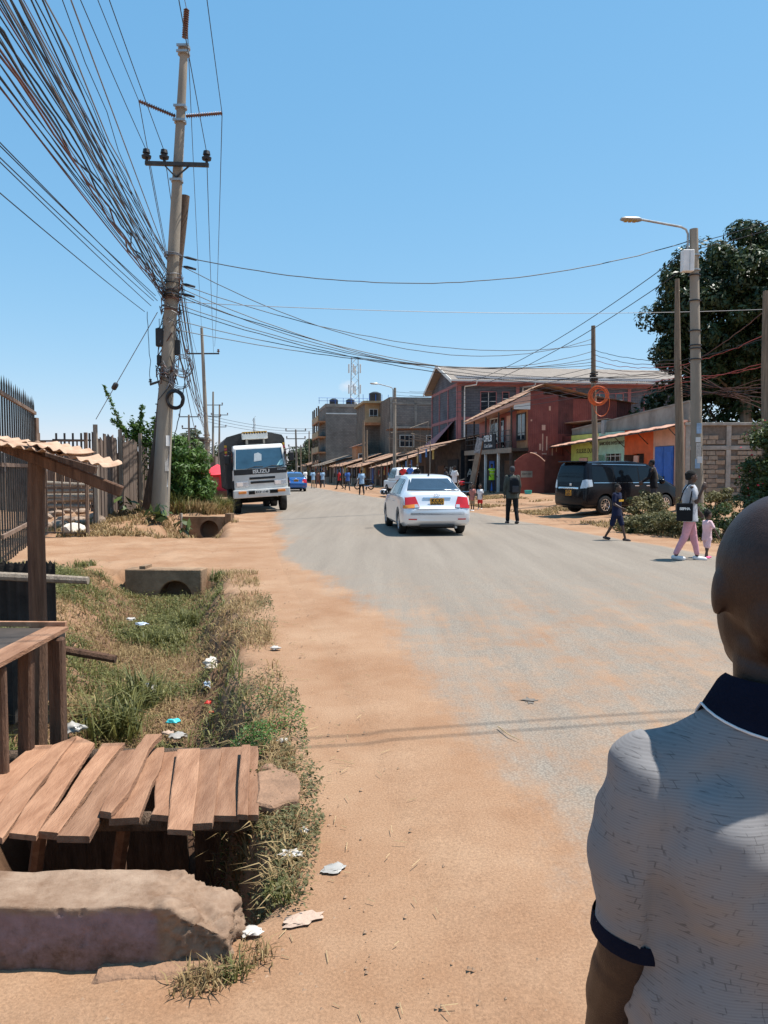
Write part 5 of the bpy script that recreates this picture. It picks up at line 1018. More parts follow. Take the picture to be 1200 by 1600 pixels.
lx = Q(927, 568, 33); MB()
# leaning plank signpost before the balcony building
lp = thing('leaning_signpost', 'leaning plank post with dark price board before the timber shop', 'sign', Q(733, 778, 45))
a, b_ = Q(733, 775, 45), Q(750, 690, 44.8); MB().beam(a, b_, .28, .06).obj('plank', 'grey_wood', lp, False, True); MB().beam(a + Vector((.25, .05, 0)), b_ + Vector((.15, .05, 0)), .1, .06).obj('plank', 'plank', lp, False, True); MB().beam(Q(732, 719, 44.9), Q(747, 718, 44.9), .06, .06).obj('cross_piece', 'grey_wood', lp, False, True); c = Q(747.5, 696, 44.6); MB().box(c, (.34, .03, .9), (0, .18, 0)).obj('price_board', M('board_grey', (.12, .12, .13), .8, .3, 12, col2=(.4, .4, .4)), lp, False, True)
# cables crossing high above the viewer; their shadow falls on the near road
for i in range(2): wire(Vector((-9, 3.3 + .16 * i, 7.3 + .04 * i)), Vector((15, 6.9 + .16 * i, 7.6 + .05 * i)), .5, .010, 'cable_black', 'cable crossing high above the near road, seen by its shadow', 'cables above the viewer', 24, .01)
# ------------------------------------------------------------------ wires across the road and on the right
for i, (pa, pb_, sg_) in enumerate(((onp(402, .25), lt + Vector((-.1, 0, -.35)), 1.0), (onp(418, .25), w1b.lerp(w1t, .93), 1.5), (onp(447, .25), w1b.lerp(w1t, .90), .9), (onp(453, .25), w2b.lerp(w2t, .62), 1.2), (onp(462, .25), w1b.lerp(w1t, .86), 1.3), (onp(467, .25), w2b.lerp(w2t, .6), .9), (onp(480, .25), w1b.lerp(w1t, .82), 1.0), (onp(487, .25), w2b.lerp(w2t, .57), .8), (onp(505, .2), w1b.lerp(w1t, .8), .7), (onp(520, .2), w1b.lerp(w1t, .78), .5))):
    wire(pa, pb_, sg_, .012 if i else .014, 'cable_black', 'cable crossing the road from the concrete pole to the lamp post' if i == 0 else 'cable crossing above the road from concrete pole to wooden poles', None if i == 0 else 'cables crossing the road', 36, .006)
for i, (py, kk) in enumerate(((403, 0), (418, 1), (446, 2), (462, 2))):
    s = onp(py, .3); MB().tube([s, s + Vector((.1, 0, -.02)), s + Vector((.35, .02, -.08))], [.02, .04, .03], 7).obj('cable_clamp', 'cable_black', pole, True, True)
M('cable_red', (.28, .05, .04), .6, .2)
for i in range(10):
    z = .55 + .012 * i; mt = rnd.choice(['cable_black', 'cable_brown', 'cable_red', 'cable_brown']); zz = w2b.lerp(w2t, z); wire(w1b.lerp(w1t, .60 + .03 * i), zz, .15 + .06 * rnd.random(), .011, mt, 'sagging service cable strung from the coil pole to the next wooden pole', 'service cables on the right verge', 22, .012)
    e = w3b.lerp(w3t, rnd.uniform(.62, .95)) if i % 2 else Q(1260, 600 + 9 * i, 22); wire(zz, e, .1, .012, mt, 'dark cable strung between wooden poles before the big tree', 'cables in front of the tree', 18, .015)
for i in range(6): wire(w2b.lerp(w2t, .50 + .012 * i), Q(1270, 560 + 14 * i, 21), .2, .011, rnd.choice(['cable_black', 'cable_brown']), 'dark cable strung between wooden poles before the big tree', 'cables in front of the tree', 18, .012)
wire(lt + Vector((.1, 0, -.4)), Q(1290, 310, 22), .1, .012, 'cable_black', 'cable rising from the lamp post top to the upper right edge', None, 16); wire(lt + Vector((.1, 0, -.6)), Q(1290, 325, 22), .1, .012, 'cable_black', 'second cable rising from the lamp post top, slightly lower', None, 16)
wire(lt + Vector((0, 0, -.5)), Q(640, 612, 60), 1.3, .014, 'cable_black', 'cable running from the lamp post toward the slender far lamp', None, 30); wire(lt + Vector((0, 0, -1.0)), Q(640, 618, 60), 1.3, .014, 'cable_black', 'lower cable running from the lamp post toward the far lamp', None, 30)
wire(onp(475, .2), Q(1300, 478, 30), .3, .010, 'cable_grey', 'thin pale cable stretched level across the whole sky', None, 30)
for i in range(6): wire(Vector((.8, 60, 6.5 + .25 * i)), w1b.lerp(w1t, .62 + .03 * i), .5, .012, 'cable_black', 'cable running along the shop fronts past the grey building', 'cables along the shop fronts', 22)
for i in range(3): wire(P2b.lerp(P2t, .42 + .02 * i), Vector((-7, 112, 7.5 + .3 * i)), .8, .018, 'cable_black', 'far cable crossing the street behind the truck', 'far crossing cables', 18)
# ------------------------------------------------------------------ vehicles
M('silver_paint', (.74, .75, .77), .3, .03, 2, metal=.35, coat=.5); M('black_paint', (.006, .006, .009), .18, .1, 2, coat=.08, spec=.22); M('blue_car', (.03, .13, .38), .25, .05, 2, metal=.3, coat=.7); M('car_white', (.70, .70, .68), .35, .06, 2, coat=.4)
M('tail_red', (.50, .015, .018), .15, .1, 5, spec=.8); M('tail_amber', (.75, .26, .05), .2, .1); M('clear_lens', (.55, .57, .6), .1, .15, 9, spec=.9, metal=.3); M('chrome', (.75, .76, .78), .12, .05, metal=.95); M('plate_yellow', (.66, .30, .02), .5, .06); M('plate_white', (.70, .70, .66), .5, .06)
M('rim_metal', (.50, .51, .53), .3, .1, metal=.7); M('under', (.012, .012, .012), .9, .2)
def loft(st, n=9):
    """st: rows (x, zb, zmid, zbelt, wmid, wbelt, zroof, wroof)"""
    st = np.array(st, float); x0, x1 = st[0, 0], st[-1, 0]; N = int((x1 - x0) / .03); X = np.linspace(x0, x1, N); P = np.stack([np.interp(X, st[:, 0], st[:, k]) for k in range(1, 8)], 1)
    ker = np.array([1, 2, 3, 2, 1.]) / 9; Pp = np.pad(P, ((2, 2), (0, 0)), 'edge'); P = np.stack([np.convolve(Pp[:, k], ker, 'valid') for k in range(7)], 1)
    V = []; ring = None
    for x, (zb, zm, zt, wm, wb, zr, wr) in zip(X, P):
        h = zr - zt
        half = [(0, zb), (wm * .6, zb), (wm * .9, zb + .01), (wm * .985, zb + .09), (wm, zb + .2), (wm, zm), (wm * .5 + wb * .5 + .006, (zm + zt) / 2), (wb + .003, zt - .03), (wb, zt), (wb + (wr - wb) * .3, zt + h * .32), (wb + (wr - wb) * .62, zt + h * .62), (wr + .015, zr - h * .14 - .01), (wr - .02, zr - h * .05), (wr * .85, zr), (wr * .45, zr + .014), (0, zr + .018)]
        V.append([(x, y, z) for y, z in half] + [(x, -y, z) for y, z in half[-2:0:-1]])
    m = len(V[0]); mb = MB(); F = []
    for i in range(len(V) - 1):
        for k in range(m): F.append((i * m + k, i * m + (k + 1) % m, (i + 1) * m + (k + 1) % m, (i + 1) * m + k))
    F = [tuple(reversed(f)) for f in F]; F += [tuple(range(m)), tuple(reversed(range((len(V) - 1) * m, len(V) * m)))]
    mb.add([p for r in V for p in r], F); return mb
def body_obj(mb, name, mat, parent, arches, ar):
    o = mb.obj(name, mat, parent, True, angle=32)
    def fixn(q):
        bm = bmesh.new(); bm.from_mesh(q.data); bmesh.ops.recalc_face_normals(bm, faces=bm.faces); bm.to_mesh(q.data); bm.free()
    fixn(o); cut = MB()
    for (x, y0, y1, z) in arches: cut.cyl((x, y0, z), (x, y1, z), ar, ar, 26)
    co = cut.obj('cutter', 'under', None, origin=(0, 0, 0)); fixn(co); md = o.modifiers.new('b', 'BOOLEAN'); md.object = co; md.operation = 'DIFFERENCE'; md.solver = 'EXACT'
    pl_, pr_, o.parent = o.parent, None, None
    bpy.context.view_layer.update(); me = evalmesh(o); o.modifiers.clear(); o.data = me; o.parent = pl_; bpy.data.objects.remove(co)
    me.polygons.foreach_set('use_smooth', [True] * len(me.polygons)); me.set_sharp_from_angle(angle=R(32))
    bm = bmesh.new(); bm.from_mesh(me); bv = BVHTree.FromBMesh(bm); bm.free(); return o, bv
def decal(bvh, quad, d, name, mat, parent, off=.006, n=(10, 8), th=.02):
    d = Vector(d).normalized(); A, B, C, D = [Vector(q) for q in quad]; nu, nv = n; fr = []
    for j in range(nv + 1):
        for i in range(nu + 1):
            u, v = i / nu, j / nv; p = A.lerp(B, u).lerp(D.lerp(C, u), v); h = bvh.ray_cast(p - d * 4, d)
            if h[0] is None: h = bvh.find_nearest(p + d * .75)
            fr.append(h[0] - d * off)
    mb = MB(); W = nu + 1; S = len(fr); V = fr + [p + d * th for p in fr]; F = []
    for j in range(nv):
        for i in range(nu): q = (j * W + i, j * W + i + 1, (j + 1) * W + i + 1, (j + 1) * W + i); F.append(q); F.append(tuple(x + S for x in reversed(q)))
    for i in range(nu):
        for j in (0, nv): a = j * W + i; F.append((a, a + 1, a + 1 + S, a + S))
    for j in range(nv):
        for i in (0, nu): a = j * W + i; F.append((a, a + W, a + W + S, a + S))
    mb.add(V, F); o = mb.obj(name, mat, parent, True, angle=40)
    bm = bmesh.new(); bm.from_mesh(o.data); bmesh.ops.recalc_face_normals(bm, faces=bm.faces); bm.to_mesh(o.data); bm.free(); return o
def wheel(parent, x, y, r, w_, rim='rim_metal', spokes=9, name='wheel'):
    s = 1 if y > 0 else -1; pr = [(r * .62, -.5), (r * .9, -.5), (r * .97, -.42), (r, -.25), (r, .25), (r * .97, .42), (r * .9, .5), (r * .62, .5)]
    n = 30; mb = MB(); V = []
    for i in range(n):
        a = 2 * math.pi * i / n
        for rr_, t_ in pr: V.append((x + rr_ * math.cos(a), y + t_ * w_, r + rr_ * math.sin(a)))
    k = len(pr); F = [(i * k + q, i * k + (q + 1) % k, ((i + 1) % n) * k + (q + 1) % k, ((i + 1) % n) * k + q) for i in range(n) for q in range(k)]; mb.add(V, F); wh = mb.obj(name, 'rubber', parent, True)
    yo = y + s * w_ * .40; mb = MB(); mb.cyl((x, yo - s * .10, r), (x, yo - s * .02, r), r * .63, r * .63, 26); mb.obj('wheel_well', 'under', wh, True)
    rm_ = MB(); rm_.ring((x, yo, r), (0, 1, 0), r * .60, r * .045, 30, 6); rm_.cyl((x, yo - s * .03, r), (x, yo + s * .015, r), r * .15, r * .13, 12)
    for i in range(spokes): a = 2 * math.pi * i / spokes; rm_.beam((x + r * .1 * math.cos(a), yo, r + r * .1 * math.sin(a)), (x + r * .6 * math.cos(a), yo - s * .01, r + r * .6 * math.sin(a)), r * .12, .03)
    rm_.obj('rim', rim, wh, True); return wh
def plate(parent, c, wdt, hgt, lines, mat, back=False, tsize=.1):
    """plate on a face looking along -x (back) or +x"""
    s = -1 if back else 1; p = MB().box(c, (.014, wdt, hgt)).obj('number_plate', mat, parent, bevel=.003)
    for i, ln_ in enumerate(lines):
        z = c[2] + (hgt * .23 if len(lines) == 2 and i == 0 else -hgt * .25 if len(lines) == 2 else 0); text('plate_lettering', ln_, tsize, (c[0] + s * .008, c[1], z), (0, s, 0), (0, 0, 1), 'black_plastic', p, .002, .004)
    return p
def sedan(name, label, loc, rz, paint, plate_lines, group=None):
    c = thing(name, label, 'car', loc, rz)
    st = [(-2.29, .40, .50, .58, .60, .55, .62, .50), (-2.26, .32, .52, .64, .76, .74, .70, .64), (-2.20, .27, .55, .70, .81, .79, .76, .70), (-2.155, .25, .56, .84, .825, .79, .98, .66), (-2.10, .24, .56, .91, .835, .80, 1.045, .665), (-1.95, .22, .56, .93, .845, .81, 1.065, .68), (-1.72, .20, .56, .94, .848, .82, 1.075, .685), (-1.15, .19, .56, .95, .848, .83, 1.40, .565), (-.85, .19, .56, .95, .848, .83, 1.452, .572), (-.1, .19, .56, .945, .848, .83, 1.475, .585), (.45, .19, .56, .935, .848, .825, 1.425, .57), (1.28, .19, .56, .92, .845, .80, 1.0, .665), (1.9, .21, .54, .84, .83, .76, .90, .62), (2.18, .25, .5, .68, .76, .68, .74, .52), (2.28, .36, .48, .56, .6, .52, .58, .4)]
    wx = (-1.36, 1.34); bo, bv = body_obj(loft(st), 'body', paint, c, [(x, s * .55, s * 1.2, .31) for x in wx for s in (-1, 1)], .375)
    for x in wx:
        for s in (-1, 1): wheel(c, x, s * .735, .31, .19)
    lbox(MB(), -2.0, 2.0, -.6, .6, .17, .3).obj('underbody', 'under', c)
    for x in wx: lbox(MB(), x - .4, x + .4, -.62, .62, .3, .72).obj('wheel_house', 'under', c)
    D = Vector((1, 0, -.0))
    rg = decal(bv, ((-2, .66, 1.085), (-2, -.66, 1.085), (-2, -.53, 1.385), (-2, .53, 1.385)), (1, 0, -.001), 'rear_window', 'glass_blue', c, .006, (14, 8))
    decal(bv, ((2, -.70, 1.03), (2, .70, 1.03), (2, .53, 1.39), (2, -.53, 1.39)), (-1, 0, 0), 'windscreen', 'glass_blue', c, .006, (14, 8))
    for s in (-1, 1):
        decal(bv, ((-1.02, s * 1.5, .985), (-.12, s * 1.5, .985), (-.12, s * 1.5, 1.38), (-.92, s * 1.5, 1.36)), (0, -s, 0), 'side_window', 'glass_dark', c, .005, (10, 6)); decal(bv, ((-.06, s * 1.5, .985), (.98, s * 1.5, .975), (.5, s * 1.5, 1.32), (-.06, s * 1.5, 1.38)), (0, -s, 0), 'side_window', 'glass_dark', c, .005, (10, 6)); decal(bv, ((-1.42, s * 1.5, 1.0), (-1.08, s * 1.5, .985), (-.98, s * 1.5, 1.35), (-1.12, s * 1.5, 1.27)), (0, -s, 0), 'side_window', 'glass_dark', c, .005, (6, 6))
        t_ = decal(bv, ((-3, s * .83, .66), (-3, s * .43, .70), (-3, s * .52, .955), (-3, s * .80, .93)), (1, 0, 0), 'tail_light', 'tail_red', c, .012, (8, 6)); decal(bv, ((-3, s * .82, .665), (-3, s * .46, .70), (-3, s * .49, .78), (-3, s * .815, .745)), (1, 0, 0), 'amber_lens', 'tail_amber' if s > 0 else 'tail_red', t_, .018, (8, 3)); decal(bv, ((-3, s * .55, .69), (-3, s * .44, .70), (-3, s * .47, .77), (-3, s * .55, .765)), (1, 0, 0), 'reverse_lens', 'clear_lens', t_, .021, (4, 3))
        decal(bv, ((-3, s * .70, .395), (-3, s * .50, .395), (-3, s * .50, .425), (-3, s * .70, .425)), (1, 0, 0), 'reflector', 'tail_red', c, .008, (4, 2))
        mm_ = MB().ell((.62, s * .97, .99), (.09, .11, .08)); mo = mm_.obj('wing_mirror', paint, c, True); MB().box((.66, s * .87, .96), (.06, .12, .04)).obj('mirror_stalk', 'black_plastic', mo); MB().box((.545, s * .97, .99), (.02, .17, .11)).obj('mirror_glass', 'glass_dark', mo)
        for x in (-.5, .45): MB().box((x - .05, s * .858, .80), (.16, .02, .025)).obj('door_handle', 'chrome', c, bevel=.006)
        decal(bv, ((2.6, s * .72, .62), (2.6, s * .42, .60), (2.6, s * .46, .72), (2.6, s * .70, .74)), (-1, 0, 0), 'headlight', 'clear_lens', c, .01, (6, 4))
    decal(bv, ((-3, .34, .905), (-3, -.34, .905), (-3, -.34, .935), (-3, .34, .935)), (1, 0, 0), 'chrome_strip', 'chrome', c, .02, (8, 2))
    for z0, z1, y0 in ((.655, .664, .60),): decal(bv, ((-3, y0, z0), (-3, -y0, z0), (-3, -y0, z1), (-3, y0, z1)), (1, 0, 0), 'boot_seam', 'under', c, .003, (12, 1))
    for s in (-1, 1): decal(bv, ((-3, s * .62, .66), (-3, s * .612, .66), (-3, s * .44, .70), (-3, s * .45, .70)), (1, 0, 0), 'boot_seam', 'under', c, .002, (2, 6))
    em = MB().ring((-2.165, 0, .985), (1, 0, .35), .05, .008, 18, 5, sx=1.3); em.ring((-2.165, 0, .985), (1, 0, .35), .03, .006, 14, 5); em.obj('emblem', 'chrome', c, True)
    plate(c, (-2.222, .0, .80), .34, .235, plate_lines, 'plate_yellow', True, .135)
    lbox(MB(), -2.27, -2.1, -.42, .42, .23, .27).obj('bumper_lip', 'black_plastic', c)
    MB().tube([(-2.1, -.45, .22), (-2.3, -.45, .215)], .03, 8).obj('exhaust', 'galv', c, True)
    MB().box((-1.0, .0, 1.475), (.12, .03, .05)).obj('aerial', 'black_plastic', c)
    return c
pc = G(677, 838); hd = math.atan2(1, -.235)     # heading along the road, away from the viewer
fw = Vector((-.115, 1, 0)).normalized(); car_c = Vector((.0, 0, 0))
rl, rr_w = G(636, 836), G(718, 836)
cc = (G(628, 837) + G(718, 837)) / 2 + fw * 1.36
silver = sedan('silver_sedan', 'silver sedan with yellow plate driving away in the middle of road', (cc.x, cc.y, .065), math.atan2(fw.y, fw.x), 'silver_paint', ('KCG', '898N'))
fb_ = Vector((-.22, 1, 0)).normalized(); b0_ = G(462, 769)
sedan('blue_car', 'blue car with yellow plate just behind the white truck', (b0_.x - .35, b0_.y + 1.4, .05), math.atan2(fb_.y, fb_.x), 'blue_car', ('KDA', '214F'))
# --- black people carrier
v0 = G(944, 808); fv = Vector((1, .50, 0)).normalized(); vc = Vector((v0.x, v0.y, 0)) + fv * 1.4 + Vector((-fv.y, fv.x, 0)) * .75; vc = Vector((8.55, 27.9, .13))
van = thing('black_van', 'glossy black people carrier parked on the dirt before the shops', 'van', vc, math.atan2(fv.y, fv.x))
st = [(-2.35, .36, .55, .70, .66, .62, .78, .55), (-2.32, .30, .58, .86, .80, .76, 1.02, .68), (-2.27, .27, .60, 1.02, .835, .81, 1.36, .70), (-2.18, .25, .60, 1.06, .845, .83, 1.72, .66), (-2.05, .24, .60, 1.07, .848, .835, 1.80, .66), (-1.5, .23, .60, 1.08, .848, .84, 1.835, .67), (0, .22, .60, 1.06, .848, .84, 1.84, .68), (.75, .22, .60, 1.04, .848, .835, 1.76, .66), (1.62, .22, .60, 1.0, .845, .81, 1.14, .70), (2.05, .24, .56, .88, .82, .75, .98, .62), (2.28, .28, .5, .72, .72, .64, .76, .5), (2.36, .36, .5, .6, .6, .5, .62, .4)]
wx = (-1.42, 1.42); bo, bv = body_obj(loft(st), 'body', 'black_paint', van, [(x, s * .55, s * 1.2, .33) for x in wx for s in (-1, 1)], .395)
for x in wx:
    for s in (-1, 1): wheel(van, x, s * .74, .33, .2, 'chrome', 10)
    lbox(MB(), x - .42, x + .42, -.62, .62, .3, .78).obj('wheel_house', 'under', van)
lbox(MB(), -2.1, 2.1, -.6, .6, .2, .33).obj('underbody', 'under', van)
decal(bv, ((-3, .70, 1.12), (-3, -.70, 1.12), (-3, -.60, 1.70), (-3, .60, 1.70)), (1, 0, 0), 'rear_window', 'glass_dark', van, .005, (12, 8)); decal(bv, ((3, -.72, 1.15), (3, .72, 1.15), (3, .58, 1.72), (3, -.58, 1.72)), (-1, 0, 0), 'windscreen', 'glass_dark', van, .005, (12, 8))
for s in (-1, 1):
    for (a, b_, c_, d_) in ((-2.0, -1.05, -1.05, -1.95), (-1.0, .1, .1, -1.0), (.16, 1.35, .75, .16)): decal(bv, ((a, s * 2, 1.13), (b_, s * 2, 1.12), (c_, s * 2, 1.62 if c_ == b_ else 1.6), (d_, s * 2, 1.66)), (0, -s, 0), 'side_window', 'glass_dark', van, .005, (10, 6))
    t_ = decal(bv, ((-3, s * .86, .92), (-3, s * .60, .90), (-3, s * .66, 1.18), (-3, s * .82, 1.22)), (1, 0, 0), 'tail_light', 'clear_lens', van, .012, (6, 6)); decal(bv, ((-2.3, s * 2, .93), (-2.0, s * 2, .97), (-2.02, s * 2, 1.2), (-2.24, s * 2, 1.2)), (0, -s, 0), 'tail_light', 'clear_lens', van, .008, (5, 5))
    for y in (1.095,): decal(bv, ((-1.95, s * 2, 1.085), (1.3, s * 2, 1.075), (1.3, s * 2, 1.095), (-1.95, s * 2, 1.105)), (0, -s, 0), 'chrome_strip', 'chrome', van, .006, (14, 1))
    decal(bv, ((-1.9, s * 2, 1.73), (.6, s * 2, 1.70), (.6, s * 2, 1.715), (-1.9, s * 2, 1.745)), (0, -s, 0), 'roof_rail_trim', 'chrome', van, .008, (14, 1))
    for x in (.0, .55): MB().box((x, s * .862, .98), (.2, .02, .03)).obj('door_handle', 'chrome', van, bevel=.006)
    mm_ = MB().ell((1.05, s * 1.0, 1.13), (.09, .12, .1)).obj('wing_mirror', 'black_paint', van, True)
    decal(bv, ((.13, s * 2, .4), (.142, s * 2, .4), (.142, s * 2, 1.68), (.13, s * 2, 1.68)), (0, -s, 0), 'door_seam', 'under', van, .0025, (1, 10)); decal(bv, ((-1.02, s * 2, .4), (-1.008, s * 2, .4), (-1.008, s * 2, 1.68), (-1.02, s * 2, 1.68)), (0, -s, 0), 'door_seam', 'under', van, .0025, (1, 10))
decal(bv, ((-3, .52, .88), (-3, -.52, .88), (-3, -.52, .94), (-3, .52, .94)), (1, 0, 0), 'chrome_strip', 'chrome', van, .02, (8, 2)); plate(van, (-2.345, 0, .74), .30, .2, ('KDL', '203X'), 'plate_yellow', True, .11)
MB().box((-2.33, -.08, 1.03), (.02, .1, .09)).obj('emblem', 'chrome', van, bevel=.01); lbox(MB(), -2.32, -2.02, -.62, .62, 1.80, 1.845).obj('spoiler', 'black_paint', van, bevel=.015)
# --- white lorry with dark canopy, leaning slightly to the ditch
ft = Vector((.245, -.97, 0)).normalized(); ra, la = G(449, 799), G(372, 803, -.14)
mid = (ra + la) / 2
lor = thing('lorry', 'white cab lorry with dark canvas canopy parked leaning at the verge', 'truck', (mid.x - .08, mid.y + .05, -.045), rot=(R(3.6), 0, math.atan2(ft.y, ft.x)))
M('lorry_white', (.66, .65, .62), .45, .08, 2, coat=.2); M('canvas', (.060, .058, .055), .85, .3, 1.5, .4, 12); M('hazard', (.62, .33, .03), .5, .1); M('wind_glass', (.035, .085, .13), .05, .2, 2, spec=1.0)
XF = 1.25
def cabring(x, z0, z1, w0, w1): return [(x, -w0, z0), (x, w0, z0), (x, w1, z1), (x, -w1, z1)]
lo_ = MB()
prof = [(XF, .95), (XF + .02, 1.55), (XF - .02, 1.75), (XF - .28, 2.62), (XF - .42, 2.72), (XF - 1.6, 2.74), (XF - 1.6, .95)]
k = len(prof); wv = [1.04, 1.05, 1.04, .98, .95, .95, 1.04]
lo_.add([(x, w_, z) for (x, z), w_ in zip(prof, wv)] + [(x, -w_, z) for (x, z), w_ in zip(prof, wv)], [tuple(range(k))[::-1], tuple(range(k, 2 * k))] + [(i, (i + 1) % k, (i + 1) % k + k, i + k) for i in range(k)])
cab = lo_.obj('cab', 'lorry_white', lor, False, bevel=.05, bseg=2)
def onf(y, z, off=.012):     # point on the raked windscreen plane
    t_ = (z - 1.75) / (2.62 - 1.75); n_ = Vector((.87, 0, .26)).normalized(); return Vector((XF - .02 - .26 * t_, y, z)) + n_ * off
ws = MB().slab([onf(-.96, 1.80), onf(.96, 1.80), onf(.89, 2.55), onf(-.89, 2.55)], .012).obj('windscreen', 'wind_glass', lor)
for yy, w_ in ((-.97, .03), (.97, .03)): MB().beam(onf(yy, 1.76, .02), onf(yy * .925, 2.58, .02), .05, .03).obj('pillar', 'lorry_white', lor)
MB().slab([onf(-.22, 2.05, .02), onf(.08, 2.08, .02), onf(.10, 2.32, .02), onf(-.02, 2.40, .02), onf(-.18, 2.36, .02)], .004).obj('cab_rear_window', M('pale_glass', (.38, .42, .44), .3, .1), ws); MB().slab([onf(.62, 1.82, .02), onf(.93, 1.82, .02), onf(.90, 2.12, .02), onf(.80, 2.05, .02), onf(.70, 1.92, .02)], .004).obj('licence_stickers', M('sticker', (.35, .6, .62), .4, .3, 14), ws)
for y in (-.5, .15, .6): MB().tube([onf(y, 1.77, .04), onf(y + .32, 1.86, .03), onf(y + .62, 1.84, .03)], .013, 5).obj('wiper', 'black_plastic', lor)
lbox(MB(), XF + .0, XF + .035, -1.03, 1.03, 1.56, 1.78).obj('scuttle_panel', 'black_plastic', lor, bevel=.01)
text('maker_lettering', 'ISUZU', .19, (XF + .037, .02, 1.66), (0, 1, 0), (0, 0, 1), 'white_paint', lor, .003, .006, sx=1.25); text('maker_lettering', 'FORWARD', .07, (XF + .037, .82, 1.70), (0, 1, 0), (0, 0, 1), 'white_paint', lor)
for z, yw in ((1.36, .50), (1.20, .46)): lbox(MB(), XF + .0, XF + .03, -yw + .05, yw + .05, z, z + .09).obj('grille_slot', 'black_plastic', lor, bevel=.01)
for s in (-1, 1):
    hl = lbox(MB(), XF - .02, XF + .035, s * .74 - .24, s * .74 + .24, 1.10, 1.30).obj('headlight', 'clear_lens', lor, bevel=.015); lbox(MB(), XF + .03, XF + .04, s * .74 - .2, s * .74 + .02, 1.13, 1.27).obj('headlight_bowl', 'chrome', hl)
    lbox(MB(), XF + .09, XF + .125, s * .76 - .15, s * .76 + .15, .83, .92).obj('indicator', 'tail_amber', lor, bevel=.01); lbox(MB(), XF - .2, XF + .02, s * 1.045 - .012, s * 1.045 + .012, 1.9, 2.5).obj('quarter_glass', 'glass_dark', lor)
    lbox(MB(), XF - 1.3, XF - .35, s * 1.035 - .012, s * 1.035 + .012, 1.75, 2.5).obj('side_window', 'glass_dark', lor)
    mr_ = MB().tube([(XF - .25, s * 1.0, 2.45), (XF - .05, s * 1.2, 2.5), (XF - .05, s * 1.24, 2.2)], .018, 6).obj('mirror_arm', 'black_plastic', lor, True); lbox(MB(), XF - .12, XF - .03, s * 1.25 - .11, s * 1.25 + .11, 2.0, 2.36).obj('mirror', 'black_plastic', mr_, bevel=.03)
    lbox(MB(), XF - .15, XF - .1, s * 1.02, s * 1.12, .9, 1.35).obj('step_panel', 'black_plastic', lor)
lbox(MB(), XF - .18, XF + .1, -1.1, 1.1, .66, .98).obj('bumper', 'lorry_white', lor, bevel=.03, bseg=2)
for y0, y1 in ((-.52, -.28), (.3, .62)): lbox(MB(), XF + .09, XF + .112, y0, y1, .79, .92).obj('bumper_opening', 'under', lor)
plate(lor, (XF + .112, .0, .86), .52, .13, ('KCF 114F',), 'plate_white', False, .12)
for s in (-1, 1): wheel(lor, 0, s * .92, .47, .27, 'dark_steel', 5); wheel(lor, -3.9, s * .95, .47, .3, 'dark_steel', 5)
for s in (-1, 1): wheel(lor, -3.9, s * .62, .47, .27, 'dark_steel', 5)
MB().cyl((0, -.8, .5), (0, .8, .5), .09, .09, 10).obj('front_axle', 'under', lor); MB().cyl((-3.9, -.8, .5), (-3.9, .8, .5), .12, .12, 10).obj('rear_axle', 'under', lor); MB().ell((-3.9, 0, .5), (.25, .28, .25)).obj('differential', 'under', lor, True)
for s in (-1, 1): lbox(MB(), -6.0, 1.0, s * .42 - .05, s * .42 + .05, .72, .95).obj('chassis_rail', 'under', lor); lbox(MB(), -.6, .6, s * .45 - .05, s * .45 + .05, .5, .72).obj('leaf_spring', 'under', lor)
lbox(MB(), -.9, .7, -.4, .4, .55, 1.0).obj('engine', 'under', lor)
BX0, BX1, BWD = -.55, -6.4, 1.24
lbox(MB(), BX1, BX0, -BWD, BWD, 1.0, 2.55).obj('cargo_body', 'canvas', lor, bevel=.02)
mb = MB(); arc = [(-BWD, 2.55), (-BWD, 2.95), (-1.13, 3.12), (-.6, 3.25), (0, 3.31), (.6, 3.25), (1.13, 3.12), (BWD, 2.95), (BWD, 2.55)]; k = len(arc); nseg = 12
V = []
for i in range(nseg + 1):
    x = BX0 + (BX1 - BX0) * i / nseg; sg_ = .05 * abs(math.sin(i * math.pi / 2)); V += [(x, y, z - (sg_ if z > 2.6 else 0)) for y, z in arc]
F = [(i * k + q, i * k + q + 1, (i + 1) * k + q + 1, (i + 1) * k + q) for i in range(nseg) for q in range(k - 1)] + [tuple(range(k))[::-1], tuple(range(nseg * k, nseg * k + k))]; mb.add(V, F); mb.obj('canopy', 'canvas', lor, True, angle=50)
hb = lbox(MB(), BX0 - .1, BX0 + .55, -.52, .50, 2.98, 3.22).obj('header_box', 'white_trim', lor, bevel=.01); lbox(MB(), BX0 - .1, BX0 + .50, -.38, .38, 2.74, 2.98).obj('header_frame', 'stained', hb); lbox(MB(), BX0 + .5, BX0 + .51, -.30, .30, 2.78, 2.95).obj('header_opening', 'under', hb); lbox(MB(), BX0 - .08, BX0 + .56, -.50, .48, 3.22, 3.28).obj('header_strip', 'hazard', hb)
for i in range(9): MB().box((BX0 + .565, -.44 + i * .105, 3.22), (.008, .05, .07), (.5, 0, 0)).obj('hazard_dash', 'black_plastic', hb)
for s in (-1, 1):
    for i in range(6): lbox(MB(), BX0, BX0 + .02, s * 1.19 - .05, s * 1.19 + .05, 2.1 + i * .12, 2.19 + i * .12).obj('hazard_patch', 'hazard' if i % 2 else 'tail_red', lor)
    for i in range(5): lbox(MB(), BX0 - .2 - i * 1.2, BX0 - .12 - i * 1.2, s * BWD - .03, s * BWD + .03, .95, 2.6).obj('body_stake', 'dark_steel', lor)
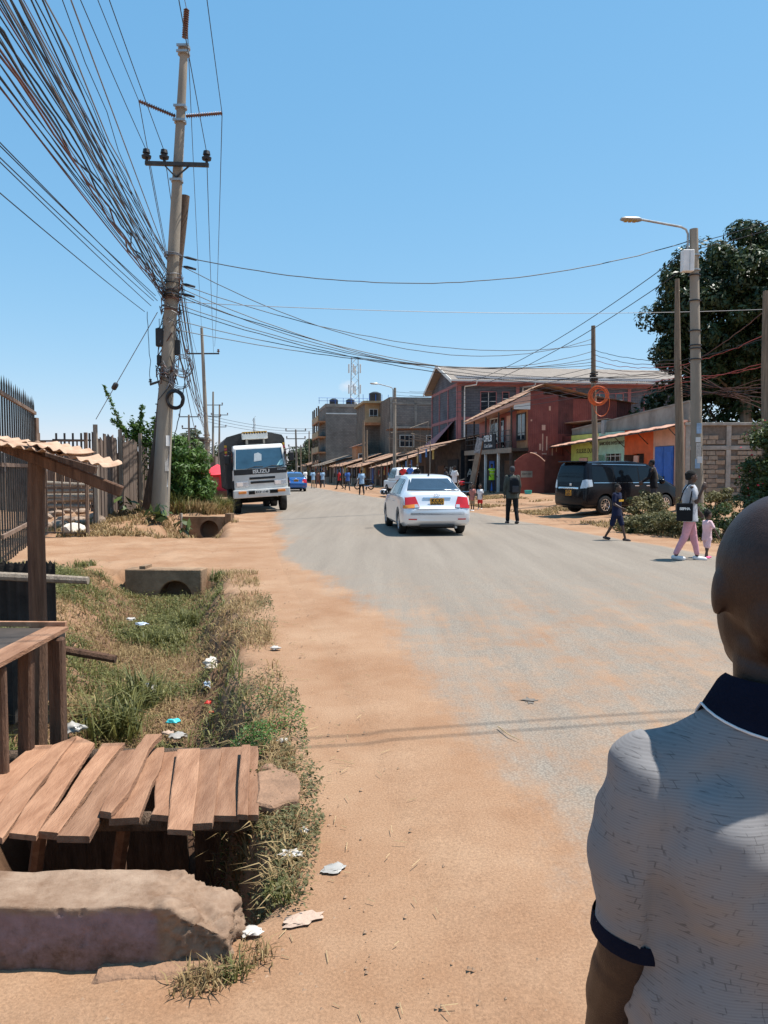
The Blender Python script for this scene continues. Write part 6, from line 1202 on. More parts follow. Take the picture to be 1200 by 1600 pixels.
# --- white pickup with riders
pk = thing('white_pickup', 'white pickup truck stopped at the right verge with riders behind', 'pickup', (1.35, 47.2, .08), math.atan2(1, -.25))
lbox(MB(), -2.5, 2.3, -.85, .85, .45, .95).obj('lower_body', 'car_white', pk, bevel=.08, bseg=2); 
mb = MB(); prof = [(-.55, .95), (-.62, 1.05), (-.45, 1.68), (-.3, 1.74), (.75, 1.72), (1.35, 1.08), (1.35, .95)]; k = len(prof); wv = [.85, .85, .7, .68, .68, .82, .85]; mb.add([(x, w_, z) for (x, z), w_ in zip(prof, wv)] + [(x, -w_, z) for (x, z), w_ in zip(prof, wv)], [tuple(range(k))[::-1], tuple(range(k, 2 * k))] + [(i, (i + 1) % k, (i + 1) % k + k, i + k) for i in range(k)]); mb.obj('cab', 'car_white', pk, bevel=.04)
MB().slab([(-.635, .62, 1.12), (-.635, -.62, 1.12), (-.49, -.55, 1.6), (-.49, .55, 1.6)], .01).obj('rear_window', 'glass_dark', pk)
for s in (-1, 1): lbox(MB(), -2.5, -.62, s * .82 - .04, s * .82 + .04, .95, 1.28).obj('bed_side', 'car_white', pk, bevel=.02); MB().hexa([(-.4, s * .86, 1.1), (1.1, s * .88, 1.1), (1.1, s * .855, 1.1), (-.4, s * .83, 1.1), (-.35, s * .735, 1.58), (.75, s * .735, 1.58), (.75, s * .71, 1.58), (-.35, s * .71, 1.58)]).obj('side_window', 'glass_dark', pk)
lbox(MB(), -2.56, -2.48, -.84, .84, .62, 1.28).obj('tailgate', 'car_white', pk, bevel=.02); lbox(MB(), -2.4, -.6, -.87, -.855, .5, .66).obj('blue_stripe', 'blue_paint', pk); lbox(MB(), -2.4, -.6, .855, .87, .5, .66).obj('blue_stripe', 'blue_paint', pk)
for x in (-1.5, 1.45):
    for s in (-1, 1): wheel(pk, x, s * .78, .36, .22, 'rim_metal', 6)
for s in (-1, 1): lbox(MB(), -2.575, -2.5, s * .78 - .06, s * .78 + .06, .8, 1.15).obj('tail_light', 'tail_red', pk)
# --- motorcycles at the shops
def motorcycle(label, loc, rz, tank, group=None):
    m = thing('motorcycle', label, 'motorcycle', loc, rz, group)
    for x in (-.65, .65):
        w_ = MB().ring((x, 0, .3), (0, 1, 0), .25, .05, 24, 8).obj('wheel', 'rubber', m, True); h = MB().cyl((x, -.06, .3), (x, .06, .3), .05, .05, 10)
        for i in range(10): a = i * .628; h.cyl((x, 0, .3), (x + .24 * math.cos(a), 0, .3 + .24 * math.sin(a)), .006, .006, 4)
        h.obj('hub', 'galv', w_, True)
    MB().tube([(.65, .08, .3), (.42, .08, .95)], .025, 7).obj('fork', 'chrome', m, True); MB().tube([(.65, -.08, .3), (.42, -.08, .95)], .025, 7).obj('fork', 'chrome', m, True)
    MB().tube([(.4, -.35, 1.02), (.42, -.2, .98), (.42, .2, .98), (.4, .35, 1.02)], .018, 7).obj('handlebar', 'black_plastic', m, True); MB().ell((.22, 0, .78), (.24, .14, .13)).obj('fuel_tank', tank, m, True); MB().box((-.3, 0, .80), (.75, .24, .1)).obj('seat', 'black_plastic', m, bevel=.04); MB().box((.05, 0, .42), (.35, .26, .32)).obj('engine', 'dark_steel', m, bevel=.04)
    MB().tube([(.38, 0, .85), (.1, 0, .62), (-.1, 0, .35), (-.65, 0, .3)], .03, 7).obj('frame', 'dark_steel', m, True); MB().tube([(0, .15, .3), (-.4, .16, .28), (-.9, .17, .36)], .04, 8).obj('exhaust', 'chrome', m, True); MB().ell((.56, 0, .86), (.09, .1, .1)).obj('headlamp', 'clear_lens', m, True); MB().box((-.78, 0, .72), (.3, .2, .04)).obj('carrier', 'dark_steel', m); MB().tube([(.3, .3, 1.03), (.36, .34, 1.2)], .01, 5).obj('mirror_stalk', 'black_plastic', m); MB().ell((.36, .36, 1.24), (.02, .07, .045)).obj('mirror', 'black_plastic', m, True)
    MB().box((-.1, -.2, .15), (.03, .2, .3), (.4, 0, 0)).obj('side_stand', 'dark_steel', m)
    return m
motorcycle('parked motorcycle with red tank nearest the leaning signpost', (4.7, 44.8, .12), 2.2, 'tail_red'); motorcycle('parked motorcycle with blue tank behind the red tanked one', (4.4, 46.3, .12), 2.0, 'blue_paint'); motorcycle('parked dark motorcycle farthest along before the timber shop', (3.7, 48.0, .12), 2.4, 'black_paint')
motorcycle('dark motorcycle loaded by the far stalls', (-1.6, 61.5, .1), 2.6, 'tail_red')
# red umbrella kiosk behind the lorry
ku = thing('umbrella_kiosk', 'red umbrella and red cloth kiosk showing behind the lorry', 'kiosk', (-11.0, 48, 0)); kx = Q(340, 735, 48).x
M('red_cloth', (.55, .035, .05), .7, .15, 3)
mb = MB(); n = 12; V = [(kx, 48, 2.05)] + [(kx + 1.15 * math.cos(2 * math.pi * i / n), 48 + 1.15 * math.sin(2 * math.pi * i / n), 1.42 - .05 * (i % 2)) for i in range(n)]; mb.add(V, [(0, 1 + i, 1 + (i + 1) % n) for i in range(n)]); mb.obj('umbrella_canopy', 'red_cloth', ku, True, True)
MB().cyl((kx, 48, 0), (kx, 48, 2.1), .03, .03, 6).obj('umbrella_pole', 'galv', ku, False, True); MB().box((kx + .05, 48.2, .85), (1.5, .9, 1.15)).obj('kiosk_body', 'red_cloth', ku, False, True, bevel=.03); MB().box((kx - .05, 47.7, .2), (1.8, .6, .35)).obj('kiosk_base', 'stall_wood', ku, False, True); MB().box((kx - .1, 47.73, 1.0), (.5, .03, .45)).obj('poster', M('poster_dark', (.3, .1, .1), .7, .4, 12), ku, False, True)
# ------------------------------------------------------------------ people
M('skin', (.065, .033, .021), .5, .12, 8, .15, 60, spec=.45); M('skin_b', (.08, .042, .027), .5, .12, 8, .1, 60, spec=.45); M('hair', (.008, .007, .006), .9, .3, 30, .6, 120)
def cloth(name, c, **k): return M('cloth_' + name, c, .85, .14, 7, .25, 40, spec=.15, sheen=.03, **k)
cloth('navy', (.010, .014, .040)); cloth('grey', (.36, .37, .40)); cloth('pink', (.62, .30, .34)); cloth('palepink', (.72, .50, .52)); cloth('white', (.70, .70, .70)); cloth('black', (.012, .012, .014)); cloth('olive', (.060, .065, .055)); cloth('brown', (.20, .10, .075)); cloth('red', (.50, .03, .03)); cloth('blue', (.05, .12, .34)); cloth('lightblue', (.28, .42, .58)); cloth('hivis', (.42, .78, .05)); cloth('darkgrey', (.05, .05, .055)); cloth('tan', (.34, .24, .15)); cloth('rose', (.45, .18, .15))
M('shoe_white', (.66, .65, .64), .6, .1); M('shoe_pink', (.70, .10, .24), .6, .1); M('shoe_dark', (.05, .035, .03), .6, .2); M('eye_white', (.6, .58, .55), .3, .05); M('lip', (.12, .05, .04), .5, .1)
def capsule(mb, p0, p1, r0, r1, n=10):
    p0 = Vector(p0); p1 = Vector(p1); d = (p1 - p0).normalized(); pts = []; rad = []
    for t in (-1, -.8, -.45): pts.append(p0 + d * r0 * t); rad.append(max(.001, r0 * math.sqrt(1 - t * t)))
    pts += [p0, p1]; rad += [r0, r1]
    for t in (.45, .8, 1): pts.append(p1 + d * r1 * t); rad.append(max(.001, r1 * math.sqrt(1 - t * t)))
    mb.tube(pts, rad, n)
def ring_loft(mb, rings, n=18):      # rings: (cx, cy, z, rx, ry)
    mb.tube([(r[0], r[1], r[2]) for r in rings], [(r[3], r[4]) for r in rings], n, axes=((1, 0, 0), (0, 1, 0)))
def limb(root, ang, bend, l1, l2, side, spread, fwd=1):
    """returns mid and end joint; ang swing forward(+y), bend at the mid joint"""
    a = Vector((side * math.sin(spread), math.sin(ang) * math.cos(spread), -math.cos(ang) * math.cos(spread))); k = root + a * l1
    b = Vector((side * math.sin(spread) * .6, math.sin(ang + bend), -math.cos(ang + bend))).normalized(); return k, k + b * l2
def person(label, loc, rz, h, top, bottom, shoes='shoe_dark', legs=((.25, -.15), (-.22, -.35)), arms=((-.3, .4, .12), (.3, .4, .12)), sleeve='short', trouser='long', hair='short', lean=0.0, voxel=.016, fat=1.0, skin='skin', child=False, seated=False, headturn=0.0, group=None, headtilt=0, skirt=False, hidden_legs=False):
    P = thing('person', label, 'person', loc, rz, group); s = h / 1.7
    hl = .205 if child else .175; hs = h * (1 / 5.2 if child else 1 / 7.4) / .23          # head scale
    LL = .40 * s * (.86 if child else 1); hipz = (.86 if not child else .74) * s
    if seated: hipz = .12 * s
    lo = MB(); sh = MB(); tr = MB(); so = MB(); feet = []
    rotl = Matrix.Rotation(-lean, 3, 'X')
    def B(x, y, z): q = rotl @ Vector((x * s, y * s, z * s - hipz)); return q + Vector((0, 0, hipz))
    tz = (hipz / s)
    k1 = (1.42 - .86) if not child else (1.36 - .74) * .93
    sz = tz + k1                       # shoulder height
    hips = [Vector((sd * .085 * s * fat, 0, hipz)) for sd in (-1, 1)]
    # legs
    for i, sd in enumerate((-1, 1)):
        an, be = legs[i]; kn, ank = limb(hips[i], an, be, LL, LL * .98, sd, .03); feet.append(ank)
    drop = 0 if seated else min(f.z for f in feet) - .075 * s
    sh_ = Vector((0, 0, -drop))
    for i, sd in enumerate((-1, 1)):
        an, be = legs[i]; kn, ank = limb(hips[i], an, be, LL, LL * .98, sd, .03); kn += sh_; ank += sh_; hp = hips[i] + sh_
        capsule(lo, hp, kn, .078 * s * fat, .052 * s * fat); capsule(lo, kn, ank, .052 * s * fat, .034 * s); capsule(lo, kn.lerp(ank, .25) + Vector((0, -.012 * s, 0)), kn.lerp(ank, .5), .046 * s * fat, .035 * s)
        if not hidden_legs or True:
            if trouser == 'long': capsule(tr, hp, kn, .092 * s * fat, .066 * s * fat); capsule(tr, kn, ank + Vector((0, 0, .03 * s)), .066 * s * fat, .056 * s)
            elif trouser == 'tight': capsule(tr, hp, kn, .090 * s * fat, .060 * s * fat); capsule(tr, kn, ank + Vector((0, 0, .05 * s)), .066 * s * fat, .047 * s); capsule(tr, kn.lerp(ank, .2) + Vector((0, -.012 * s, 0)), kn.lerp(ank, .55), .058 * s * fat, .048 * s)
            else: capsule(tr, hp, hp.lerp(kn, .88), .098 * s * fat, .085 * s * fat)
        ft_ = Vector((0, 1, 0)); pit = an + be; toe = ank + Vector((0, .15 * s * math.cos(min(0, pit) * .7), -.055 * s + .10 * s * min(0, pit + .25) * -0.0)); 
        capsule(so, ank + Vector((0, -.045 * s, -.035 * s)), toe, .043 * s, .036 * s); capsule(so, ank + Vector((0, .02 * s, -.045 * s)), toe + Vector((0, -.02 * s, .0)), .047 * s, .045 * s)
    def T(x, y, z): return B(x, y, z) + sh_
    # torso rings
    mat3 = []
    def torso(mb, g, hem, flare=1.0):
        z0 = tz + hem; rs = [(tz - .04 if hem < 0 else z0, .155, .105)]
        prof = [(z0, .168 * flare, .118 * flare), (tz + .10, .160, .112), (tz + .22, .150, .105), (tz + .34, .165, .115), (tz + .45, .178, .118), (tz + .53, .170, .10), (tz + .575, .10, .075), (tz + .60, .062, .06)]
        if child: prof = [(z, a * .95, b * 1.12) for z, a, b in prof]; prof = [(tz + (z - tz) * k1 / .56, a, b) for z, a, b in prof]
        pts = [T(0, 0, z) for z, a, b in prof]; mb.tube(pts, [((a * fat + g) * s, (b * fat + g) * s) for z, a, b in prof], 20, axes=((1, 0, 0), tuple(rotl @ Vector((0, 1, 0)))))
    torso(lo, 0, -.06); torso(sh, .014, -.10, 1.04)
    tr.tube([T(0, 0, tz - .13), T(0, 0, tz - .05), T(0, 0, tz + .08), T(0, 0, tz + .13)], [(.11 * s * fat, .09 * s * fat), (.166 * s * fat, .118 * s * fat), (.163 * s * fat, .116 * s * fat), (.14 * s, .1 * s)], 18, axes=((1, 0, 0), (0, 1, 0)))
    if skirt: tr.tube([T(0, 0, tz + .1), T(0, 0, tz - .1), T(0, 0, tz - .45)], [(.15 * s, .11 * s), (.19 * s, .15 * s), (.24 * s, .2 * s)], 20, axes=((1, 0, 0), (0, 1, 0)))
    # arms
    for i, sd in enumerate((-1, 1)):
        an, be, spd = arms[i]; S = T(sd * .175 * fat, 0, sz - .015); el, wr = limb(S, an, be, .285 * s, .25 * s, sd, spd); wr = wr + Vector((-sd * .02 * s, 0, 0))
        capsule(lo, S, el, .050 * s, .040 * s); capsule(lo, el, wr, .040 * s, .027 * s); d = (wr - el).normalized(); a_ = Vector((1, 0, 0)) - d * d.x; a_.normalize(); fwdv = d.cross(a_) * 1
        pal = wr + d * .05 * s; lo.tube([wr, wr + d * .03 * s, pal + d * .02 * s, pal + d * .045 * s], [(.022 * s, .025 * s), (.020 * s, .038 * s), (.018 * s, .042 * s), (.014 * s, .036 * s)], 10, axes=(tuple(a_), tuple(fwdv)))
        for f in range(4):
            off = fwdv * ((f - 1.5) * .021 * s); b0 = pal + d * .035 * s + off; L_ = (.062, .072, .068, .052)[f] * s; curl = a_ * (-sd) * .018 * s; capsule(lo, b0, b0 + d * L_ * .55 + curl * .4, .0105 * s, .010 * s, 7); capsule(lo, b0 + d * L_ * .55 + curl * .4, b0 + d * L_ + curl * 1.6, .010 * s, .008 * s, 7)
        th = wr + d * .03 * s + fwdv * .034 * s; capsule(lo, th, th + d * .03 * s + fwdv * .02 * s, .012 * s, .011 * s, 7); capsule(lo, th + d * .03 * s + fwdv * .02 * s, th + d * .058 * s + fwdv * .022 * s - a_ * sd * .01 * s, .011 * s, .009 * s, 7)
        if sleeve == 'short': capsule(sh, S + Vector((-sd * .02 * s, 0, .0)), S.lerp(el, .72), .066 * s, .060 * s)
        elif sleeve == 'long': capsule(sh, S + Vector((-sd * .02 * s, 0, 0)), el, .066 * s, .056 * s); capsule(sh, el, el.lerp(wr, .93), .056 * s, .042 * s)
        else: capsule(sh, S + Vector((-sd * .03 * s, 0, 0)), S.lerp(el, .12), .066 * s, .06 * s)
    # neck and head
    hb = T(0, .0, sz + .03); hc = T(0, .022, sz + (.20 if not child else .17)); q = hs
    hc = T(0, .022, sz) + Vector((0, 0, .072 * s + .118 * q)); capsule(lo, hb - Vector((0, 0, .03 * s)), hc - Vector((0, .012 * q, .04 * q)), .056 * s, .050 * s)
    hm = Matrix.Rotation(headturn, 3, 'Z') @ Matrix.Rotation(headtilt, 3, 'X')
    def Hd(x, y, z): return hc + hm @ (Vector((x, y, z)) * q)
    er = (headtilt, 0, headturn)
    lo.ell(Hd(0, -.008, .025), (.074 * q, .094 * q, .092 * q), er); lo.ell(Hd(0, .022, -.035), (.058 * q, .072 * q, .078 * q), er); lo.ell(Hd(0, .048, -.085), (.036 * q, .036 * q, .028 * q), er)
    capsule(lo, Hd(0, .088, .012), Hd(0, .104, -.022), .010 * q, .015 * q); lo.ell(Hd(0, .088, -.055), (.026 * q, .014 * q, .013 * q), er)
    for sd in (-1, 1): lo.ell(Hd(sd * .076, -.005, -.008), (.010 * q, .022 * q, .034 * q), er); lo.ell(Hd(sd * .03, .076, .028), (.022 * q, .014 * q, .009 * q), er)
    body = remesh(lo, 'body', skin, P, min(voxel, .0125 * max(.55, s)) if voxel < .02 else voxel, 2)
    hr = MB()
    if hair in ('short', 'bun', 'cap', 'tuft'):
        hr.ell(Hd(0, -.018, .045), (.080 * q, .096 * q, .085 * q), er); hr.ell(Hd(0, -.045, .0), (.070 * q, .066 * q, .07 * q), er)
        if hair == 'bun': hr.ell(Hd(0, -.10, .04), (.04 * q, .035 * q, .04 * q)); hr.ell(Hd(0, -.085, -.02), (.05 * q, .04 * q, .05 * q))
        if hair == 'tuft': hr.ell(Hd(0, -.02, .135), (.02 * q, .02 * q, .04 * q)); hr.ell(Hd(0.04, -.05, .12), (.02 * q, .02 * q, .03 * q)); hr.ell(Hd(-0.04, -.05, .12), (.02 * q, .02 * q, .03 * q))
        nm, mtt = ('cap', 'cloth_darkgrey') if hair == 'cap' else ('hair', 'hair')
        if hair == 'cap': hr.ell(Hd(0, .10, .06), (.06 * q, .06 * q, .012 * q), (-.2, 0, headturn))
        remesh(hr, nm, mtt, P, .012, 2)
    if voxel < .015:
        for sd in (-1, 1): MB().ell(Hd(sd * .030, .0835, .012), (.0125 * q, .007 * q, .0065 * q), er, 8, 6).obj('eye', 'eye_white', P, True); MB().ell(Hd(sd * .030, .0895, .012), (.005 * q, .003 * q, .005 * q), er, 8, 6).obj('pupil', 'hair', P, True)
        MB().ell(Hd(0, .099, -.057), (.022 * q, .006 * q, .009 * q), er, 10, 6).obj('mouth', 'lip', P, True)
    def wrinkle(co, no): 
        d = (vnoise(co[:, 0] * 1.0 + co[:, 1], co[:, 2] * .45, 16, 3) - .5) * .014 * s; return co + no * d[:, None]
    remesh(sh, 'shirt', top, P, voxel, 2, wrinkle); remesh(tr, 'trousers' if trouser != 'shorts' else 'shorts', bottom, P, voxel, 2, wrinkle); remesh(so, 'shoes', shoes, P, voxel * .8, 1)
    P['hc'] = (0, 0, 0)
    del P['hc']
    return P, T, tz, sz, s
def at(px, py): p = G(px, py, .03); p.z = road_z(p.x, p.y) - .005; return p
WALK = ((.34, -.12), (-.30, -.30))
# woman with bag and toddler
pw = at(1076, 876); RW = R(-104); W, T, tz, sz, s = person('woman in grey shirt and pink leggings carrying a black tote bag', pw, RW, 1.60, 'cloth_grey', 'cloth_pink', 'shoe_white', ((.24, -.06), (-.22, -.20)), ((.30, .25, .30), (.30, 2.45, .16)), 'short', 'tight', 'bun', voxel=.012, fat=1.12, headturn=.25)
bag = thing('tote_bag', 'black tote bag with white lettering hanging from the shoulder of the woman', 'bag', pw, RW); MB().box((.265, -.12, .88), (.06, .27, .32)).obj('bag_body', 'cloth_black', bag, bevel=.02, bseg=2)
MB().tube([(.26, -.21, 1.03), (.235, -.14, 1.26), (.20, -.05, 1.385), (.18, .02, 1.37), (.235, -.0, 1.24), (.265, -.04, 1.03)], .012, 6).obj('strap', 'cloth_black', bag, True)
text('bag_lettering', 'SEPHA', .06, (.297, -.12, .94), (0, 1, 0), (0, 0, 1), 'white_paint', bag, .002, .003)
text('shirt_lettering', 'ADIDES', .05, T(.03, .172, sz - .22), (-1, 0, 0), (0, 0, 1), 'cloth_navy', W, .002, .002)
pt = at(1104, 872); person('toddler in pale pink outfit and pink shoes holding hands with woman', pt, R(-75), .88, 'cloth_palepink', 'cloth_palepink', 'shoe_pink', ((.18, -.05), (-.12, -.15)), ((.35, .2, .35), (.2, .3, .45)), 'short', 'shorts', 'tuft', voxel=.0095, child=True, fat=1.1, skin='skin_b')
# boy
pby = at(963, 844); Bp, T, tz, sz, s = person('boy in navy shirt and shorts walking along the road edge', pby, R(-138), 1.32, 'cloth_navy', 'cloth_navy', 'shoe_dark', ((.34, -.08), (-.26, -.30)), ((-.15, .5, .12), (.15, 1.0, .12)), 'short', 'shorts', 'short', voxel=.0115, fat=.95, headturn=.1)
M('yellow_print', (.62, .36, .04), .7, .1); text('shirt_lettering', 'ILLIPAN', .055, T(0, .142, sz - .19), (-1, 0, 0), (0, 0, 1), 'yellow_print', Bp, .006, .004)
# man with backpack walking away
pm = at(800, 818); Mp, T, tz, sz, s = person('man in olive jacket and cap walking away with black backpack', pm, R(8), 1.72, 'cloth_olive', 'cloth_black', 'shoe_dark', ((.16, -.10), (-.12, -.18)), ((-.05, .25, .14), (.08, .25, .14)), 'long', 'long', 'cap', voxel=.013, fat=1.1)
bk = thing('backpack', 'black backpack worn by the man walking away', 'backpack', pm, R(8)); mb = MB(); ring_loft(mb, [(0, -.19, .92, .12, .06), (0, -.215, .98, .15, .10), (0, -.22, 1.15, .155, .11), (0, -.20, 1.32, .145, .09), (0, -.17, 1.41, .09, .05)]); remesh(mb, 'pack', 'cloth_black', bk, .015, 2); MB().box((0, -.325, 1.06), (.2, .03, .2)).obj('pocket', 'cloth_darkgrey', bk, bevel=.015)
for sd in (-1, 1): MB().tube([(sd * .10, -.13, 1.36), (sd * .115, -.03, 1.475), (sd * .12, .10, 1.40), (sd * .12, .14, 1.2), (sd * .15, .0, 1.02), (sd * .13, -.13, .98)], .016, 6).obj('strap', 'cloth_black', bk, True)
# girls
p = at(742, 797); person('girl in rose dress standing by the verge nearest the car', (p.x - .1, p.y, p.z), R(150), 1.12, 'cloth_rose', 'cloth_tan', 'shoe_white', ((.1, 0), (-.08, -.1)), ((.2, .3, .1), (-.1, .3, .1)), 'short', 'shorts', 'short', child=True, voxel=.018, skin='skin_b', skirt=False)
p = at(750, 795); person('smaller girl in white top and red shorts beside the rose dressed girl', p, R(160), 1.05, 'cloth_white', 'cloth_red', 'shoe_white', ((-.1, 0), (.12, -.1)), ((.2, .3, .1), (-.2, .3, .1)), 'short', 'shorts', 'short', child=True, voxel=.018, skin='skin_b')
# man in hi-vis vest, hands at front
p = Q(768, 775, 45.5); p.z = Hs(p.x, p.y); HV = person('man in lime safety vest standing before the balcony shop', p, R(200), 1.68, 'cloth_hivis', 'cloth_darkgrey', 'shoe_dark', ((.05, 0), (-.05, 0)), ((.1, .9, .15), (.1, .9, .15)), 'none', 'long', 'short', voxel=.02); vst = p
for z in (1.12, 1.32): MB().ring((p.x, p.y, p.z + z), (0, 0, 1), .185, .012, 20, 5).obj('reflective_band', 'white_paint', HV[0], True, True)
# man in dark jacket leaning at the van
p = Q(1021, 800, 26.6); p.z = Hs(p.x, p.y); Lm, T, tz, sz, s = person('man in dark jacket standing at the van door with back turned', p, R(70), 1.74, 'cloth_black', 'cloth_darkgrey', 'shoe_dark', ((.05, -.05), (-.1, -.05)), ((.35, .5, .15), (.3, .7, .15)), 'long', 'long', 'short', voxel=.015, lean=.12)
MB().tube([T(.10, -.09, sz + .03), T(.16, -.13, sz - .15), T(.13, -.14, sz - .38)], .018, 6).obj('scarf', 'cloth_tan', Lm, True)
# people farther off
far = [(565, 773, 1.70, 'cloth_lightblue', 'cloth_black', 10, 'man in pale blue shirt walking along the far verge', {}), (489, 763, 1.68, 'cloth_lightblue', 'cloth_tan', 20, 'distant person in light blue top nearest the blue car', {}), (497, 762, 1.66, 'cloth_brown', 'cloth_brown', 160, 'distant person in brown clothes between two others', {}), (504, 762, 1.7, 'cloth_lightblue', 'cloth_darkgrey', 15, 'distant person in pale shirt right of the brown dressed one', {}), (477, 760, 1.7, 'cloth_white', 'cloth_black', 30, 'distant person in white top just right of the blue car', {}),
       (530, 764, 1.7, 'cloth_red', 'cloth_black', 100, 'person in red top at the far stalls by a motorcycle', {}), (543, 766, 1.72, 'cloth_blue', 'cloth_darkgrey', 200, 'person in blue shirt at the far stall row', {}), (710, 779, 1.72, 'cloth_white', 'cloth_black', 130, 'person in white shirt among the parked motorcycles', {}), (697, 778, 1.7, 'cloth_darkgrey', 'cloth_black', 90, 'person in dark clothes behind the roof of the silver car', {}), (318, 772, 1.65, 'cloth_white', 'cloth_blue', 60, 'person in pale top beside the shrub near the red umbrella', {})]
for i, (px, py, hh, tp, bt, rz_, lab, kw) in enumerate(far):
    p = G(px, py, .03); p.z = max(0, Hs(p.x, p.y)) if px > 560 else .02
    person(lab, p, R(rz_), hh, tp, bt, 'shoe_dark', (WALK, ((.05, 0), (-.05, 0)), ((-.3, -.3), (.34, -.12)))[i % 3], ((-.25, .3, .12), (.25, .3, .12)), 'short', 'long', 'short', voxel=.024)
# riders in the pickup bed
fwp = Vector((-.2425, .97, 0)); lfp = Vector((-.97, -.2425, 0))
for (ax, ay, z, tp, hat, lab) in ((-1.0, .45, .85, 'cloth_red', 'short', 'rider in red top sitting in the white pickup bed'), (-1.9, -.15, .85, 'cloth_black', 'cap', 'rider in black top and cap standing in the white pickup bed'), (-1.3, .1, .9, 'cloth_blue', 'cap', 'rider in blue top behind the pickup cab'), (-.9, -.45, .85, 'cloth_darkgrey', 'short', 'rider in dark shirt at the cab corner of the pickup')):
    q = Vector((1.35, 47.2, .08)) + fwp * ax + lfp * ay; person(lab, (q.x, q.y, z - .35), R(rnd.uniform(60, 220)), 1.45, tp, 'cloth_darkgrey', 'shoe_dark', ((.1, 0), (-.1, 0)), ((.3, .9, .2), (.2, .6, .2)), 'short', 'long', hat, voxel=.024)
# ------------------------------------------------------------------ man standing close in front, seen from behind
fm = thing('person', 'bald man in grey striped polo shirt with navy collar standing close by', 'person', (.532, 1.0, .035), 0.0)
fmz = -.035
def Z(z): return z + fmz
sk = MB()
sk.ell((0, .005, Z(1.515)), (.0865, .102, .106), None, 24, 16); sk.ell((0, .04, Z(1.455)), (.070, .085, .10), None, 20, 14); sk.ell((0, .085, Z(1.40)), (.045, .04, .04)); sk.ell((0, -.035, Z(1.47)), (.072, .062, .075), None, 20, 12)
capsule(sk, (0, .0, Z(1.27)), (0, .01, Z(1.44)), .066, .0625, 20); capsule(sk, (0, .115, Z(1.475)), (0, .13, Z(1.445)), .012, .017)
sk.ell((0, .108, Z(1.415)), (.028, .016, .016))
for sd in (-1, 1):
    sk.ell((sd * .0865, .020, Z(1.485)), (.007, .022, .032), (0, 0, sd * .15)); capsule(sk, (sd * .15, 0, Z(1.195)), (sd * .198, .01, Z(1.0)), .05, .045, 14); capsule(sk, (sd * .198, .01, Z(1.0)), (sd * .21, .10, Z(.765)), .044, .030, 14); capsule(sk, (sd * .20, .02, Z(.97)), (sd * .205, .055, Z(.9)), .045, .041, 12)
    w_ = Vector((sd * .21, .10, Z(.765))); d = Vector((0, .3, -.95)).normalized(); a_ = Vector((1, 0, 0)); fv_ = Vector((0, .95, .3)); sk.tube([w_, w_ + d * .03, w_ + d * .075, w_ + d * .095], [(.022, .026), (.021, .038), (.019, .043), (.015, .037)], 12, axes=((1, 0, 0), tuple(fv_)))
    for f in range(4):
        b0 = w_ + d * .085 + fv_ * ((f - 1.5) * -.021); L_ = (.066, .076, .072, .056)[f]; cu = Vector((-sd * .02, 0, 0)); capsule(sk, b0, b0 + d * L_ * .55 + cu * .4, .0105, .0098, 8); capsule(sk, b0 + d * L_ * .55 + cu * .4, b0 + d * L_ + cu * 1.5, .0098, .008, 8)
    th = w_ + d * .03 + fv_ * .035; capsule(sk, th, th + d * .035 + fv_ * .02, .0125, .0115, 8); capsule(sk, th + d * .035 + fv_ * .02, th + d * .065 + fv_ * .02, .0115, .009, 8)
    capsule(sk, (sd * .09, 0, Z(.82)), (sd * .1, .01, Z(.46)), .08, .055); capsule(sk, (sd * .1, .01, Z(.46)), (sd * .1, -.01, Z(.1)), .052, .035)
ring_loft(sk, [(0, 0, Z(.78), .14, .10), (0, 0, Z(1.0), .15, .10), (0, 0, Z(1.2), .16, .10), (0, 0, Z(1.29), .10, .08)])
M('skin_fg', (.022, .0105, .007), .48, .2, 260, .16, 420, spec=.35, col2=(.036, .018, .012))
def nape(co, no):
    X, Yv, Zv = co[:, 0], co[:, 1], co[:, 2]; d = np.zeros(len(co))
    for z0, a_ in ((1.395, .0032), (1.352, .0026), (1.425, .0018)): zz_ = Zv - Z(z0) - .012 * np.abs(X / .07) ** 2; d -= a_ * np.exp(-(zz_ / .0055) ** 2) * (1 - smst(-.01, .03, Yv)) * (np.abs(X) < .085)
    d += (vnoise(X + Yv, Zv, 30, 2) - .5) * .0016
    return co + no * d[:, None]
remesh(sk, 'body', 'skin_fg', fm, .0055, 4, nape)
hm_ = MB(); hm_.ell((0, .004, Z(1.50)), (.0855, .1012, .098), None, 24, 16)
shm = bpy.data.materials.new('polo_knit'); shm.use_nodes = True; t = shm.node_tree; b = t.nodes['Principled BSDF']; tc = t.nodes.new('ShaderNodeTexCoord'); v = tc.outputs['Object']
def mth(op, a, bb, clamp=False):
    n = t.nodes.new('ShaderNodeMath'); n.operation = op; n.use_clamp = clamp
    for k, q in enumerate((a, bb)):
        if isinstance(q, (int, float)): n.inputs[k].default_value = q
        else: t.links.new(q, n.inputs[k])
    return n.outputs[0]
sp = t.nodes.new('ShaderNodeSeparateXYZ'); t.links.new(v, sp.inputs[0])
zz = mth('ADD', sp.outputs[2], mth('MULTIPLY', noise(6, 2, .5, v), .003)); sn = mth('SINE', mth('MULTIPLY', zz, 2 * math.pi / .0034), 0); stripe = mrange(sn, -.3, .6, .89, 1.0)
cb = t.nodes.new('ShaderNodeCombineXYZ'); t.links.new(mth('ADD', sp.outputs[0], mth('MULTIPLY', sp.outputs[1], .7)), cb.inputs[0]); t.links.new(zz, cb.inputs[1])
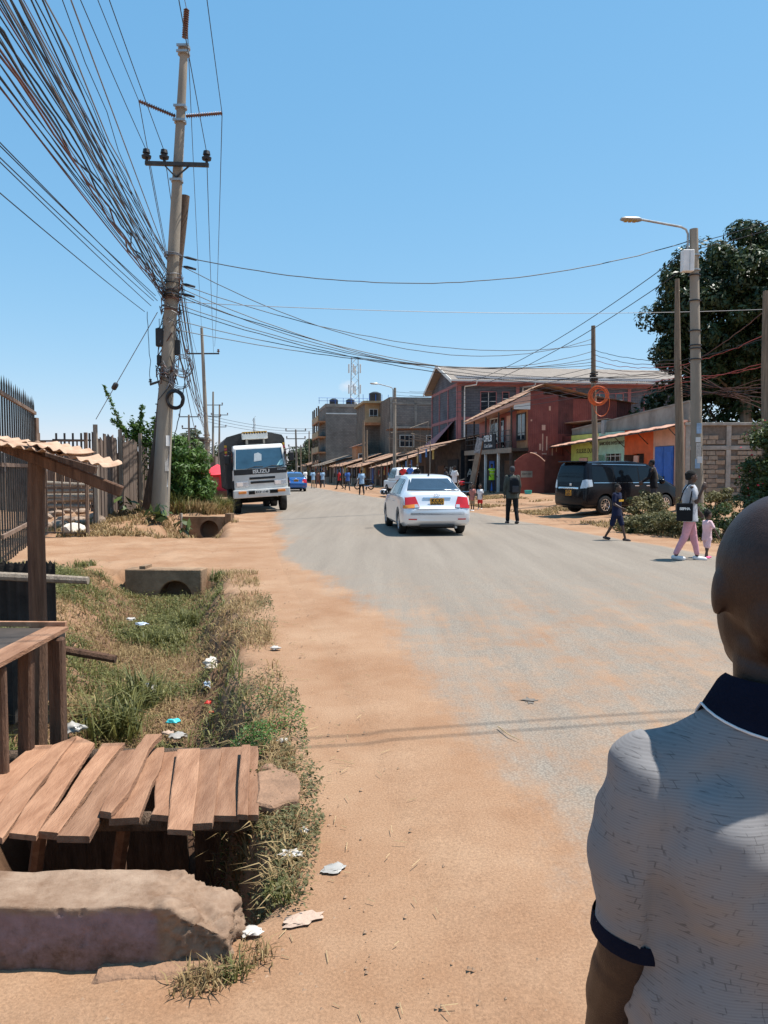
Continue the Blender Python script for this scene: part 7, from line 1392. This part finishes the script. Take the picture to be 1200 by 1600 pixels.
bk = t.nodes.new('ShaderNodeTexBrick'); bk.inputs['Scale'].default_value = 1; bk.inputs['Brick Width'].default_value = .021; bk.inputs['Row Height'].default_value = .0085; bk.inputs['Mortar Size'].default_value = .0006; bk.offset = .37; bk.squash = .6; bk.squash_frequency = 3; t.links.new(cb.outputs[0], bk.inputs['Vector'])
msk = mrange(noise(60, 2, .5, v), .50, .60, 0, 1); dash = mth('MULTIPLY', bk.outputs['Fac'], msk)
patch = mrange(noise(5, 3, .5, v), .35, .65, .86, 1.08)
val = mth('MULTIPLY', mth('MULTIPLY', stripe, patch), mrange(dash, 0, 1, 1.0, .62))
cc_ = t.nodes.new('ShaderNodeVectorMath'); cc_.operation = 'SCALE'; cc_.inputs[0].default_value = (.225, .212, .208); t.links.new(val, cc_.inputs['Scale']); t.links.new(cc_.outputs[0], b.inputs['Base Color']); b.inputs['Roughness'].default_value = .85; b.inputs['Specular IOR Level'].default_value = .2; b.inputs['Sheen Weight'].default_value = .05
bp = t.nodes.new('ShaderNodeBump'); bp.inputs['Strength'].default_value = .15; bp.inputs['Distance'].default_value = .001; t.links.new(val, bp.inputs['Height']); t.links.new(bp.outputs[0], b.inputs['Normal']); MT['polo_knit'] = shm
sm_ = MB()
ring_loft(sm_, [(0, .0, Z(.70), .205, .145), (0, .0, Z(.74), .212, .148), (0, 0, Z(.90), .205, .140), (0, -.005, Z(1.05), .203, .138), (0, -.008, Z(1.17), .205, .136), (0, -.006, Z(1.25), .19, .118), (0, 0, Z(1.30), .125, .098), (0, .0, Z(1.335), .092, .082), (0, .004, Z(1.35), .075, .07)], 28)
for sd in (-1, 1):
    capsule(sm_, (sd * .03, -.012, Z(1.292)), (sd * .158, -.002, Z(1.240)), .066, .072, 18); capsule(sm_, (sd * .166, 0, Z(1.232)), (sd * .190, .005, Z(1.09)), .077, .067, 18); sm_.tube([(sd * .18, 0, Z(1.15)), (sd * .188, .005, Z(1.085)), (sd * .192, .009, Z(1.030))], [(.065, .068), (.061, .064), (.0575, .0595)], 18); sm_.ell((sd * .09, -.075, Z(1.16)), (.09, .06, .12))
def folds(co, no):
    X, Yv, Zv = co[:, 0], co[:, 1], co[:, 2]; low = 1 - smst(.95, 1.22, Zv); d = (vnoise(X * 1.0 + Yv * .4 - Zv * .18, Zv * .12, 17, 5) - .5) * .050 * low * (np.abs(X) < .2) + (vnoise(X * .8 + Zv, Zv * .6 - X * .5, 13, 7) - .5) * .018 + (vnoise(X - Zv * .6, Zv, 34, 2) - .5) * .005
    d += (vnoise(Zv * 1.1 + X * .4, Yv, 22, 4) - .5) * .012 * (np.abs(X) > .185)
    return co + no * d[:, None]
remesh(sm_, 'polo_shirt', 'polo_knit', fm, .0065, 12, folds)
def collar(name, mat, zt, rt, z0, r0, dip, th):
    n = 40; mb = MB(); V = []
    for (r, zz_, inn) in ((r0[0] - th, z0, 0), (rt[0] - th, zt, 0), (rt[0], zt + .002, 0), (r0[0], z0, 0)): pass
    rows = [((.070, .069), zt - .045, 0), ((.076, .074), zt - .006, 0), ((.080, .078), zt, 0), ((.086, .083), zt - .004, .1), (r0, z0, 1), ((r0[0] - .004, r0[1] - .004), z0 - .003, 1), ((r0[0] - .012, r0[1] - .012), z0 + .004, 1)]
    for (rx, ry), z_, w__ in rows:
        for i in range(n):
            a = 2 * math.pi * i / n; bk_ = max(0, -math.sin(a)); fr = max(0, math.sin(a)); V.append((rx * math.cos(a), ry * math.sin(a) + .004, Z(z_ - dip * bk_ * w__ - .05 * fr - .03 * fr * w__)))
    k = len(rows); mb.add(V, [(j * n + i, j * n + (i + 1) % n, (j + 1) * n + (i + 1) % n, (j + 1) * n + i) for j in range(k - 1) for i in range(n)]); return mb.obj(name, mat, fm, True)
M('navy_rib', (.006, .0075, .017), .9, .2, 20, .25, 200, spec=.08)
collar('collar', 'navy_rib', 1.383, (.08, .08), 1.343, (.110, .100), .024, .004)
n = 40; tr_ = MB(); tr_.tube([(.1112 * math.cos(2 * math.pi * i / n), .1012 * math.sin(2 * math.pi * i / n) + .004, Z(1.342 - .024 * max(0, -math.sin(2 * math.pi * i / n)) - .08 * max(0, math.sin(2 * math.pi * i / n)))) for i in range(n + 1)], .0017, 6, caps=False); tr_.obj('collar_stripe', 'cloth_white', fm, True)
for sd in (-1, 1):
    c0, c1 = Vector((sd * .190, .008, Z(1.045))), Vector((sd * .192, .010, Z(1.022))); mb = MB(); mb.tube([c0, c0.lerp(c1, .3), c1, c1, c0], [(.0575, .0600), (.0590, .0618), (.0586, .0614), (.055, .057), (.054, .056)], 26, caps=False); mb.obj('cuff', 'navy_rib', fm, True)
tr = MB(); ring_loft(tr, [(0, 0, Z(.72), .13, .10), (0, 0, Z(.78), .172, .125), (0, 0, Z(.92), .165, .118)])
for sd in (-1, 1): capsule(tr, (sd * .09, 0, Z(.80)), (sd * .1, .01, Z(.46)), .095, .072); capsule(tr, (sd * .1, .01, Z(.46)), (sd * .1, -.01, Z(.12)), .072, .062)
remesh(tr, 'trousers', 'cloth_darkgrey', fm, .014, 2)
so = MB()
for sd in (-1, 1): capsule(so, (sd * .1, -.05, Z(.085)), (sd * .105, .15, Z(.075)), .05, .042)
remesh(so, 'shoes', 'shoe_dark', fm, .012, 1)
# ------------------------------------------------------------------ vegetation
RG = np.random.default_rng(11)
leafmat('leaf_dark', (.012, .026, .009), (.050, .075, .025), .45, .2); leafmat('leaf_green', (.035, .085, .015), (.11, .19, .035), .5, .3); leafmat('leaf_olive', (.065, .07, .022), (.20, .175, .075), .6, .3); leafmat('grass_green', (.055, .068, .016), (.215, .205, .065), .6, .3); leafmat('grass_dry', (.15, .095, .04), (.40, .29, .14), .8, .3); leafmat('leaf_bush', (.018, .035, .010), (.10, .135, .035), .45, .2); leafmat('petal', (.45, .02, .05), (.6, .08, .12), .6, .3); leafmat('leaf_far', (.05, .07, .035), (.11, .13, .07), .7, .2); leafmat('leaf_dead', (.16, .10, .05), (.30, .21, .11), .8, .2)
def shell(c, r, n, inner=.55):
    d = RG.normal(0, 1, (n, 3)); d /= np.linalg.norm(d, axis=1)[:, None]; f = RG.uniform(inner, 1.0, n) ** .6; return np.array(c) + d * np.array(r) * f[:, None], d
def clumps(centers, rad, per, squash=.8):
    P = []; N = []
    for c, r in zip(centers, rad):
        p, d = shell(c, (r, r, r * squash), per); P.append(p); N.append(d + np.array([0, 0, .5]))
    return np.concatenate(P), np.concatenate(N)
def branchy(mb, a, b, r0, r1, n=5, wob=.15):
    a = Vector(a); b = Vector(b); L = (b - a).length; mb.tube([a.lerp(b, i / n) + (Vector((rnd.uniform(-wob, wob), rnd.uniform(-wob, wob), 0)) * L * .12 if 0 < i < n else Vector((0, 0, 0))) for i in range(n + 1)], [r0 + (r1 - r0) * i / n for i in range(n + 1)], 8)
def tree(label, base, crown_c, crown_r, ncl, per, lsize, mat, clr, trunk_r=.4, name='broadleaf_tree', lim=7, keep=None):
    t_ = thing(name, label, 'tree', base); mb = MB(); cc = Vector(crown_c); top = cc - Vector((0, 0, crown_r[2] * .35)); branchy(mb, base, top, trunk_r, trunk_r * .5)
    cen, dd = shell(crown_c, crown_r, ncl, .35)
    if keep is not None: m = keep(cen); cen = cen[m]
    for i in range(lim): e = cen[RG.integers(len(cen))]; branchy(mb, Vector(base).lerp(top, rnd.uniform(.5, 1)), Vector(e), trunk_r * .3, trunk_r * .07)
    mb.obj('trunk', 'pole_wood', t_, True, True)
    rad = RG.uniform(.65, 1.3, len(cen)) * clr; P, N = clumps(cen, rad, per); tone = np.repeat(RG.uniform(0, .7, len(cen)), per) + RG.uniform(0, .45, len(P))
    leaves('crown', P, N, lsize, mat, t_, rvs=tone, asp=.42); return t_
tc_ = Q(1158, 492, 42)
def keep_tree(c):
    d = (c - np.array(tc_)) / np.array((4.9, 4.8, 4.7)); ang = np.arctan2(d[:, 2], d[:, 0]); lob = 1 + .12 * np.sin(ang * 5 + 1) + .08 * np.sin(ang * 9); return np.linalg.norm(d, axis=1) < .98 * lob
tree('big dark leafy tree standing behind the block boundary wall', (tc_.x + .8, 42, .2), tc_, (4.7, 4.6, 4.5), 330, 260, .15, 'leaf_dark', .85, .45, lim=9, keep=keep_tree)
tree('second dark tree filling the gap low behind the boundary wall', (21, 44.5, .2), Vector((20.5, 44.5, 4.6)), (6, 3, 3.2), 130, 170, .18, 'leaf_dark', .95, .3)
tree('small hazy tree far left behind the distant poles', (-28.8, 112, 0), Q(297, 700, 112), (2.2, 2.2, 2.6), 60, 60, .22, 'leaf_far', .7, .2, 'distant_tree')
tree('far green tree right of the distant power poles', Vector((Q(492, 735, 165).x, 165, 0)), Q(494, 712, 165), (3.2, 3, 4.2), 70, 60, .35, 'leaf_far', 1.1, .25, 'distant_tree'); tree('far low tree closing the street end behind the blue car', Vector((Q(476, 735, 190).x, 190, 0)), Q(474, 722, 190), (4.5, 3, 3.4), 70, 60, .4, 'leaf_far', 1.3, .25, 'distant_tree'); tree('dull bushy tree beyond the lorry on the ditch side', Vector((Q(352, 735, 170).x, 170, 0)), Q(352, 722, 170), (6, 3, 3.5), 80, 60, .4, 'leaf_far', 1.4, .25, 'distant_tree')
def shrub(label, base, blobs, per, lsize, mat, stems=5, name='shrub', asp=.4, cat='shrub', clr=.25):
    s_ = thing(name, label, cat, base); cen = []; 
    for c, r, n in blobs:
        p, d = shell(c, r, n, .2); cen.append(p)
    cen = np.concatenate(cen); mb = MB()
    for i in range(stems): e = cen[RG.integers(len(cen))]; branchy(mb, Vector(base) + Vector((rnd.uniform(-.1, .1), rnd.uniform(-.1, .1), -.05)), Vector(e), .03, .008)
    mb.obj('stem', 'pole_wood', s_, True, True); rad = RG.uniform(.6, 1.3, len(cen)) * clr; P, N = clumps(cen, rad, per); z0 = np.array([Hs(base[0], base[1])])
    P[:, 2] = np.maximum(P[:, 2], z0 + .02); tone = np.repeat(RG.uniform(0, .6, len(cen)), per) + RG.uniform(0, .4, len(P)); leaves('foliage', P, N, lsize, mat, s_, rvs=tone, asp=asp); return s_
def gr(px, py, Y): q = Q(px, py, Y); return (q.x, q.y, q.z)
b = G(300, 800); shrub('dense green shrub with pointed leaves right of the concrete pole', (b.x, 26, Hs(b.x, 26)), ((gr(292, 745, 26), (.75, .9, 1.15), 90), (gr(275, 720, 26.5), (.5, .6, .9), 40), (gr(312, 765, 26.5), (.5, .7, .6), 40)), 70, .085, 'leaf_green', 9, asp=.3)
cr = thing('climbing_creeper', 'green creeper with upright shoots climbing over the board fence', 'creeper', (-7.3, 25.4, 0)); sprs = []
for (a, b_, w_) in (((205, 690, 25.3), (162, 602, 25.2), .09), ((218, 680, 25.3), (175, 655, 25.2), .10), ((215, 690, 25.3), (222, 632, 25.4), .14), ((225, 690, 25.3), (243, 655, 25.3), .2), ((200, 685, 25.2), (250, 690, 25.2), .22), ((235, 690, 25.3), (236, 760, 25.4), .22), ((225, 672, 25.3), (205, 660, 25.3), .18), ((245, 680, 25.3), (240, 740, 25.2), .2), ((212, 660, 25.3), (218, 690, 25.2), .2)):
    A, B_ = Q(*a), Q(*b_); n = 260; tt = RG.uniform(0, 1, n); q = np.array(A)[None] * (1 - tt[:, None]) + np.array(B_)[None] * tt[:, None]; q[:, 2] -= .12 * np.sin(tt * 3.1); sprs.append(q + RG.normal(0, w_ * .6, (n, 3)) * (1 - .55 * tt[:, None]))
    MB().tube([A, A.lerp(B_, .5) - Vector((0, 0, .12)), B_], [.02, .014, .006], 6).obj('shoot', 'pole_wood', cr, True, True)
P = np.concatenate(sprs); leaves('foliage', P, RG.normal(0, 1, P.shape) + np.array([.3, -.4, .8]), .075, 'leaf_green', cr, asp=.38)
for (px, py, Y, n, lab, s_) in ((250, 812, 20.8, 30, 'broad leaved weed at the foot of the concrete pole', .16), (284, 793, 22.5, 26, 'broad leaved weed between the pole and the culvert head', .15), (195, 795, 21.5, 20, 'broad leaved weed before the board fence', .15)):
    q = Q(px, py, Y); q.z = Hs(q.x, q.y); w_ = thing('broadleaf_weed', lab, 'plant', q); MB().tube([q, q + Vector((.02, 0, .3))], [.012, .008], 6).obj('stem', 'pole_wood', w_, True, True); a = RG.uniform(0, 6.28, n); r = RG.uniform(.08, .38, n); P = np.stack([q.x + r * np.cos(a), q.y + r * np.sin(a), q.z + .1 + RG.uniform(.0, .38, n)], 1); leaves('foliage', P, np.stack([np.cos(a) * .5, np.sin(a) * .5, np.full(n, .9)], 1), s_, 'leaf_bush', w_, up=np.stack([np.cos(a), np.sin(a), -.3 * np.ones(n)], 1), asp=.45)
# verge bushes by the woman and bougainvillea at the edge
for i, (px, py, Y, rx, rz_, lab, mt) in enumerate(((1000, 815, 20.5, .8, .24, 'low olive bush beside the boy at the road edge', 'leaf_olive'), (1035, 808, 20.0, .8, .36, 'leafy bush in front of the parked black van', 'leaf_olive'), (1075, 814, 19, .75, .36, 'green bush behind the woman and toddler', 'leaf_olive'), (1120, 815, 18, .7, .5, 'green bush right of the toddler', 'leaf_bush'), (1012, 785, 23.5, .8, .55, 'tall weedy bush at the van front wheel', 'leaf_olive'), (1110, 775, 24.5, 1.0, .5, 'pale weedy bush at the foot of the block wall', 'leaf_olive'))):
    q = Q(px, py, Y); z = Hs(q.x, Y); shrub(lab, (q.x, Y, z), (((q.x, Y, z + rz_ * .7), (rx, .6, rz_), 60),), 70, .045, mt, 6, 'roadside_bush', clr=.16)
q = Q(1185, 760, 21); z = Hs(q.x, 21)
bz = shrub('tall dark hedge bush with a few red flowers at the right edge', (q.x + .5, 21, z), (((q.x + .55, 21, 1.35), (.95, 1.0, 1.35), 150), ((q.x + .3, 20.6, .7), (.9, .8, .7), 60), ((q.x + .5, 21, 2.5), (.75, .7, .5), 50)), 85, .055, 'leaf_bush', 9, 'hedge_bush', clr=.24)
P, N = shell((q.x + .45, 20.9, 1.7), (1.0, 1.0, 1.5), 60, .9); leaves('flowers', P, N, .04, 'petal', bz, 'stuff', asp=.7)
# ditch and verge grass
def scatter(n, x0, x1, y0, y1, dens):
    out = []
    while len(out) < n:
        x = RG.uniform(x0, x1, n * 2); y = RG.uniform(y0, y1, n * 2); m = RG.uniform(0, 1, n * 2) < dens(x, y); out += list(zip(x[m], y[m]))
    A = np.array(out[:n]); return np.stack([A[:, 0], A[:, 1], H(A[:, 0], A[:, 1]) - .005], 1)
def inroad(x, y): return x < Ledge(y) - .12
notbridge = lambda x, y: ~((y > 3.2) & (y < 4.85) & (x > -2.3) & (x < -.6))
def d_green(x, y):
    t = (x - dc(y)); return inroad(x, y) * notbridge(x, y) * (y < 12.45) * np.clip(vnoise(x, y, 1.6, 31) * 2.2 - .95 + .40 * smst(6, 9, y), 0, 1) * (t > -2.3) * (t < .9) * (1 - .6 * (t > .3))
def d_dry(x, y):
    t = (x - dc(y)); return (1 - .35 * ((t > .3) & (t < .8))) * inroad(x, y) * notbridge(x, y) * (y < 12.45) * np.clip(1.2 - vnoise(x, y, 1.6, 31) * 1.5, 0, 1) * (t > -2.4)
def d_rim(x, y):
    t = Ledge(y) - x; return (t > .02) * (t < .75) * notbridge(x, y) * np.clip(vnoise(x, y, 1.5, 44) * 2.6 - 1.1, 0, 1) * (y < 12.4)
P = scatter(21000, -5.8, -.6, 4.7, 12.45, d_green); blades('ditch_grass', P, .12, 'grass_green', None, 'stuff', .0045, 1.3, 3)
P = scatter(22000, -5.6, -.5, 4.7, 12.45, d_dry); blades('dry_ditch_grass', P, .09, 'grass_dry', None, 'stuff', .0038, 1.5, 4)
P = scatter(2600, -2.6, -.35, 2.85, 4.9, lambda x, y: inroad(x, y) * (x > dc(y) + .5) * np.clip(vnoise(x, y, 3, 5) * 2 - .5, 0, 1)); blades('rim_grass', P, .09, 'grass_dry', None, 'stuff', .004, 1.2, 5)
# leafy weeds draped on the right rim: points lifted above ground
def weeds(name, n, x0, x1, y0, y1, dens, hh, size, mat, seed):
    P = scatter(n, x0, x1, y0, y1, dens); P[:, 2] += RG.uniform(.01, 1, n) ** 1.5 * hh * (0.4 + vnoise(P[:, 0], P[:, 1], 5, seed)); o = leaves(name, P, np.tile([0, -.2, 1.0], (n, 1)), size, mat, None, 'stuff', asp=.4); return o
weeds('rim_weeds', 5000, -2.9, -.3, 2.9, 10, d_rim, .09, .013, 'leaf_olive', 6)
weeds('rim_weeds', 5200, -1.0, -.28, 2.75, 4.0, lambda x, y: (x < Ledge(y) + .02) * (x > dc(y) + .52) * np.clip(vnoise(x, y, 3.5, 17) * 2.6 - 1.0, 0, 1), .10, .011, 'leaf_olive', 7)
weeds('rim_weeds', 3500, -1.15, -.42, 4.2, 5.3, lambda x, y: (x < Ledge(y) - .02) * (x > Ledge(y) - .55) * np.clip(vnoise(x, y, 3.5, 27) * 2.4 - .7, 0, 1), .13, .012, 'leaf_green', 8)
weeds('ditch_weeds', 16000, -5.6, -1.4, 7.0, 12.4, lambda x, y: d_green(x, y) * (y > 7), .16, .02, 'grass_green', 9)
weeds('ditch_litter_leaves', 7000, -4.5, -.8, 4.8, 11, lambda x, y: d_dry(x, y), .03, .016, 'leaf_dead', 10)
def tuft(px, py, n, h, mat, lab, z=0.0, spread=.06, w_=.005, lean=.9, name='grass_tuft', sd=0):
    q = G(px, py, z); q.z = Hs(q.x, q.y); a = RG.uniform(0, 6.28, n); r = RG.uniform(0, 1, n) ** .7 * spread; P = np.stack([q.x + r * np.cos(a), q.y + r * np.sin(a), np.full(n, q.z - .01)], 1); o = blades(name, P, h, mat, None, None, w_, lean, 50 + sd, origin=q); tag(o, lab, 'grass tuft')
for i, (px, py, n, h, mt, lab, spd) in enumerate(((318, 1540, 110, .085, 'grass_dry', 'dry grass tuft growing before the broken concrete block', .07), (366, 1528, 60, .08, 'grass_green', 'green grass tuft at the corner of the broken concrete block', .04), (290, 1545, 60, .05, 'grass_dry', 'short dry grass tuft nearest the picture bottom', .06), (392, 1500, 110, .06, 'grass_dry', 'dry grass tuft right of the broken concrete block', .08), (440, 1400, 120, .08, 'grass_green', 'green grass tuft above the torn pale rag', .07), (180, 1120, 260, .42, 'grass_green', 'long arching green grass clump left in the ditch', .25), (215, 1075, 200, .4, 'grass_green', 'second long grass clump in the middle of the ditch', .22), (130, 1110, 300, .30, 'grass_dry', 'straw coloured grass clump behind the table leg', .25), (300, 930, 260, .28, 'grass_green', 'green grass clump beside the culvert headwall', .22), (255, 950, 300, .24, 'grass_green', 'grass clump half covering the culvert pipe mouth', .3), (345, 905, 160, .2, 'grass_green', 'grass clump on the rim right of the culvert headwall', .2))):
    tuft(px, py, n, h, mt, lab, 0 if py > 1300 else -.4 if py > 1000 else -.1, spd, .0028 if h < .2 else .007, .9, sd=i)
P = scatter(7000, -9, -4.6, 18.6, 24.4, lambda x, y: np.clip(vnoise(x, y, 1.2, 61) * 2 - .6, 0, 1)); blades('verge_grass', P, .15, 'grass_dry', None, 'stuff', .012, .9, 12)
P = scatter(6000, -8, -4.9, 24.6, 30, lambda x, y: (x < -5.6) * np.clip(vnoise(x, y, 1.0, 62) * 2 - .2, 0, 1)); P = P[~((P[:, 0] > -7.6) & (P[:, 1] > 28.3))]; blades('verge_grass', P, .45, 'grass_dry', None, 'stuff', .014, .7, 13)
P = scatter(3500, -7.4, -5.0, 24.5, 29, lambda x, y: (x < -5.7) * np.clip(vnoise(x, y, 1.0, 63) * 2 - .4, 0, 1)); blades('verge_grass', P, .7, 'grass_green', None, 'stuff', .014, .7, 14)
P = scatter(5000, 4, 12, 28, 42, lambda x, y: (x > Redge(y) + 1.2) * (x < Redge(y) + 5) * np.clip(vnoise(x, y, .7, 64) * 2.4 - 1.0, 0, 1)); blades('verge_grass', P, .1, 'grass_dry', None, 'stuff', .02, 1.2, 15)
P = scatter(4000, 5.2, 11, 15, 24, lambda x, y: (x > Redge(y) + 1.0) * (x < Redge(y) + 5) * np.clip(vnoise(x, y, .8, 65) * 2.2 - .9, 0, 1)); blades('verge_grass', P, .13, 'grass_dry', None, 'stuff', .012, 1.1, 16)
P = scatter(5000, -9.5, -5.0, 12.2, 14.0, lambda x, y: (y < 12.9 + .6 * vnoise(x, y, 1, 3)) * np.clip(vnoise(x, y, 2, 66) * 2.2 - .6, 0, 1) * (x < -4.3)); blades('verge_grass', P, .14, 'grass_green', None, 'stuff', .007, 1.1, 17)
# ------------------------------------------------------------------ pebbles, straw, litter
pm_ = MB(); rp_ = random.Random(5)
for i in range(900):
    y = 1.9 + rp_.random() ** 1.6 * 11; x = float(Ledge(y)) + rp_.gauss(0, .35) - .05
    if rp_.random() < .25: x = rp_.uniform(-2.4, .8); y = rp_.uniform(1.7, 2.5)
    if rp_.random() < .12: y = rp_.uniform(13, 18.5); x = rp_.uniform(-7, -2.5)
    z = road_z(x, y) if not (dc(y) - 1 < x < dc(y) + .9 and 2.7 < y < 12.7) else Hs(x, y); r = (.002 + .007 * rp_.random() ** 3) * (1 + y * .08); pm_.add([(x + r * rp_.uniform(.7, 1.3), y, z), (x - r * .6, y + r, z), (x - r * .7, y - r, z), (x, y, z + r * rp_.uniform(.5, .9)), (x + .2 * r, y + .3 * r, z - r * .3)], [(0, 1, 3), (1, 2, 3), (2, 0, 3), (0, 2, 4), (2, 1, 4), (1, 0, 4)])
o = pm_.obj('pebbles', M('pebble', (.34, .22, .14), .95, .25, 9), None, origin=(0, 0, 0)); o['kind'] = 'stuff'
bm = bmesh.new(); bm.from_mesh(o.data); bmesh.ops.recalc_face_normals(bm, faces=bm.faces); bm.to_mesh(o.data); bm.free()
stw = MB()
for i in range(110):
    y = 2.0 + rp_.random() ** 1.5 * 7; x = float(Ledge(y)) + rp_.gauss(.05, .22); z = road_z(x, y) + .006
    if dc(y) - 1 < x < dc(y) + .8: continue
    a = rp_.uniform(0, 3.14); L_ = rp_.uniform(.02, .07); stw.tube([(x, y, z), (x + L_ * math.cos(a), y + L_ * math.sin(a), z + .004)], .0016, 4)
o = stw.obj('straw_litter', M('straw', (.42, .30, .16), .9, .2), None, origin=(0, 0, 0)); o['kind'] = 'stuff'
def crumple(px, py, z, size, flat, mat, lab, name='plastic_bag', seed=0, cat='litter', stretch=1.0, rot=0):
    r = random.Random(seed); q = G(px, py, z); bm = bmesh.new(); bmesh.ops.create_icosphere(bm, subdivisions=3, radius=1); V = []
    for v in bm.verts:
        c = v.co; d = 1 + .38 * (float(vnoise(c.x * 1.0 + seed, c.y + c.z, 2.6, seed)) - .5) * 2 + .25 * (float(vnoise(c.y + seed * 3, c.z - c.x, 6, seed)) - .5) * 2; p = Vector((c.x * d * size * stretch, c.y * d * size, max(-.25, c.z * d) * size * flat)); p.rotate(Euler((0, 0, rot))); V.append(p + q + Vector((0, 0, size * flat * .2)))
    mb = MB().add(V, [tuple(v.index for v in f.verts) for f in bm.faces]); bm.free(); o = mb.obj(name, mat, None, True, angle=75); return tag(o, lab, cat)
M('bag_blue', (.40, .46, .54), .35, .12, 9); M('bag_clear', (.36, .33, .29), .2, .15, 9, spec=.7); M('bag_teal', (.05, .45, .5), .4, .1); M('bag_red', (.6, .05, .03), .4, .1); M('rag', (.40, .29, .22), .9, .15, 9, .4); M('yellowp', (.7, .5, .06), .4, .1)
for i, (px, py, z, sz_, fl, mt, lab, nm, st_, ro) in enumerate(((455, 1335, .03, .036, .4, 'plastic_white', 'crumpled white plastic bag on weeds beside the plank bridge', 'plastic_bag', 1.4, .2), (474, 1298, .03, .022, .5, 'plastic_white', 'small white scrap with yellow beside the flat slab', 'plastic_scrap', 1, 0), (521, 1356, .01, .035, .15, 'bag_clear', 'clear plastic film lying flat on the red dirt', 'plastic_film', 1.4, .3), (470, 1437, .008, .036, .16, 'rag', 'long torn pale rag lying at the road edge', 'rag', 2.0, .45), (392, 1456, .015, .03, .35, 'plastic_white', 'dirty crumpled wrapper near the corner of broken block', 'plastic_wrapper', 1.2, 0), (228, 1330, -.85, .06, .3, 'plastic_white', 'white foam litter in the ditch under the bridge', 'foam_litter', 1.5, 0), (280, 1342, -.85, .035, .5, 'plastic_white', 'small white crumpled litter under the bridge edge', 'foam_litter', 1, 0), (327, 1072, -.45, .07, .7, 'bag_blue', 'bluish white plastic bag hanging in the ditch bank', 'plastic_bag', .7, 0), (332, 1040, -.4, .09, .7, 'stone_white', 'beige crumpled sack above the bluish bag', 'sack', .9, 0), (230, 1080, -.5, .09, .6, 'bag_clear', 'dull clear plastic bag in the ditch grass', 'plastic_bag', 1, 0), (271, 1128, -.5, .045, .5, 'bag_teal', 'small teal plastic wrapper in the ditch', 'plastic_wrapper', 1.2, 0), (278, 1152, -.5, .06, .5, 'bag_clear', 'clear crumpled bottle litter beyond the planks', 'plastic_bag', 1.2, 0), (262, 1146, -.5, .035, .5, 'rag', 'small pinkish scrap beside the clear litter', 'plastic_scrap', 1.2, 0), (116, 1140, -.1, .06, .6, 'bag_clear', 'clear plastic bag against the table leg', 'plastic_bag', 1.1, 0), (72, 1083, -.1, .045, .6, 'bag_blue', 'blue white wrapper under the selling table', 'plastic_wrapper', 1, 0), (222, 975, -.4, .06, .3, 'bag_blue', 'bluish sheet of plastic in the far ditch grass', 'plastic_bag', 1.4, 0), (325, 1099, -.4, .03, .6, 'bag_red', 'small red wrapper on the ditch bank', 'plastic_wrapper', 1, 0), (330, 1113, -.4, .02, .6, 'bag_red', 'tiny red scrap below the red wrapper', 'plastic_scrap', 1, 0), (443, 1158, .02, .03, .4, 'plastic_white', 'white scrap in the weeds past the bridge corner', 'plastic_scrap', 1.3, 0), (430, 1013, .02, .04, .4, 'plastic_white', 'white scrap on the dry rim of the ditch', 'plastic_scrap', 1.2, 0), (205, 968, -.3, .05, .4, 'plastic_white', 'small pale wrapper beside the bluish plastic sheet', 'plastic_wrapper', 1.2, 0))):
    crumple(px, py, z, sz_, fl, mt, lab, nm, i + 3, 'litter', st_, ro)
q = G(476, 1303, .02); o = MB().box(q, (.02, .015, .006)).obj('plastic_scrap', 'yellowp', None); tag(o, 'tiny yellow wrapper piece beside the white scrap', 'litter')
o = MB().tube([G(778, 1135, .05), G(795, 1148, .052), G(812, 1156, .05)], [.004, .0035, .002], 5).obj('dry_twig', 'straw', None, True); tag(o, 'thin dry twig lying on the open road', 'twig')
pp = G(827, 1093, .05); M('oil', (.13, .11, .092), .85, .3, 20); mb = MB(); n = 40; mb.add([(pp.x + (.040 + .018 * math.sin(3 * a) + .012 * math.sin(7 * a + 1)) * math.cos(a) * 1.2, pp.y + (.06 + .02 * math.cos(4 * a) + .02 * math.sin(9 * a)) * math.sin(a), road_z(pp.x, pp.y) + .004) for a in [2 * math.pi * i / n for i in range(n)]], [tuple(range(n))]); tag(mb.obj('oil_stain', 'oil', None), 'small dark oil stain on the dusty asphalt', 'stain')
